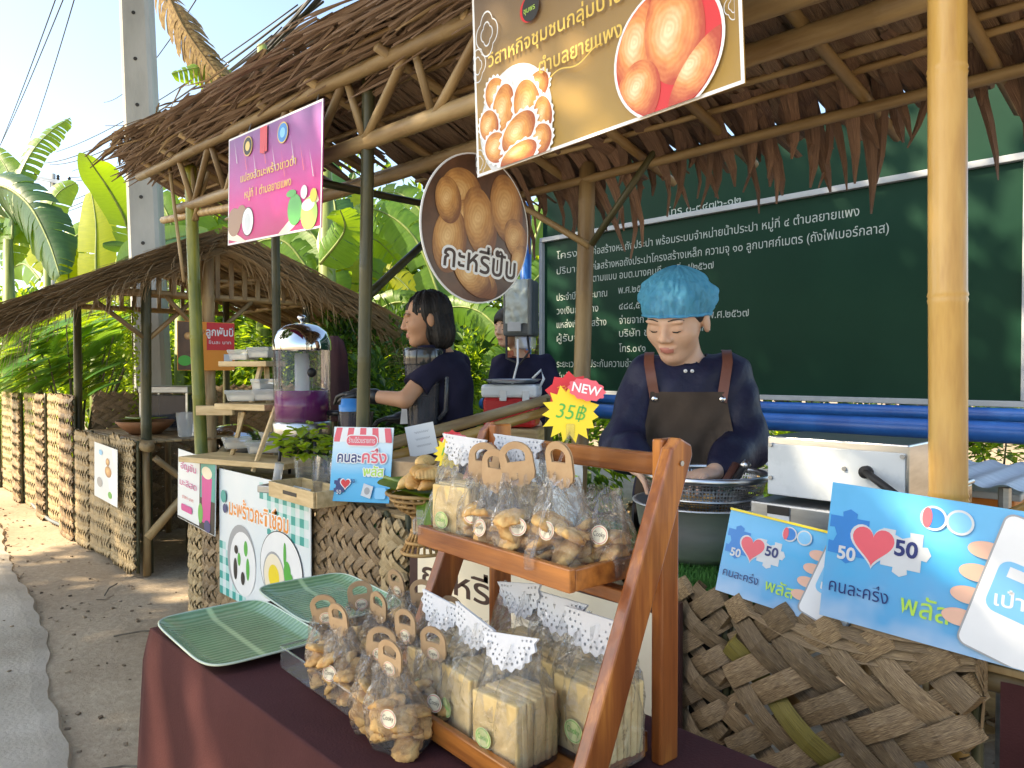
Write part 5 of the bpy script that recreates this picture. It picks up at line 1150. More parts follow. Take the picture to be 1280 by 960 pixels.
# ---- banana-leaf pattern trays
def tray_mat():
    m, t_, b_ = _new('tray_green'); N = t_.nodes.new; L = t_.links.new; tc = N('ShaderNodeTexCoord'); sx = N('ShaderNodeSeparateXYZ'); L(tc.outputs['Object'], sx.inputs[0])
    wv = N('ShaderNodeTexWave'); wv.bands_direction = 'X'; wv.inputs['Scale'].default_value = 24; wv.inputs['Distortion'].default_value = 1.2; wv.inputs['Detail'].default_value = 2; wv.inputs['Detail Scale'].default_value = 3; L(tc.outputs['Object'], wv.inputs['Vector'])
    ab = N('ShaderNodeMath'); ab.operation = 'ABSOLUTE'; L(sx.outputs['Y'], ab.inputs[0]); mr = N('ShaderNodeMapRange'); mr.inputs[1].default_value = .003; mr.inputs[2].default_value = .008; L(ab.outputs[0], mr.inputs[0])
    cr = N('ShaderNodeValToRGB'); e = cr.color_ramp.elements; e[0].color = (.18, .35, .16, 1); e[1].color = (.33, .52, .27, 1); L(wv.outputs['Fac'], cr.inputs[0])
    nz = N('ShaderNodeTexNoise'); nz.inputs['Scale'].default_value = 7; L(tc.outputs['Object'], nz.inputs['Vector']); m2 = N('ShaderNodeMix'); m2.data_type = 'RGBA'; m2.blend_type = 'MULTIPLY'; m2.inputs[0].default_value = .5; L(cr.outputs[0], m2.inputs[6]); L(nz.outputs[0], m2.inputs[7])
    m1 = N('ShaderNodeMix'); m1.data_type = 'RGBA'; L(mr.outputs[0], m1.inputs[0]); m1.inputs[6].default_value = (.44, .60, .31, 1); L(m2.outputs[2], m1.inputs[7])
    L(m1.outputs[2], b_.inputs['Base Color']); b_.inputs['Roughness'].default_value = .2; b_.inputs['Coat Weight'].default_value = .3
    bn = N('ShaderNodeBump'); bn.inputs['Strength'].default_value = .25; bn.inputs['Distance'].default_value = .003; L(wv.outputs['Fac'], bn.inputs['Height']); L(bn.outputs[0], b_.inputs['Normal']); return m
tray_mat(); mat('tray_rim', (.45, .55, .42), (.55, .62, .50), 5, rough=.3)
def tray(label, loc, rz):
    t = thing('leaf_tray', label, 'tray', loc, rz, 'leaf pattern trays'); w_, d_ = .165, .112; b = MB()
    def tp(u, v):
        x, y = (u - .5) * 2, (v - .5) * 2; e = max(abs(x), abs(y)); n = 6; r_ = (abs(x) ** n + abs(y) ** n) ** (1 / n)
        k = 1 if r_ < 1e-6 else (e / r_ if r_ > 0 else 1); lift = max(0, (e - .70) / .30); return (x * w_ * k, y * d_ * k, .005 + .015 * lift ** 1.6)
    b.grid(tp, 36, 36); n0 = len(b.f); o = len(b.v)
    b.build('dish', M['tray_green'], t, True); b2 = MB(); b2.grid(lambda u, v: Vector(tp(u, v)) - Vector((0, 0, .0035)), 36, 36); b2.f = [f[::-1] for f in b2.f]; b2.uv = [None] * len(b2.f); b2.build('underside', M['tray_green'], t, True)
    rim = [tp(i / 36, 0) for i in range(37)] + [tp(1, i / 36) for i in range(1, 37)] + [tp(1 - i / 36, 1) for i in range(1, 37)] + [tp(0, 1 - i / 36) for i in range(1, 36)]
    MB().tube([Vector(p) - Vector((0, 0, .0015)) for p in rim], .0022, 6, closed=True).build('rim', M['tray_rim'], t, True); return t
tray('green leaf-pattern tray at the free corner of the maroon table', (-1.405, .607, TZ), R(-3)); tray('green leaf-pattern tray between first tray and the sign, nearer the stall', (-1.47, .842, TZ + .001), R(-6))

# ---- packaged goods
mat('cookie', (.48, .24, .075), (.80, .52, .21), 50, rough=.75, bump=.5, rand=.22); mat('cracker', (.66, .46, .19), (.82, .62, .31), 26, rough=.75, bump=.2, rand=.08); mat('doily', (.76, .78, .82), (.80, .81, .84), 5, rough=.7, trans=.2)
mat('sticker_cream', (.80, .74, .55), (.82, .77, .6), 5, rough=.4); mat('sticker_green', (.55, .62, .25), (.66, .70, .38), 40, rough=.4); mat('choc', (.06, .03, .02), (.1, .05, .03), 9, rough=.5)
def cookie_mesh(k):
    r_ = random.Random(k); b = MB(); lb = r_.choice((6, 7, 8)); R0 = r_.uniform(.019, .023); h = r_.uniform(.011, .015); tw = r_.uniform(.6, 1.4)
    prof = [(.001, 0), (.75, 0), (.98, .18), (1, .42), (.86, .72), (.62, .92), (.40, .86), (.26, .98), (.12, 1.08), (.01, 1.0)]
    for r, z in prof:
        for i in range(24):
            a = 2 * math.pi * i / 24; q = 1 + (.13 * math.sin(lb * a + tw * z * 6) * min(1, r * 1.5)); b.v.append(Vector((R0 * r * q * math.cos(a), R0 * r * q * math.sin(a), h * z)))
    for j in range(len(prof) - 1):
        for i in range(24): b.face([j * 24 + i, j * 24 + (i + 1) % 24, (j + 1) * 24 + (i + 1) % 24, (j + 1) * 24 + i])
    return b.mesh('cookie', M['cookie'], True)
CK = [cookie_mesh(k) for k in range(5)]
def film(W_, D_, H_, neck, seed, puff=.1, flare=1.0, mname='cellophane', parent=None, crest=.03):
    """gathered clear bag: boxy below, drawn to a flat creased crest on top"""
    r_ = random.Random(seed); n = 44; lv = [0, .04, .2, .4, .6, .75, .87, .95, 1.0]; b = MB()
    ph = [r_.uniform(0, 6) for _ in range(8)]
    for q, f in enumerate(lv):
        z = f * H_; up = max(0, (f - .45) / .55); k = 6 - 4 * up
        for i in range(n):
            a = 2 * math.pi * i / n; c, s_ = math.cos(a), math.sin(a); sq = (abs(c) ** k + abs(s_) ** k) ** (-1 / k)
            wx = W_ / 2 * (1 + puff * math.sin(math.pi * f)) * (1 - up * (1 - flare)); wy = D_ / 2 * (1 + puff * math.sin(math.pi * f)) * (1 - up ** 1.1 * .93)
            cr = (.0035 * math.sin(9 * a + ph[0] + f * 5) + .003 * math.sin(14 * a + ph[1] - f * 8) + .0022 * math.sin(23 * a + ph[2])) * min(1, f * 3)
            b.v.append(Vector((sq * c * wx + cr * c, sq * s_ * wy + cr * s_ * (1 + up), max(0, z + (.004 * math.sin(5 * a + ph[3]) if 0 < f < 1 else 0) + (crest * .2 * math.sin(4 * a) if f == 1 else 0)))))
    for j in range(len(lv) - 1):
        for i in range(n): b.face([j * n + i, j * n + (i + 1) % n, (j + 1) * n + (i + 1) % n, (j + 1) * n + i])
    b.face([i for i in reversed(range(n))])
    return b.build('clear_bag', M[mname], parent, True)
TAG = [(-.021, 0), (-.019, .004), (-.015, .001), (-.011, -.003), (-.006, -.001), (0, -.004), (.006, -.001), (.011, -.003), (.015, .001), (.019, .004), (.021, 0)][::1]
tag_poly = [(-.0215, .016), (-.019, .008), (-.015, .006), (-.011, .001), (-.006, .002), (0, -.002), (.006, .002), (.011, .001), (.015, .006), (.019, .008), (.0215, .016), (.0215, .032)] + [(.0215 * math.cos(t_), .034 + .019 * math.sin(t_)) for t_ in np.linspace(.15, math.pi - .15, 11)] + [(-.0215, .032)]
tag_hole = [(-.0115, .029), (.0115, .029), (.0125, .036)] + [(.0125 * math.cos(t_), .037 + .0075 * math.sin(t_)) for t_ in np.linspace(.2, math.pi - .2, 8)] + [(-.0125, .036)]
b = MB(); b.prism(tag_poly, .0009, Matrix.Translation((0, -.0016, 0)), [tag_hole]); b.prism(tag_poly, .0009, Matrix.Translation((0, .0009, 0)), [tag_hole]); TAGM = b.mesh('tag', M['kraft'])
def sticker(parent, loc, rot, m='sticker_cream', r=.0125, word='Cooky', wm='ink_darkbrown'):
    o = MB().prism(ellipse(0, 0, r, r * .92, 24), .0005).build('sticker', M[m], parent, loc=loc, rot=rot)
    shape(o, 'sticker_ring', ellipse(0, 0, r * .9, r * .82, 24), M['ink_red'] if m == 'sticker_cream' else M['ink_green'], -.0002, [ellipse(0, 0, r * .85, r * .77, 24)])
    text(o, word, 0, -.002, .006 * r / .0125, M[wm], -.0003, width=r * 1.35); return o
def cookie_bag(label, loc, rz, seed, group, big=1.0, tilt=0, stick=True, tagd=True):
    r_ = random.Random(seed); t = thing('cookie_bag', label, 'cookie bag', loc, 0, group, rot=(tilt, r_.uniform(-.06, .06), rz)); W_, D_ = .068 * big, .05 * big
    for i in range(13):
        L_ = i // 4; x = ((i % 4) % 2 - .5) * .032 * big + r_.uniform(-.006, .006); y = ((i % 4) // 2 - .5) * .022 * big + r_.uniform(-.004, .004)
        o = link('cookie', CK[r_.randrange(5)], t, (x, y, .004 + L_ * .016 * big + r_.uniform(0, .006)), (r_.uniform(-.7, .7), r_.uniform(-.7, .7), r_.uniform(0, 6))); o.scale = (big * .95,) * 3
    fb = film(W_, D_, .108 * big, .3, seed, .12, .62, parent=t)
    if tagd:
        o = link('tag', TAGM, t, (r_.uniform(-.003, .003), .0, .096 * big), (r_.uniform(-.18, .1), r_.uniform(-.15, .15), r_.uniform(-.15, .15)))
        o.scale = (1.18 if group.endswith('shelf') else 1.0,) * 3
        if stick and r_.random() < .4: sticker(o, (0, -.0022, .012), (0, 0, 0), r=.0105)
    if stick: sticker(t, (r_.uniform(-.012, .012), -D_ * .5 - .001, .045 * big + r_.uniform(0, .012)), (R(-18), 0, r_.uniform(-.3, .3)), r=.0135)
    return t
G1 = 'cookie bags in the clear tray'
tags = [(405, 747), (425, 762), (446, 732), (470, 745), (497, 717), (520, 730), (463, 790), (488, 808), (510, 771), (540, 790), (553, 750)]
for i, p in enumerate(tags):
    q = on_z(p[0], p[1] + 0, .93); lb = 'clear cookie bag with kraft handle tag in the acrylic tray'
    cookie_bag(lb, (q.x - .012, q.y + .028, TZ + .004), YAW * .55 + random.Random(i).uniform(-.5, .5), 100 + i, G1, 1.08, R(12))
# acrylic tray
t = thing('acrylic_tray', 'low clear acrylic tray holding the tagged cookie bags', 'tray', (-1.02, .715, TZ), R(-3)); hx, hy = .185, .125
MB().grid(lambda u, v: ((u - .5) * 2 * hx, (v - .5) * 2 * hy, .002), 1, 1).build('base', M['clear_plastic'], t)
for (p, q) in (((-hx, -hy), (hx, -hy)), ((hx, -hy), (hx, hy)), ((hx, hy), (-hx, hy)), ((-hx, hy), (-hx, -hy))): MB().grid(lambda u, v: (p[0] + (q[0] - p[0]) * u, p[1] + (q[1] - p[1]) * u, .003 + .036 * v), 1, 1).build('wall', M['clear_plastic'], t)
MB().tube([(-hx, -hy, .039), (hx, -hy, .039), (hx, hy, .039), (-hx, hy, .039)], .002, 6, closed=True).build('rim', M['clear_plastic'], t, True)

# ---- two-tier wooden rack
def wood_rack():
    mat('rack_wood', (.17, .045, .012), (.52, .19, .04), 5, (7, 7, .5), .30, .1, coat=.25, rand=.15, c3=(.27, .08, .02)); mat('rack_wood_h', (.15, .04, .012), (.48, .175, .038), 5, (.5, 7, 7), .30, .1, coat=.25, rand=.12)
    t = thing('wooden_rack', 'two-tier varnished wooden display rack with ladder sides', 'rack', (-.745, .84, TZ), R(-4))
    for s in (-1, 1):
        x = s * .175
        b = MB(); b.rbox((x, 0, .215), (.018, .036, .43), .003); b.build('rear_leg', M['rack_wood'], t)
        ang = math.atan2(.185, .42); L_ = .462; rot = Euler((-ang, 0, 0)).to_matrix(); c = Vector((x + s * .0195, -.088, .217))
        bm_ = bmesh.new(); prof = [(-.022, 0), (.022, 0), (.022, L_ - .012), (.014, L_), (-.012, L_), (-.022, L_ - .02)]
        b = MB()
        for yy in (-.0095, .0095):
            for (u, z) in prof: b.v.append(rot @ Vector((yy, u, z - L_ / 2)) + c)
        n = len(prof); b.face(range(n)); b.face([n + i for i in reversed(range(n))])
        for i in range(n): b.face([i, n + i, n + (i + 1) % n, (i + 1) % n])
        o = b.build('front_leg', M['rack_wood'], t); md = o.modifiers.new('soften', 'BEVEL'); md.width = .003; md.segments = 2
        MB().tube([(x + s * .03, -.005, .40), (x + s * .0315, -.005, .40)], .0035, 8).build('screw', M['steel_dull'], t)
    MB().rbox((0, -.004, .395), (.331, .014, .03), .003).build('top_rail', M['rack_wood_h'], t)
    MB().rbox((0, .008, .245), (.331, .012, .026), .003).build('back_rail', M['rack_wood_h'], t)
    def shelf(y0, y1, z, x0, x1, nm):
        o = MB().rbox(((x0 + x1) / 2, (y0 + y1) / 2, z), (x1 - x0 - .01, y1 - y0 - .01, .008), .002).build('shelf', M['rack_wood_h'], t)
        for (c, s_) in ((((x0 + x1) / 2, y0, z + .012), (x1 - x0 + .012, .011, .030)), (((x0 + x1) / 2, y1, z + .012), (x1 - x0 - .001, .010, .028)), ((x0, (y0 + y1) / 2, z + .011), (.010, y1 - y0 - .012, .028)), ((x1, (y0 + y1) / 2, z + .011), (.010, y1 - y0 - .012, .028))): MB().rbox(c, s_, .002).build('edge_board', M['rack_wood_h'], o)
    shelf(-.155, -.022, .252, -.176, .152, 'u'); shelf(-.215, -.02, .012, -.168, .160, 'l')
    MB().rbox((0, -.06, .228), (.33, .02, .018), .002).build('support_bar', M['rack_wood_h'], t)
    return t
rk = wood_rack(); RM = Matrix.LocRotScale(Vector((-.745, .84, TZ)), Euler((0, 0, R(-4))), None)
half = [(.040 * (1 + .05 * math.cos(18 * t_)) * math.cos(t_), -.038 * (1 + .05 * math.cos(18 * t_)) * math.sin(t_)) for t_ in np.linspace(0, math.pi, 55)]
dh = []
for rr, k, hr in ((.033, 13, .0017), (.027, 10, .0013), (.021, 7, .0012)):
    for i in range(k): a = math.pi * (i + .5) / k; dh.append(ellipse(rr * math.cos(a), -rr * math.sin(a) * .95, hr, hr, 6))
b = MB(); b.prism(half, .0005, Matrix(), dh); b.prism([(p[0], p[1] * .96) for p in half], .0005, Matrix.Translation((0, .003, 0))); DOILY = b.mesh('doily', M['doily'])
b = MB(); b.rbox((0, 0, .036), (.070, .0093, .072), .0022); CRK = b.mesh('cracker', M['cracker'])
def cracker_bag(label, loc, rz, seed, n=8, group='cracker bags on the rack', dtilt=0, doil=True):
    r_ = random.Random(seed); t = thing('cracker_bag', label, 'cracker bag', loc, rz, group, scale=1.16)
    for i in range(n): link('cracker', CRK, t, (r_.uniform(-.0015, .0015), (i - n / 2 + .5) * .0094, .003 + r_.uniform(0, .002)), (r_.uniform(-.03, .03), r_.uniform(-.03, .03), r_.uniform(-.02, .02)))
    film(.078, n * .0094 + .008, .128, .3, seed, .03, .92, parent=t)
    if doil: link('doily', DOILY, t, (r_.uniform(-.004, .004), -.006, .139), (R(-8) + r_.uniform(-.15, .15), r_.uniform(-.22, .22), r_.uniform(-.1, .1) + dtilt))
    sticker(t, (-.008 + r_.uniform(-.006, .006), -n * .0047 - .005, .03), (0, 0, 0), 'sticker_green', .0125, 'Cooky', 'ink_green'); return t
low = .012 + .004
spots = [(-.120, -.150, 'cracker bag with lace doily beside the left ladder side, lower shelf'), (-.028, -.158, 'cracker bag with lace doily second from the left ladder side, lower shelf'), (.064, -.168, 'cracker bag with lace doily third from the left ladder side, lower shelf'),
         (-.05, -.058, 'cracker bag standing behind the second one on the lower shelf'), (.04, -.058, 'cracker bag standing behind the third one on the lower shelf'), (.125, -.075, 'cracker bag standing inside the right ladder side, lower shelf')]
for i, (x, y, lb) in enumerate(spots): cracker_bag(lb, RM @ Vector((x, y, low)), R(-4) + random.Random(i).uniform(-.16, .1), 200 + i, 7 if i < 3 else 6).scale = (1.16,) * 3 if i < 3 else (1.32,) * 3
up = .252 + .004
cracker_bag('cracker bag with lace doily at the left end of the upper shelf', RM @ Vector((-.135, -.098, up)), R(4), 220, 7)
cracker_bag('cracker bag with lace doily standing behind the cookie bags on the upper shelf', RM @ Vector((-.075, -.038, up)), R(6), 221, 4)
for i, (x, y, bg_) in enumerate(((-.078, -.108, 1.0), (-.030, -.118, .95), (.020, -.110, 1.1), (.085, -.10, 1.15), (.122, -.06, 1.0))):
    cookie_bag(('tagged cookie bag next to the cracker bag on the upper shelf', 'small tagged cookie bag second from the cracker bag on the upper shelf', 'tagged cookie bag third from the cracker bag on the upper shelf', 'largest tagged cookie bag on the upper shelf, next to the tagless one', 'cookie bag without handle tag beside the right ladder side, upper shelf')[i], RM @ Vector((x, y, up)), R(12) + random.Random(i).uniform(-.3, .3), 240 + i, 'cookie bags on the upper shelf', bg_, R(6), True, i != 4)
# ---- starburst price cards on clear clip stems
def star(r0, r1, n, k=0):
    r_ = random.Random(k); return [((r1 if i % 2 == 0 else r0) * r_.uniform(.93, 1.07) * math.cos(math.pi * i / n), (r1 if i % 2 == 0 else r0) * r_.uniform(.93, 1.07) * math.sin(math.pi * i / n)) for i in range(2 * n)]
def price_star(label, base, top, r, word, seed):
    base, top = Vector(base), Vector(top); t = thing('price_star', label, 'price card', base); v = top - base; rz = YAW - R(6)
    b = MB(); b.tube([(0, 0, -.012), v * .5 + Vector((0, .004, 0)), v - Vector((0, 0, r * .6))], .0022, 8); b.build('stem', M['clear_plastic'], t, True)
    b = MB(); b.rbox((0, -.004, -.006), (.014, .020, .026), .003); b.rbox((0, .006, .010), (.010, .008, .014), .002); b.build('clip', M['clear_plastic'], t, rot=(0, 0, rz)); b = MB(); b.rbox((0, 0, -r * .62), (.012, .008, .02), .002); b.build('clip', M['clear_plastic'], t, loc=v, rot=(0, 0, rz))
    o = MB().prism(star(r * .74, r, 15, seed), .0012).build('card', M['ink_yellow'], t, loc=v, rot=(R(-6), R(8), rz))
    text(o, word, 0, -r * .22, r * .5, M['ink_green'], -.0006, width=r * .95, shear=.15)
    q = MB().prism(star(r * .62, r * .78, 9, seed + 1), .001).build('card', M['ink_red'], t, loc=v + Vector((-r * .35, .012, r * .62)), rot=(R(-6), R(-10), rz)); text(q, 'ฮิต', 0, -r * .1, r * .4, M['ink_orange'], -.0006, width=r * .7)
    n_ = MB().prism(scallop(0, 0, r * .62, r * .36, 14, 0, .07, 12), .001).build('card', M['ink_pinkred'], t, loc=v + Vector((r * .5, .010, r * .78)), rot=(R(-6), R(12), rz)); text(n_, 'NEW', 0, -r * .13, r * .3, M['ink_white'], -.0006, width=r * .95, grow=.02)
    return t
UF = RM @ Vector((.085, -.160, .285)); UL = RM @ Vector((-.178, -.160, .285))
price_star('large yellow starburst price card reading 35 with red NEW card, on a clear stem', UF, at_d(713, 516, 1.0), .040, '35฿', 1)
price_star('small yellow starburst price card on a clear stem above the pastry dish', UL, at_d(562, 566, 1.18), .026, '15฿', 2)

# ================================================================== things on the drink counter
mat('juice', (.16, .002, .13), (.22, .006, .16), 3, rough=.08); mat('chrome', (.62, .63, .64), (.70, .70, .71), 4, rough=.09, metal=1); mat('blue_plastic', (.03, .20, .55), (.05, .26, .62), 5, rough=.35); mat('smoke_plastic', (.03, .032, .036), (.045, .047, .052), 5, rough=.12, coat=.5)
clear_film('smoke_clear', tint=(.62, .64, .70), gloss=.5, rough=.05, bump=.1, bscale=6, body=.75, bcol=(.07, .074, .09)); clear_film('juice_glass', tint=(1, 1, 1), gloss=.3, rough=.04, bump=.05, bscale=5, body=.03, bcol=(.75, .78, .80))
CZ = .80
c = at_d(378, 545, 3.52)
t = thing('juice_dispenser', 'round drink dispenser with chrome dome lid and purple juice', 'dispenser', (c.x, c.y, CZ), YAW)
MB().lathe([(.128, .245), (.131, .26), (.131, .60), (.128, .605)], 40).build('tank', M['juice_glass'], t, True)
MB().lathe([(.001, .262), (.126, .262), (.126, .405), (.001, .405)], 40).build('juice', M['juice'], t, True)
MB().lathe([(.034, .27), (.034, .58), (.001, .58)], 20).build('ice_tube', M['milky_plastic'], t, True)
o = MB().lathe([(.136, .595), (.137, .612), (.134, .64), (.118, .68), (.085, .708), (.04, .722), (.001, .725)], 40).build('lid', M['chrome'], t, True); MB().lathe([(.008, .722), (.008, .735), (.02, .742), (.022, .752), (.014, .76), (.001, .762)], 16).build('knob', M['chrome'], o, True)
MB().lathe([(.134, .20), (.136, .205), (.136, .252), (.130, .262), (.001, .262)], 40).build('base_ring', M['steel'], t, True); MB().lathe([(.001, .198), (.134, .2)], 40).build('base_plate', M['steel'], t)
for k in range(4): a = R(45 + 90 * k); MB().tube([(.11 * math.cos(a), .11 * math.sin(a), .2), (.125 * math.cos(a), .125 * math.sin(a), 0)], .008, 8).build('leg', M['black_plastic'], t, True)
o = MB().tube([(.13, -.03, .30), (.20, -.05, .30)], .014, 10).build('tap', M['black_plastic'], t, True); MB().tube([(.19, -.05, .31), (.19, -.05, .23)], .011, 10).build('spout', M['black_plastic'], o, True); MB().box((.19, -.05, .345), (.016, .012, .05)).build('lever', M['black_plastic'], o)
MB().lathe([(.02, -.003), (.022, 0), (.016, .006), (.001, .006)], 16).build('badge', M['black_plastic'], t, True, (.075, -.108, .49), (R(90), 0, R(35)))
# stepped wooden display with plastic boxes
def pshelf(px0, px1, py, d0, d1, dep, th, parent, nm='shelf'):
    a, b_ = at_d(px0, py, d0), at_d(px1, py, d1); v = b_ - a; v.z = 0; L_ = v.length; rz = math.atan2(v.y, v.x)
    MB().rbox((0, 0, 0), (L_, dep, th), .003).build(nm, M['pale_wood'], parent, loc=((a.x + b_.x) / 2, (a.y + b_.y) / 2, (a.z + b_.z) / 2), rot=(0, 0, rz)); return a, b_, rz
t = thing('step_stand', 'pale wooden folding stand with stepped shelves left of the dispenser', 'stand', (at_d(300, 560, 3.75).x, at_d(300, 560, 3.75).y, CZ))
pshelf(286, 345, 455, 3.95, 3.85, .16, .028, t); pshelf(284, 346, 508, 3.75, 3.62, .17, .030, t); pshelf(250, 380, 575, 3.75, 3.45, .26, .026, t)
for (a, b_, da, db) in (((345, 508), (316, 590), 3.5, 3.45), ((305, 515), (289, 572), 3.7, 3.7), ((326, 458), (314, 505), 3.85, 3.8), ((333, 458), (336, 505), 3.9, 3.8), ((340, 515), (338, 540), 3.7, 3.7), ((300, 515), (297, 560), 3.95, 3.95)):
    p, q = at_d(*a, da), at_d(*b_, db); L_ = (p - q).length; MB().rbox((0, 0, L_ / 2), (.026, .018, L_), .003).build('leg', M['pale_wood'], t, loc=q, rot=quat_z(p - q).to_euler())
pshelf(246, 292, 513, 3.9, 3.9, .03, .05, t, 'crossbar'); settle(t)
def plastic_box(label, px, py, d, w_, dp, h, seed, fill=None):
    p = at_d(px, py, d); t = thing('plastic_box', label, 'box', p, R(20) + seed * .2, 'lidded plastic boxes on the wooden stand'); b = MB()
    for k, (s_, z) in enumerate(((.88, 0), (1, h * .8), (1.06, h * .82), (1.06, h))):
        for x, y in ((-1, -1), (1, -1), (1, 1), (-1, 1)): b.v.append(Vector((x * w_ / 2 * s_, y * dp / 2 * s_, z)))
    for k in range(3):
        for i in range(4): b.face([k * 4 + i, k * 4 + (i + 1) % 4, k * 4 + 4 + (i + 1) % 4, k * 4 + 4 + i])
    b.face([3, 2, 1, 0]); b.build('tub', M['milky_plastic'], t); MB().rbox((0, 0, h + .004), (w_ * 1.1, dp * 1.1, .010), .003).build('lid', M['milky_plastic'], t)
    MB().rbox((0, 0, h * .35), (w_ * .8, dp * .8, h * .55), .008).build('dessert', M[fill or 'ink_cream'], t); return t
for i, (px, py, d, w_, lb) in enumerate(((305, 450, 3.9, .13, 'lidded plastic dessert box on the top step'), (328, 447, 3.85, .12, 'lidded plastic dessert box nearer the dispenser on the top step'), (306, 501, 3.72, .15, 'wide lidded plastic box on the middle step'), (335, 500, 3.65, .12, 'lidded plastic box on the middle step beside the dispenser'),
        (330, 565, 3.6, .16, 'large lidded plastic box on the lowest step'), (296, 560, 3.72, .12, 'small lidded plastic box at the outer end of the lowest step'), (347, 553, 3.75, .14, 'lidded plastic box behind the slanting leg of the stand'), (330, 487, 3.72, .10, 'lidded plastic box stacked on another on the middle step'))):
    plastic_box(lb, px, py, d, w_, w_ * .7, .045, i)
# mint in a glass, stacked cups, wooden crate
c = at_d(384, 588, 3.15); t = thing('mint_glass', 'bunch of fresh mint leaves in a clear glass', 'glass', (c.x, c.y, CZ), scale=1.5); MB().lathe([(.03, 0), (.038, .09)], 20).build('glass', M['clear_plastic'], t, True)
r_ = random.Random(9); b = MB()
for i in range(90):
    a = r_.uniform(0, 6.3); el = r_.uniform(.1, 1.3); q = Vector((math.cos(a) * math.cos(el) * .075, math.sin(a) * math.cos(el) * .075, .10 + math.sin(el) * .075)) * r_.uniform(.75, 1.05); d = Vector((math.cos(a), math.sin(a), r_.uniform(-.4, .5))).normalized(); s_ = d.cross(Vector((r_.uniform(-.4, .4), 0, 1))).normalized(); L_ = r_.uniform(.03, .05); o = len(b.v)
    b.v += [q, q + d * L_ * .35 + s_ * L_ * .36, q + d * L_ * .75 + s_ * L_ * .26, q + d * L_ - Vector((0, 0, L_ * .2)), q + d * L_ * .75 - s_ * L_ * .26, q + d * L_ * .35 - s_ * L_ * .36]; b.face([o, o + 1, o + 2, o + 3]); b.face([o, o + 3, o + 4, o + 5])
b.build('leaves', M['leaf_lime'], t)
for i, (px, py, d, lb) in enumerate(((404, 600, 2.95, 'stack of clear plastic cups beside the blue discount sign'), (424, 552, 3.35, 'stack of clear ribbed cups behind the discount sign'))):
    c = at_d(px, py, d); t = thing('cup_stack', lb, 'cups', (c.x, c.y, CZ), 0)
    for k in range(4): MB().lathe([(.036, .0), (.045, .09), (.048, .092)], 24).build('cup', M['clear_plastic'], t, True, (0, 0, k * .022))
def crate(label, px0, px1, py, d0, d1, dep, h):
    a, b_ = at_d(px0, py, d0), at_d(px1, py, d1); v = b_ - a; L_ = math.hypot(v.x, v.y); rz = math.atan2(v.y, v.x); t = thing('wooden_crate', label, 'crate', ((a.x + b_.x) / 2, (a.y + b_.y) / 2, CZ + .002), rz)
    for c, s_ in (((0, 0, .006), (L_, dep, .01)), ((0, -dep / 2, h / 2), (L_, .01, h)), ((0, dep / 2, h / 2), (L_, .01, h)), ((-L_ / 2, 0, h / 2), (.01, dep - .012, h)), ((L_ / 2, 0, h / 2), (.01, dep - .012, h))): MB().rbox(c, s_, .002).build('board', M['pale_wood'], t)
    MB().box((0, -dep / 2 - .006, h * .55), (L_ * .3, .002, .014)).build('slot', M['black_ink'], t); return t
crate('shallow pale wooden crate with a dark slot on the drink counter', 358, 415, 600, 3.0, 2.72, .14, .06)
c = at_d(345, 598, 3.05); t = thing('steel_tray', 'small dark steel tray holding a clear tube', 'tray', (c.x, c.y, CZ), R(20)); MB().rbox((0, 0, .015), (.14, .07, .03), .004).build('tray', M['steel_dull'], t); MB().tube([(0, 0, .03), (.02, 0, .12)], .018, 14).build('tube', M['milky_plastic'], t, True)
# cups and jug by the worker
c = at_d(437, 535, 3.1); t = thing('shaker_cup', 'dark ribbed cup with bright blue lid', 'cup', c, 0); MB().lathe([(.036, -.02), (.042, .075)], 28, fn=lambda a, z: 1 + .03 * math.cos(14 * a)).build('cup', M['smoke_clear'], t, True); MB().lathe([(.001, -.018), (.034, -.018), (.038, .05), (.001, .05)], 20).build('drink', M['juice'], t, True); o = MB().lathe([(.043, .07), (.044, .095), (.036, .098), (.034, .122), (.001, .123)], 28).build('lid', M['blue_plastic'], t, True)
c = at_d(458, 530, 3.3); t = thing('brush_bundle', 'bundle of dark straws standing beside the blue-lidded cup', 'straws', c, 0)
for k in range(14): a = k * 2.4; MB().tube([(.018 * math.cos(a), .018 * math.sin(a), -.05), (.03 * math.cos(a), .03 * math.sin(a), .055)], .003, 6).build('straw', M['black_plastic'], t)
c = at_d(529, 530, 3.22); t = thing('black_jug', 'tall smoky plastic jug with ribbed sides and dark grey lid', 'jug', c, YAW)
MB().lathe([(.062, -.03), (.066, .0), (.080, .255), (.082, .262)], 36, fn=lambda a, z: 1 + .012 * math.cos(18 * a)).build('body', M['smoke_clear'], t, True); MB().lathe([(.001, -.028), (.058, -.028), (.066, .12), (.001, .12)], 24).build('drink', M['smoke_plastic'], t, True)
MB().lathe([(.084, .255), (.087, .262), (.087, .315), (.080, .328), (.04, .33), (.001, .33)], 36).build('lid', M['smoke_plastic'], t, True); MB().tube([(.075, -.02, .24), (.105, -.03, .20), (.10, -.03, .06), (.07, -.02, .02)], .011, 8).build('handle', M['smoke_clear'], t, True)
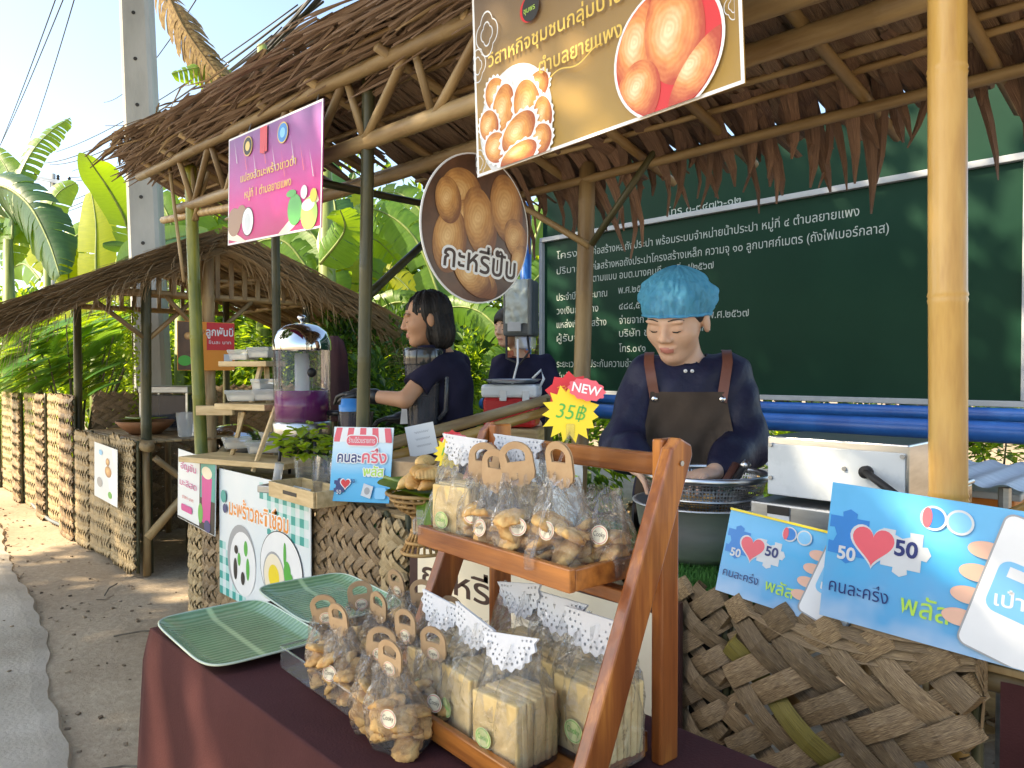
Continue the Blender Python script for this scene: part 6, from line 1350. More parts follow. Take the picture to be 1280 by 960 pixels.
# wicker stand with banana leaf and fried pastries
mat('wicker', (.28, .15, .05), (.50, .31, .12), 12, (1, 1, 6), .6, .3)
c = at_d(530, 640, 2.05); c.z = CZ; t = thing('wicker_stand', 'footed wicker dish lined with a banana leaf', 'dish', c, 0)
for k in range(20): a = 2 * math.pi * k / 20; MB().tube([(.10 * math.cos(a), .10 * math.sin(a), .165), (.07 * math.cos(a), .07 * math.sin(a), .125), (.03 * math.cos(a), .03 * math.sin(a), .10), (.03 * math.cos(a), .03 * math.sin(a), .06), (.06 * math.cos(a), .06 * math.sin(a), 0)], .004, 6).build('spoke', M['wicker'], t, True)
for z, r in ((.165, .102), (.15, .09), (.135, .078), (.12, .062), (.10, .034), (.06, .034), (.03, .048), (.003, .062)): MB().tube([(r * math.cos(a), r * math.sin(a), z) for a in np.linspace(0, 2 * math.pi, 33)[:-1]], .005, 6, closed=True).build('hoop', M['wicker'], t, True)
MB().lathe([(.001, .15), (.09, .16)], 24).build('bed', M['wicker'], t)
for k, (px0, px1, dz) in enumerate(((-.16, .15, .0), (-.10, .16, -.02))): banana_leaf(t, [(px0, -.02 + .05 * k, .19 - .03 * k), (0, .0, .175), (px1, .02, .175 + dz)], .17, 'banana_leaf', 70 + k, .15, .05, side=(0, 1, 0), name='leaf_lining')
banana_leaf(t, [(.06, -.03, .17), (.10, -.07, .13), (.11, -.08, .05)], .06, 'banana_leaf', 75, .1, 0, side=(1, 0, 0), name='leaf_lining')
mat('fried', (.52, .25, .06), (.78, .52, .20), 22, rough=.5, bump=.5, rand=.12)
def puff(G): return su(ell(G, (0, 0, .016), (.042, .022, .018)), ell(G, (0, -.014, .010), (.046, .012, .006)), .008)
P_, F_ = soft(puff, (-.055, -.034, -.004), (.055, .03, .042), .0035); b = MB(); b.v = [Vector(p) + Vector((0, -.002 * math.sin(p[0] * 700) * (1 if p[1] < -.012 else 0), 0)) for p in P_]
for f in F_: b.face(f)
PUFF = b.mesh('curry_puff', M['fried'], True); r_ = random.Random(4)
for i in range(9):
    q = c + Vector((.03 + r_.uniform(-.05, .07), r_.uniform(-.05, .05), .185 + .022 * (i // 4) + r_.uniform(0, .01))); o = link('curry_puff', PUFF, None, q, (r_.uniform(-.4, .4), r_.uniform(-.4, .4), r_.uniform(0, 6))); tag(o, 'golden fried curry puff heaped on the banana leaf dish', 'pastry', 'curry puffs on the wicker dish')
# ================================================================== things on the frying counter
bc = at_d(876, 640, 1.98); bc.z = .80
mat('bowl_steel', (.50, .51, .52), (.66, .67, .68), 3, (1, 1, 5), .42, .03, metal=.75)
t = thing('steel_bowl', 'wide stainless steel bowl on the grass mat', 'bowl', bc, 0); Rb = .172
MB().lathe([(.001, 0), (.09, .0), (.135, .03), (.162, .09), (Rb, .15), (Rb + .008, .152), (Rb + .008, .156), (Rb - .002, .156), (.158, .092), (.13, .034), (.001, .006)], 48).build('bowl', M['bowl_steel'], t, True)
t = thing('fry_basket', 'perforated steel strainer basket resting in the steel bowl', 'strainer', bc + Vector((.0, .02, .11)), 0)
def mesh_mat():
    m, t_, b_ = _new('strainer'); N = t_.nodes.new; L = t_.links.new; tc = N('ShaderNodeTexCoord'); mp = N('ShaderNodeMapping'); mp.inputs['Scale'].default_value = (110, 26, 1); L(tc.outputs['UV'], mp.inputs[0])
    vo = N('ShaderNodeTexVoronoi'); vo.inputs['Scale'].default_value = 1; vo.inputs['Randomness'].default_value = 0; L(mp.outputs[0], vo.inputs['Vector']); gt = N('ShaderNodeMath'); gt.operation = 'GREATER_THAN'; gt.inputs[1].default_value = .34; L(vo.outputs['Distance'], gt.inputs[0])
    tr = N('ShaderNodeBsdfTransparent'); mx = N('ShaderNodeMixShader'); L(gt.outputs[0], mx.inputs[0]); L(tr.outputs[0], mx.inputs[1]); L(b_.outputs[0], mx.inputs[2]); L(mx.outputs[0], t_.nodes['Material Output'].inputs[0])
    b_.inputs['Base Color'].default_value = (.6, .61, .62, 1); b_.inputs['Metallic'].default_value = 1; b_.inputs['Roughness'].default_value = .3; return m
mesh_mat(); MB().lathe([(.001, 0), (.08, .0), (.12, .015), (.145, .06), (.158, .11)], 48).build('mesh', M['strainer'], t, True); MB().tube([(.160 * math.cos(a), .160 * math.sin(a), .112) for a in np.linspace(0, 2 * math.pi, 49)[:-1]], .006, 8, closed=True, flat=1.6).build('rim', M['steel'], t, True); MB().tube([(.146 * math.cos(a), .146 * math.sin(a), .06) for a in np.linspace(0, 2 * math.pi, 49)[:-1]], .004, 8, closed=True).build('band', M['steel'], t, True)
for i in range(5): q = bc + Vector((-.02 + .035 * i - .05, -.03 + .03 * (i % 3), .135)); o = link('curry_puff', PUFF, None, q, (.2 * i, .1, i * 1.3)); tag(o, 'fried curry puff draining in the strainer basket', 'pastry', 'curry puffs in the strainer')
hd0, hd1 = at_d(893, 632, 1.88), at_d(926, 580, 1.92); t = thing('tongs', 'black handled kitchen tongs leaning out of the strainer basket', 'tongs', hd0)
mat('handle_brown', (.05, .022, .018), (.09, .035, .025), 7, rough=.4); d_ = hd1 - hd0
for s in (-1, 1): MB().tube([(s * .004, 0, -.01), d_ * .5 + Vector((s * .012, 0, 0)), d_ + Vector((s * .012, 0, 0))], [.006, .012, .013], 8, flat=.55).build('handle', M['handle_brown' if s < 0 else 'black_plastic'], t, True)
MB().tube([d_ * .92 + Vector((.012, 0, 0)), d_ * 1.05 + Vector((.016, 0, 0))], .012, 8).build('end_cap', M['steel'], t, True); MB().tube([(0, 0, 0), d_ * -.7], [.006, .003], 6).build('jaw', M['steel'], t, True)
# electric fryer: white box on a steel base
mat('worn_white', (.56, .60, .63), (.62, .66, .69), 14, rough=.4, bump=.05, lo=.42, hi=.5)
a = on_y(957, 545, 1.70); x0, x1, z0, z1 = a.x, on_y(1135, 553, 1.70).x, on_y(955, 618, 1.70).z, a.z
t = thing('fryer_machine', 'steel countertop machine with scuffed white back panel and black power cord', 'machine', ((x0 + x1) / 2, 1.80, .80)); cx, w_ = (x0 + x1) / 2, x1 - x0
MB().rbox((cx, 1.81, (z0 + z1) / 2 + .80 - .80), (w_, .20, z1 - z0), .004).build('housing', M['steel'], t); MB().rbox((cx - .002, 1.7075, (z0 + z1) / 2 - .008), (w_ - .010, .004, z1 - z0 - .020), .002).build('back_panel', M['worn_white'], t)
MB().rbox((cx - .02, 1.80, (z0 + .80) / 2 - .004), (w_ + .02, .24, z0 - .80 - .022), .005).build('base_pan', M['steel_dull'], t); MB().box((x0 + .045, 1.678, z0 - .045), (.055, .002, .05)).build('label', M['white_paper'], t); MB().box((x0 + .045, 1.6765, z0 - .03), (.055, .002, .02)).build('label', M['black_ink'], t)
for px, py in ((963, 556), (963, 597), (1055, 586), (1128, 571), (1126, 622)): q = on_y(px, py, 1.702); MB().tube([(q.x, 1.708, q.z), (q.x, 1.700, q.z)], .005, 10).build('screw', M['steel_dull'], t)
q = on_y(1083, 590, 1.70); MB().tube([(q.x, 1.712, q.z), (q.x, 1.690, q.z)], .014, 14).build('grommet', M['black_rubber'], t, True); e = on_y(1165, 640, 1.66)
MB().tube([(q.x, 1.695, q.z), (q.x + .03, 1.675, q.z - .012), (q.x + .08, 1.66, q.z - .04), (e.x - .02, 1.655, e.z + .005), (e.x + .03, 1.65, e.z - .01), (e.x + .12, 1.68, .87), (e.x + .2, 1.75, .80)], .0085, 10).build('power_cord', M['black_rubber'], t, True); settle(t)
# dark steel box behind the golden post, sheets and crate further back
c = at_d(1125, 620, 2.0); t = thing('steel_case', 'dark steel case standing behind the golden bamboo post', 'case', (c.x + .06, c.y + .02, .80), 0); MB().rbox((0, 0, .10), (.16, .2, .2), .005).build('body', M['smoke_plastic'], t); MB().rbox((0, 0, .205), (.17, .21, .012), .004).build('lid', M['steel'], t)
mat('sheet_grey', (.42, .45, .48), (.58, .60, .63), 4, (1, 8, 1), .4, .2)
t = thing('metal_table', 'low table topped with a weathered grey corrugated sheet behind the machine', 'table', (-1.05, 2.95, 0), 0); b = MB(); b.grid(lambda u, v: ((u - .5) * 1.1, (v - .5) * .7, .95 + .008 * math.sin(u * 70)), 120, 4); b.build('sheet', M['sheet_grey'], t, True)
for x in (-.45, .45):
    for y in (-.28, .28): MB().tube([(x, y, 0), (x, y, .94)], .018, 8).build('leg', M['steel_dull'], t)
mat('orange_crate', (.50, .14, .02), (.62, .20, .03), 6, rough=.45); c = at_d(1222, 625, 2.75); t = thing('orange_crate', 'orange plastic crate with pale blue lid at the back of the counter', 'crate', (c.x, c.y, 0), R(5)); MB().rbox((0, 0, .80), (.26, .22, .10), .01).build('tub', M['orange_crate'], t); MB().rbox((0, 0, .86), (.30, .26, .025), .006).build('lid', M['sheet_grey'], t); MB().rbox((0, 0, .37), (.3, .26, .74), .01).build('pedestal', M['plank'], t)
# zip bag behind the rack
c = at_d(672, 545, 1.75); t = thing('zip_bag', 'white plastic zip bag with a green seal behind the rack', 'bag', (c.x, c.y, .80), YAW + R(12)); clear_film('zip_film', gloss=.4, rough=.2, bump=.5, bscale=14, body=.6, bcol=(.80, .86, .86))
MB().grid(lambda u, v: ((u - .5) * .20 + .004 * math.sin(v * 9), -.05 * math.sin(math.pi * v) * (1 - .3 * math.cos(u * 6)) + .008 * math.sin(u * 17 + v * 7), .02 + v * .29), 24, 20).build('film', M['zip_film'], t, True); MB().grid(lambda u, v: ((u - .5) * .20, .05 * math.sin(math.pi * v), .02 + v * .29), 12, 10).build('film', M['zip_film'], t, True)
MB().tube([(-.09, -.018, .265), (0, -.022, .258), (.10, -.018, .25)], .0025, 6).build('seal', M['ink_lime'], t, True); MB().rbox((0, 0, .1), (.15, .05, .16), .02).build('contents', M['ink_cream'], t)
t = thing('cardboard_box', 'brown cardboard carton under the handwritten note', 'box', (at_d(528, 590, 2.75).x, at_d(528, 590, 2.75).y, CZ), R(20)); MB().rbox((0, 0, .085), (.22, .16, .17), .004).build('carton', M['kraft'], t)
# hut counter goods
q = at_d(216, 535, 5.55); t = thing('steel_cabinet', 'glass sided steel food cabinet on the hut counter', 'cabinet', (q.x, q.y, .86), R(46)); MB().rbox((0, 0, .30), (.36, .3, .05), .006).build('top', M['steel_dull'], t); MB().rbox((0, 0, .13), (.33, .27, .26), .004).build('glass', M['smoke_clear'], t); MB().rbox((0, 0, .012), (.35, .29, .022), .004).build('base', M['steel_dull'], t)
for x in (-.168, .168):
    for y in (-.138, .138): MB().box((x, y, .15), (.014, .014, .27)).build('corner_post', M['steel'], t)
q = at_d(182, 552, 5.2); mat('clay', (.24, .10, .045), (.32, .15, .07), 9, rough=.7); t = thing('clay_basin', 'wide brown clay basin with banana leaf on the hut counter', 'basin', (q.x, q.y, .86), 0); MB().lathe([(.001, 0), (.10, 0), (.16, .05), (.19, .085), (.185, .09), (.15, .055), (.001, .02)], 32).build('basin', M['clay'], t, True); banana_leaf(t, [(-.25, -.05, .10), (0, 0, .10), (.2, .05, .12)], .2, 'banana_leaf', 80, .1, 0, side=(0, 1, 0), name='leaf_lining')
q = at_d(233, 535, 4.95); t = thing('plastic_tub', 'clear plastic tub beside the green bamboo post', 'tub', (q.x, q.y, .86), 0); MB().lathe([(.05, 0), (.065, .16), (.068, .162)], 24).build('tub', M['milky_plastic'], t, True)
q = at_d(292, 560, 5.3); t = thing('chafing_dish', 'round silver chafing dish behind the wooden stand', 'dish', (q.x, q.y, .62), 0); MB().lathe([(.001, .30), (.10, .29), (.17, .25), (.20, .19), (.205, .17), (.2, .10), (.001, .1)], 32).build('dish', M['chrome'], t, True); MB().rbox((0, 0, .05), (.3, .3, .1), .01).build('stand', M['steel_dull'], t); MB().rbox((0, 0, -.31), (.5, .5, .6), .01).build('pedestal', M['bamboo_dark'], t)
# red and white cooler
q = at_d(640, 510, 4.3); mat('cooler_red', (.50, .015, .02), (.60, .03, .03), 6, rough=.35); t = thing('cooler_box', 'red cooler box with white lid and a steel tray on top', 'cooler', (q.x, q.y, 0), YAW - R(10)); Z = q.z
MB().rbox((0, 0, Z - .02), (.30, .22, .17), .02).build('body', M['cooler_red'], t); MB().rbox((0, 0, Z + .10), (.32, .24, .075), .018).build('lid', M['white_enamel'], t); MB().rbox((0, 0, (Z - .11) / 2), (.34, .3, Z - .11), .01).build('pedestal', M['plank'], t)
for x in (-.03, .1): MB().rbox((x, -.122, Z + .075), (.04, .012, .06), .004).build('latch', M['white_paper'], t)
MB().lathe([(.001, .145), (.13, .145), (.17, .165), (.172, .167)], 32, (0, 0, Z)).build('tray', M['steel'], t, True); MB().tube([(.15, 0, Z + .1), (.185, 0, Z + .17), (.17, 0, Z + .22), (.12, 0, Z + .17)], .008, 8).build('handle', M['white_enamel'], t, True)
# garden hose by the wall
mat('hose', (.12, .14, .15), (.2, .22, .23), 5, rough=.5); hp = [on_z(px, py, .03) for px, py in ((5, 590), (12, 605), (30, 618), (45, 635), (62, 650), (80, 658), (100, 664))]; tag(MB().tube(hp, .014, 8).build('hose', M['hose'], smooth=True), 'thin grey hose lying on sand along the woven wall', 'hose')
r_ = random.Random(14); dry = []
for k, (x, y) in enumerate(((-3.3, 1.15), (-3.9, 1.2), (-2.6, .75), (-4.8, 1.3))):
    a = r_.uniform(0, 6); tag(MB().tube([(x - .12 * math.cos(a), y - .12 * math.sin(a), .008), (x, y, .014), (x + .12 * math.cos(a + .2), y + .12 * math.sin(a + .2), .008)], .004, 6).build('twig', M['bark']), 'dark dry twig lying on the sand near the counter', 'twig', 'twigs on the sand')
# maroon cloth and bits under the right end of the counter
b = MB(); b.grid(lambda u, v: (-.34 + u * .8, 1.50 + .015 * math.sin(u * 40) * (1 - v * .7), .02 + v * .74), 60, 8); tag(b.build('counter_cloth', M['maroon_cloth'], smooth=True), 'dark maroon cloth hanging under the right end of the frying counter', 'cloth')
# garden behind: dry leaves on the soil and low plants
mat('dry_leaf', (.12, .07, .03), (.40, .27, .13), 6, rough=.85, rand=0, trans=.15); b = MB(); r_ = random.Random(31)
for i in range(2600):
    x = r_.uniform(-4.2, 2.2); y = r_.uniform(2.7, 8.5); s = r_.uniform(.05, .16); q = Euler((r_.uniform(-.4, .4), r_.uniform(-.4, .4), r_.uniform(0, 6))).to_matrix(); z = r_.uniform(.01, .09)
    ribbon(b, [Vector((x, y, z)) + q @ Vector((t_ * s, 0, abs(t_) * s * .25)) for t_ in (-1, 0, 1)], s * .7, q @ Vector((0, 1, 0)), s * .12, (.15, 1, .1))
tag(b.build('leaf_litter', M['dry_leaf']), 'brown dry leaf litter covering the soil behind the stall', 'leaf litter', kind='stuff')
for k, (px, d, zt, wp_) in enumerate(((720, 6.6, .95, 120), (990, 6.4, .75, 120), (1110, 6.8, .9, 130), (1250, 6.2, 1.0, 140), (860, 7.2, 1.0, 160))):
    pbush(('low green plant behind the pipes left of the worker', 'low green plant behind the pipes right of the worker', 'low green plant under the notice board beside its post', 'low green plant behind the pipes past the golden post', 'low green plant behind the worker with the blue cap')[k], px, d, zt, wp_, 1100, ('leaf_mid', 'leaf_lime'), size=.12, seed=300 + k)

# ================================================================== people
from mathutils.bvhtree import BVHTree
def skin_mat(name, c, lip):
    return mat(name, tuple(q * .92 for q in c), c, 14, rough=.48, bump=.06, bscale=160, spec=.35)
skin_mat('skin_a', (.66, .42, .30), None); skin_mat('skin_b', (.52, .29, .18), None); mat('lips', (.46, .17, .14), (.50, .20, .16), 8, rough=.4); mat('hair_black', (.008, .007, .007), (.016, .013, .012), 6, (40, 40, 4), .55, .25, spec=.35); mat('brow', (.045, .03, .022), rough=.7)
mat('navy_silk', (.010, .011, .030), (.018, .019, .050), 4, rough=.5, bump=.8, bscale=16, spec=.25); mat('navy_cotton', (.012, .012, .030), (.022, .021, .046), 6, rough=.85, bump=.1, bscale=60, spec=.15); mat('apron_grey', (.050, .036, .028), (.078, .058, .046), 5, rough=.8, bump=.15, bscale=40, spec=.15); mat('leather', (.13, .045, .028), (.19, .07, .045), 7, rough=.5); mat('glove_black', (.010, .011, .013), (.02, .021, .024), 9, rough=.4); mat('trouser', (.012, .012, .016), (.02, .02, .026), 6, rough=.8)
V = Vector; HW = 1.13
for nm_ in ('skin_a', 'skin_b'):
    b_ = M[nm_].node_tree.nodes['Principled BSDF']; b_.inputs['Subsurface Weight'].default_value = .18; b_.inputs['Subsurface Radius'].default_value = (.012, .005, .003); b_.inputs['Subsurface Scale'].default_value = 1
def arr(v): return (v.x, v.y, v.z)
def head_sdf(G, c, Rm, s):
    m = Rm.inverted(); p = [G[i] - c[i] for i in range(3)]; H = [(m[i][0] * p[0] + m[i][1] * p[1] + m[i][2] * p[2]) / s / (HW if i == 0 else 1) for i in range(3)]
    A = [np.abs(H[0]), H[1], H[2]]
    d = ell(H, (0, .012, .034), (.074, .092, .083)); d = su(d, ell(H, (0, -.026, -.028), (.061, .062, .082)), .03); d = su(d, ell(H, (0, -.058, -.088), (.026, .026, .02)), .03)
    d = su(d, ell(A, (.036, -.052, -.018), (.026, .026, .026)), .025); d = su(d, ell(A, (.028, -.078, .030), (.026, .010, .008)), .012)
    d = np.maximum(d, -(ell(A, (.031, -.094, .010), (.018, .014, .012)))) if False else su(d, ell(A, (.031, -.0725, .008), (.0165, .0135, .0115)), .006)
    d = su(d, cone(H, (0, -.084, .022), (0, -.102, -.018), .0075, .0105), .010); d = su(d, ell(A, (.0115, -.094, -.023), (.0085, .010, .0075)), .005)
    d = su(d, ell(H, (0, -.086, -.050), (.023, .010, .0055)), .006); d = su(d, ell(H, (0, -.085, -.0605), (.020, .010, .0060)), .006)
    d = su(d, ell(A, (.077, .012, -.008), (.008, .018, .030)), .006)
    return d * s, H
def hand_sdf(G, w_, fwd, nrm, s, curl, side):
    """palm, four fingers of unequal length and a thumb leaving the side of the palm; nrm = back of the hand"""
    f = fwd.normalized(); n = (nrm - f * nrm.dot(f)).normalized(); x = f.cross(n) * side; P_ = lambda a, b_, c: arr(w_ + (f * a + x * b_ + n * c) * s)
    Rm = Matrix((f, x, n)).transposed(); d = ell(G, P_(.048, 0, 0), (.050 * s, .038 * s, .016 * s), Rm)
    for k, (off, L_) in enumerate(((-.027, .066), (-.009, .075), (.010, .070), (.027, .056))):
        a = P_(.082, off, .002); m_ = P_(.082 + L_ * .55, off * 1.12, .002 - .018 * curl); e = P_(.082 + L_ * (1 - .35 * curl), off * 1.15, -.004 - .048 * curl)
        d = su(d, np.minimum(cone(G, a, m_, .0092 * s, .0082 * s), cone(G, m_, e, .0082 * s, .0068 * s)), .006)
    d = su(d, np.minimum(cone(G, P_(.025, -.030, -.004), P_(.060, -.052, -.014), .0125 * s, .0098 * s), cone(G, P_(.060, -.052, -.014), P_(.090, -.046, -.026), .0098 * s, .0078 * s)), .008); return d
def person(label, root, th, head, hr, J, s, skin, shirt, sleeve, step=.0052, hand_nrm=None, gloves=None, cut=0, curl=(.5, .5), pants=True):
    """root: floor point; th: facing turn; head: centre; hr: head rotation; J: shoulder, elbow, wrist, fingertip points for both arms"""
    t = thing('person', label, 'person', root); r0 = V(root); Rt = Matrix.Rotation(th, 3, 'Z'); Hm = hr
    hc = head - r0; A = [[p - r0 for p in arm] for arm in J]; nb = (A[0][0] + A[1][0]) / 2 + V((0, 0, .035)); tc = V((nb.x * .6, nb.y * .6, 0)); hz = nb.z
    def torso(G, g):
        d = ell(G, (nb.x * .8, nb.y * .8, hz - .15 * s), (.150 * s + g, .098 * s + g, .17 * s + g), Rt); d = su(d, ell(G, (nb.x * .4, nb.y * .4, hz - .40 * s), (.150 * s + g, .110 * s + g, .24 * s + g), Rt), .05)
        d = su(d, cone(G, arr(A[0][0].lerp(A[1][0], .08)), arr(A[1][0].lerp(A[0][0], .08)), .047 * s + g, .047 * s + g), .05); return d
    nk = hc + Hm @ V((0, .025, -.06)) * s; nbase = nb + V((0, 0, -.03))
    lo = [min(p[i] for p in (*A[0], *A[1], hc)) - .17 for i in range(3)]; hi = [max(p[i] for p in (*A[0], *A[1], hc)) + .17 for i in range(3)]; lo[2] = hz - .5 * s; hi[2] = hc.z + .14 * s
    lo[0] = min(lo[0], -.2); lo[1] = min(lo[1], -.2); hi[0] = max(hi[0], .2); hi[1] = max(hi[1], .2)
    def body(G):
        d, H = head_sdf(G, hc, Hm, s); d = su(d, cone(G, arr(nbase), arr(nk), .050 * s, .044 * s), .025); d = su(d, torso(G, -.012), .04)
        for k in range(2):
            a = A[k]; d = su(d, cone(G, arr(a[0]), arr(a[1]), .042 * s, .034 * s), .02); d = su(d, cone(G, arr(a[1]), arr(a[2]), .034 * s, .024 * s), .012)
            if not gloves: d = su(d, hand_sdf(G, a[2], a[3] - a[2], hand_nrm[k], s, curl[k], 1 if k == 0 else -1), .012)
            else: d = su(d, cone(G, arr(a[2]), arr(a[2].lerp(a[3], .4)), .024 * s, .018 * s), .012)
        return d
    hi_ = Hm.inverted()
    def pick(P_):
        q = (P_ - np.array(hc)) @ np.array(hi_).T / s; ax_ = np.abs(q[:, 0]); return (ax_ < .0205) & (q[:, 1] < -.078) & (q[:, 2] > -.0655 + .15 * ax_) & (q[:, 2] < -.0470 - .12 * np.maximum(0, ax_ - .006))
    soft_obj('body', body, lo, hi, step, [skin, M['lips']], t, pick=pick)
    for sg in (-1, 1):      # brows and lash lines
        MB().tube([hc + Hm @ V((sg * x * HW, y, z)) * s for x, y, z in ((.014, -.0875, .0335), (.028, -.0865, .0385), (.044, -.0755, .035), (.050, -.068, .030))], [.0026 * s, .0038 * s, .003 * s, .0014 * s], 6, flat=.6).build('eyebrow', M['brow'], t, True)
        MB().tube([hc + Hm @ V((sg * x * HW, y, z)) * s for x, y, z in ((.016, -.0805, .0035), (.024, -.0868, .0005), (.034, -.0868, .0), (.046, -.0765, .0035))], [.0010 * s, .0017 * s, .0019 * s, .0012 * s], 6).build('eyelid_line', M['hair_black'], t, True)
    def shirt_sdf(G):
        d = torso(G, .010)
        for k in range(2):
            a = A[k]
            if cut:     # short sleeve ends in a hem
                e = a[0].lerp(a[1], cut); ax = (a[1] - a[0]).normalized(); c = cone(G, arr(a[0]), arr(a[0].lerp(a[1], cut + .2)), .056 * s, .060 * s); pl = sum((G[i] - e[i]) * ax[i] for i in range(3)); d = su(d, np.maximum(c, pl), .03)
            else:       # full sleeve, loose above a gathered cuff
                d = su(d, cone(G, arr(a[0]), arr(a[1]), .058 * s, .064 * s), .04); m_ = a[1].lerp(a[2], .55); d = su(d, cone(G, arr(a[1]), arr(m_), .062 * s, .058 * s), .03); e = a[1].lerp(a[2], .86); d = su(d, cone(G, arr(m_), arr(e), .050 * s, .033 * s), .03)
                fold = .004 * np.sin(60 * (G[0] + G[2] * .7)) * np.exp(-sum((G[i] - a[1][i]) ** 2 for i in range(3)) / .008); d = d + fold
        d = d + .004 * np.sin(38 * G[0] + 24 * G[2]) * np.sin(17 * G[2] + 5) + .0028 * np.sin(70 * G[0] - 45 * G[2] + 30 * G[1])
        up = V((0, 0, 1)); return np.maximum(d, -cone(G, arr(nbase + V((0, 0, .0)) + (nk - nbase) * .15), arr(nk + (nk - nbase) * .6), .058 * s, .070 * s))
    so = soft_obj('shirt', shirt_sdf, lo, hi, step * 1.25, shirt, t)
    if gloves:
        for k in range(2):
            a = A[k]; f = (a[3] - a[2])
            def gl(G): return su(hand_sdf(G, a[2], f, hand_nrm[k], s * 1.06, curl[k], 1 if k == 0 else -1), cone(G, arr(a[2] - (a[2] - a[1]).normalized() * .055), arr(a[2].lerp(a[3], .25)), .034 * s, .029 * s), .012)
            pl = [[min(q[i] for q in (a[2], a[3])) - .10 for i in range(3)], [max(q[i] for q in (a[2], a[3])) + .10 for i in range(3)]]; soft_obj('glove', gl, pl[0], pl[1], .004, gloves, t)
    if pants:
        def pn(G):
            d = ell(G, (0, 0, .86), (.165, .125, .17), Rt); c_, s_ = math.cos(th), math.sin(th)
            for k in (-1, 1): d = su(d, cone(G, (k * .075 * c_, k * .075 * s_, .82), (k * .08 * c_, k * .08 * s_, .05), .085, .06), .04)
            return d
        soft_obj('trousers', pn, (-.24, -.22, -.02), (.24, .22, 1.06), .015, M['trouser'], t)
        for k in (-1, 1): MB().rbox((k * .085, -.04, .025), (.085, .23, .055), .02, Rt).build('shoe', M['black_rubber'], t)
    return t, so, hc, Hm, A
def hrot(face, pitch, roll=0): return Matrix.Rotation(face, 3, 'Z') @ Matrix.Rotation(pitch, 3, 'X') @ Matrix.Rotation(roll, 3, 'Y')
# ---- the worker in the blue hair cap
root = at_d(858, 463, 2.36); root.z = 0; TH = YAW - R(12)
J = [[at_d(806, 470, 2.36), at_d(779, 556, 2.30), at_d(791, 578, 2.12), at_d(812, 592, 2.04)], [at_d(915, 468, 2.34), at_d(935, 556, 2.26), at_d(893, 590, 2.10), at_d(860, 598, 2.02)]]
hc_w = at_d(846, 402, 2.30)
t, so, hc, Hm, A = person('worker in blue hair cap and grey bib apron looking down over the steel bowl', root, TH, hc_w, hrot(YAW - R(38), R(24), R(3)), J, 1.04, M['skin_a'], M['navy_silk'], 0, hand_nrm=[V((0, -.2, 1)), V((0, -.3, 1))], curl=(.6, .7))
def cap_pt(u, v):
    a = 2 * math.pi * u; el = -.32 + v * (math.pi / 2 + .32); c_, s_ = math.cos(a), math.sin(a); pl = 1 + (.022 * math.sin(34 * a) + .014 * math.sin(51 * a + 1)) * (1 - v) ** 1.5 
    puf = 1 + .10 * math.sin(math.pi * min(1, v * 1.15)); rx, ry, rz_ = .100 * puf, .114 * puf, .108
    nn = mnoise.noise(V((c_ * 2.2, s_ * 2.2, v * 3.0))) * .10 + mnoise.noise(V((c_ * 6, s_ * 6, v * 7.0))) * .10 + mnoise.noise(V((c_ * 14, s_ * 14, v * 15.0))) * .06; pl += nn * (.35 + .65 * math.sin(math.pi * min(1, v + .12)))
    q = V((rx * math.cos(el) * c_ * pl, ry * math.cos(el) * s_ * pl, rz_ * math.sin(el) * (1 + .02 * math.sin(11 * a)))); q = Matrix.Rotation(R(-16), 3, 'X') @ q
    return hc + Hm @ (q + V((0, .022, .052))) * 1.04
m_, tt, bb = _new('hair_cap'); N = tt.nodes.new; bb.inputs['Base Color'].default_value = (.16, .62, .95, 1); bb.inputs['Roughness'].default_value = .6; tr_ = N('ShaderNodeBsdfTransparent'); tl_ = N('ShaderNodeBsdfTranslucent'); tl_.inputs[0].default_value = (.08, .62, .95, 1); m1_ = N('ShaderNodeMixShader'); m1_.inputs[0].default_value = .45; m2_ = N('ShaderNodeMixShader'); m2_.inputs[0].default_value = .18
tt.links.new(bb.outputs[0], m1_.inputs[1]); tt.links.new(tl_.outputs[0], m1_.inputs[2]); tt.links.new(m1_.outputs[0], m2_.inputs[1]); tt.links.new(tr_.outputs[0], m2_.inputs[2]); tt.links.new(m2_.outputs[0], tt.nodes['Material Output'].inputs[0])
tc_ = N('ShaderNodeTexCoord'); nz_ = N('ShaderNodeTexNoise'); nz_.inputs['Scale'].default_value = 45; nz_.inputs['Distortion'].default_value = 1.5; bn_ = N('ShaderNodeBump'); bn_.inputs['Strength'].default_value = 1.0; bn_.inputs['Distance'].default_value = .006; tt.links.new(tc_.outputs['Object'], nz_.inputs['Vector']); tt.links.new(nz_.outputs[0], bn_.inputs['Height']); tt.links.new(bn_.outputs[0], bb.inputs['Normal'])
co = MB().grid(cap_pt, 170, 34).build('hair_cap', M['hair_cap'], t, True); MB().tube([V(cap_pt(i / 90, 0)) for i in range(90)], .0042, 6, closed=True).build('elastic', M['hair_cap'], co, True)
def hair_a(G):
    m = Hm.inverted(); p = [G[i] - hc[i] for i in range(3)]; H = [(m[i][0] * p[0] + m[i][1] * p[1] + m[i][2] * p[2]) / 1.04 for i in range(3)]
    d = ell(H, (0, .020, .034), (.091, .094, .088)); front = (-H[1] - .055) - .6 * (H[2] - .06) * 0; d = np.maximum(d, -(H[2] - (.000 + np.clip(-H[1] - .04, 0, 1) * 1.1 - np.clip(H[1], 0, 1) * 1.3))); return d
soft_obj('hair', hair_a, [hc[i] - .14 for i in range(3)], [hc[i] + .14 for i in range(3)], .005, M['hair_black'], t)
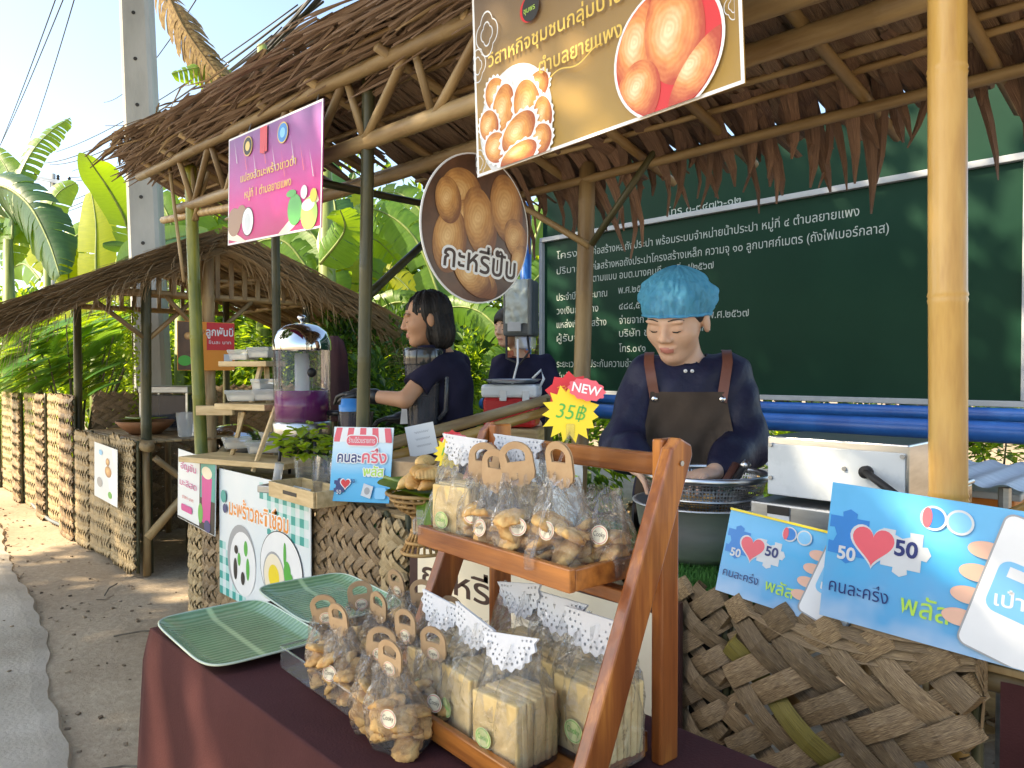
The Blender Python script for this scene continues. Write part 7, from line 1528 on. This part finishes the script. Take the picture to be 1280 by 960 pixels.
# bib apron laid on the shirt
bv = BVHTree.FromPolygons([v.co.copy() for v in so.data.vertices], [tuple(p.vertices) for p in so.data.polygons]); fd = Matrix.Rotation(TH, 3, 'Z') @ V((0, -1, 0)); rd = Matrix.Rotation(TH, 3, 'Z') @ V((1, 0, 0)); nb0 = (A[0][0] + A[1][0]) / 2
def onshirt(x, z, g=.006, fb=.1):
    o = nb0 * .6 + rd * x; o.z = z; h = bv.ray_cast(o + fd * .6, -fd); dp = min((h[0] - o).dot(fd), .118 + .0 * x) if h[0] else fb; return o + fd * (dp + g)
ztop = 1.235
def apron(u, v):
    z = ztop - v * .48; half_ = .112 + .05 * min(1, max(0, v - .02) * 1.6); p = onshirt((u - .5) * 2 * half_, z, .008); return p + fd * (.006 * math.sin(u * 14 + v * 3) * v)
MB().grid(apron, 30, 26).build('apron', M['apron_grey'], t, True)
for sg in (-1, 1):
    pts = [onshirt(sg * (.098 + .004 * k), ztop - .03 + .024 * k, .0085) for k in range(6)]; last = pts[-1]
    for k in range(1, 5): q = last - fd * (.022 * k); h = bv.ray_cast(V((q.x, q.y, 1.7)), V((0, 0, -1))); pts.append((h[0] if h[0] else q) + V((0, 0, .006)))
    b = MB(); ribbon(b, pts, .030, rd, .001); b.build('strap', M['leather'], t, True); q = onshirt(sg * .100, ztop - .022, .013); MB().lathe([(.001, .003), (.008, .0025), (.0095, 0)], 14).build('rivet', M['chrome'], t, True, q, fd.to_track_quat('Z', 'Y').to_euler())
for x in (-.008, .012): q = onshirt(x, 1.298, .004); MB().lathe([(.001, .006), (.005, .004), (.006, 0)], 10).build('button', M['white_enamel'], t, True, q, fd.to_track_quat('Z', 'Y').to_euler())
# ---- the juice seller in profile
root = at_d(566, 463, 3.38); root.z = 0; TH2 = YAW - R(66)
J = [[at_d(541, 458, 3.20), at_d(506, 500, 3.12), at_d(455, 494, 3.20), at_d(418, 492, 3.30)], [at_d(572, 456, 3.46), at_d(578, 520, 3.42), at_d(508, 522, 3.36), at_d(478, 524, 3.36)]]
hc_w = at_d(532, 400, 3.30)
t, so, hc, Hm, A = person('juice seller in navy polo shirt and black gloves reaching to the dispenser', root, TH2, hc_w, hrot(YAW - R(78), R(10)), J, 1.02, M['skin_b'], M['navy_cotton'], 0, hand_nrm=[V((0, 0, 1)), V((0, 0, 1))], gloves=M['glove_black'], cut=.62, curl=(.7, .5))
def hair_b(G):
    m = Hm.inverted(); p = [G[i] - hc[i] for i in range(3)]; H = [(m[i][0] * p[0] + m[i][1] * p[1] + m[i][2] * p[2]) / 1.02 for i in range(3)]; A_ = [np.abs(H[0]), H[1], H[2]]
    d = ell(H, (0, .022, .036), (.094, .098, .092)); d = su(d, ell(H, (0, .050, -.060), (.090, .068, .085)), .04); d = su(d, ell(A_, (.070, .040, -.065), (.028, .052, .07)), .03)
    d = d + .003 * np.sin(90 * H[0] + 40 * H[1]) * np.sin(70 * H[1])
    ang = np.arctan2(H[0], H[1] - .02); d = d + .0024 * np.sin(46 * ang + 9 * H[2]) + .0016 * np.sin(83 * ang - 14 * H[2]) - .004 * np.sin(11 * ang + 20 * H[2]); face = ell(H, (0, -.080, -.048), (.30, .070, .098)) + .006 * np.sin(70 * H[2]); d = np.maximum(d, -face); return d
soft_obj('hair', hair_b, [hc[i] - .19 for i in range(3)], [hc[i] + .19 for i in range(3)], .005, M['hair_black'], t)
rs = random.Random(5); sv = t.children[-1].data.vertices; hb_ = MB()      # loose locks over the bob
for i in range(260):
    v0 = sv[rs.randrange(len(sv))].co.copy(); q0 = Hm.inverted() @ (v0 - hc)
    if q0.z < -.02 or q0.y < -.07: continue
    pts = [v0 + (v0 - hc).normalized() * .003]; cur = v0.copy()
    for k in range(6):
        o_ = cur - hc; nrm = o_.normalized(); dn = V((rs.uniform(-.15, .15), rs.uniform(-.15, .15), -1)); dn = (dn - nrm * dn.dot(nrm) * .8).normalized(); cur = cur + dn * .028; r_xy = math.hypot(cur.x - hc.x, cur.y - hc.y)
        if r_xy < .088: f = .090 / max(r_xy, .03); cur.x = hc.x + (cur.x - hc.x) * f; cur.y = hc.y + (cur.y - hc.y) * f
        pts.append(cur.copy())
    ok = [p for p in pts if (Hm.inverted() @ (p - hc)).y > -.055 or (Hm.inverted() @ (p - hc)).z > .06]
    if len(ok) == len(pts): hb_.tube(pts, [.003, .0032, .003, .0026, .002, .0014, .0006], 5)
tag(hb_.build('hair_locks', M['hair_black'], t, True), kind='stuff')
b = MB(); cpt = (A[0][0] + A[1][0]) / 2
ribbon(b, [hc + V((.02, .02, -.145)) + V((math.cos(a) * .066, math.sin(a) * .072, -.012 + .02 * math.cos(a + .8))) for a in np.linspace(0, 2 * math.pi, 29)], .05, V((0, 0, 1)), .004); b.build('collar', M['navy_cotton'], t, True)
# ---- seated helper behind, head hidden by the meter box
root = at_d(655, 463, 4.95); root.z = 0
J = [[at_d(625, 455, 4.9), at_d(617, 505, 4.75), at_d(640, 530, 4.6), at_d(652, 535, 4.5)], [at_d(683, 455, 4.95), at_d(697, 505, 4.8), at_d(672, 530, 4.6), at_d(662, 535, 4.5)]]
t, so, hc, Hm, A = person('helper in navy sweatshirt with orange chest patch sitting behind the cooler', root, YAW - R(15), at_d(637, 411, 4.9), hrot(YAW - R(48), R(6)), J, 1.05, M['skin_a'], M['navy_cotton'], 0, step=.009, hand_nrm=[V((0, 0, 1)), V((0, 0, 1))], curl=(.4, .4))
bv = BVHTree.FromPolygons([v.co.copy() for v in so.data.vertices], [tuple(p.vertices) for p in so.data.polygons]); view = V((math.sin(YAW), -math.cos(YAW), 0)); rr = V((math.cos(YAW), math.sin(YAW), 0))
def patch(u, v):
    q = at_d(633 + u * 29, 447 - v * 9, 4.9) - root; h = bv.ray_cast(q + view * .6, -view); return (h[0] if h[0] else q) + view * .012
mat('patch_orange', (.50, .17, .10), (.56, .2, .12), 6, rough=.8); MB().grid(patch, 14, 5).build('chest_patch', M['patch_orange'], t, True)
def hair_c(G): return np.maximum(ell(G, arr(hc + V((0, 0, .05))), (.10, .11, .10)), -(ell(G, arr(hc + Hm @ V((0, -.1, -.05))), (.09, .09, .11))))
soft_obj('hair', hair_c, [hc[i] - .18 for i in range(3)], [hc[i] + .18 for i in range(3)], .01, M['hair_black'], t)
# dark jacket hanging behind the dispenser
q = at_d(418, 520, 3.95); mat('jacket', (.035, .012, .018), (.06, .02, .028), 6, rough=.85, bump=.2, bscale=25); t = thing('jacket', 'dark maroon jacket hung on a stick behind the dispenser', 'jacket', (q.x, q.y, 0))
Z = at_d(418, 420, 3.95).z
MB().lathe([(.03, Z), (.07, Z - .03), (.10, Z - .10), (.105, Z - .25), (.11, Z - .42), (.10, Z - .45)], 40, sy=.5, fn=lambda a, z: 1 + .08 * math.sin(5 * a + z * 9) + .05 * math.sin(9 * a - z * 14)).build('cloth', M['jacket'], t, True); MB().tube([(0, 0, 0), (0, 0, Z)], .015, 8).build('stick', M['bamboo_dark'], t)

# ================================================================== unseen trees added across the lane, crowns shaped to shade road, table and board
shade_tree((-5.0, -2.5, 6.0), (1.75, 3.3, 1.2), 9000, 401)
shade_tree((-8.4, -4.6, 6.2), (1.5, 1.4, 1.1), 5000, 402)['label'] = 'second unseen tree added to shade the ground along the lane'
bpy.data.scenes.remove(TMP)
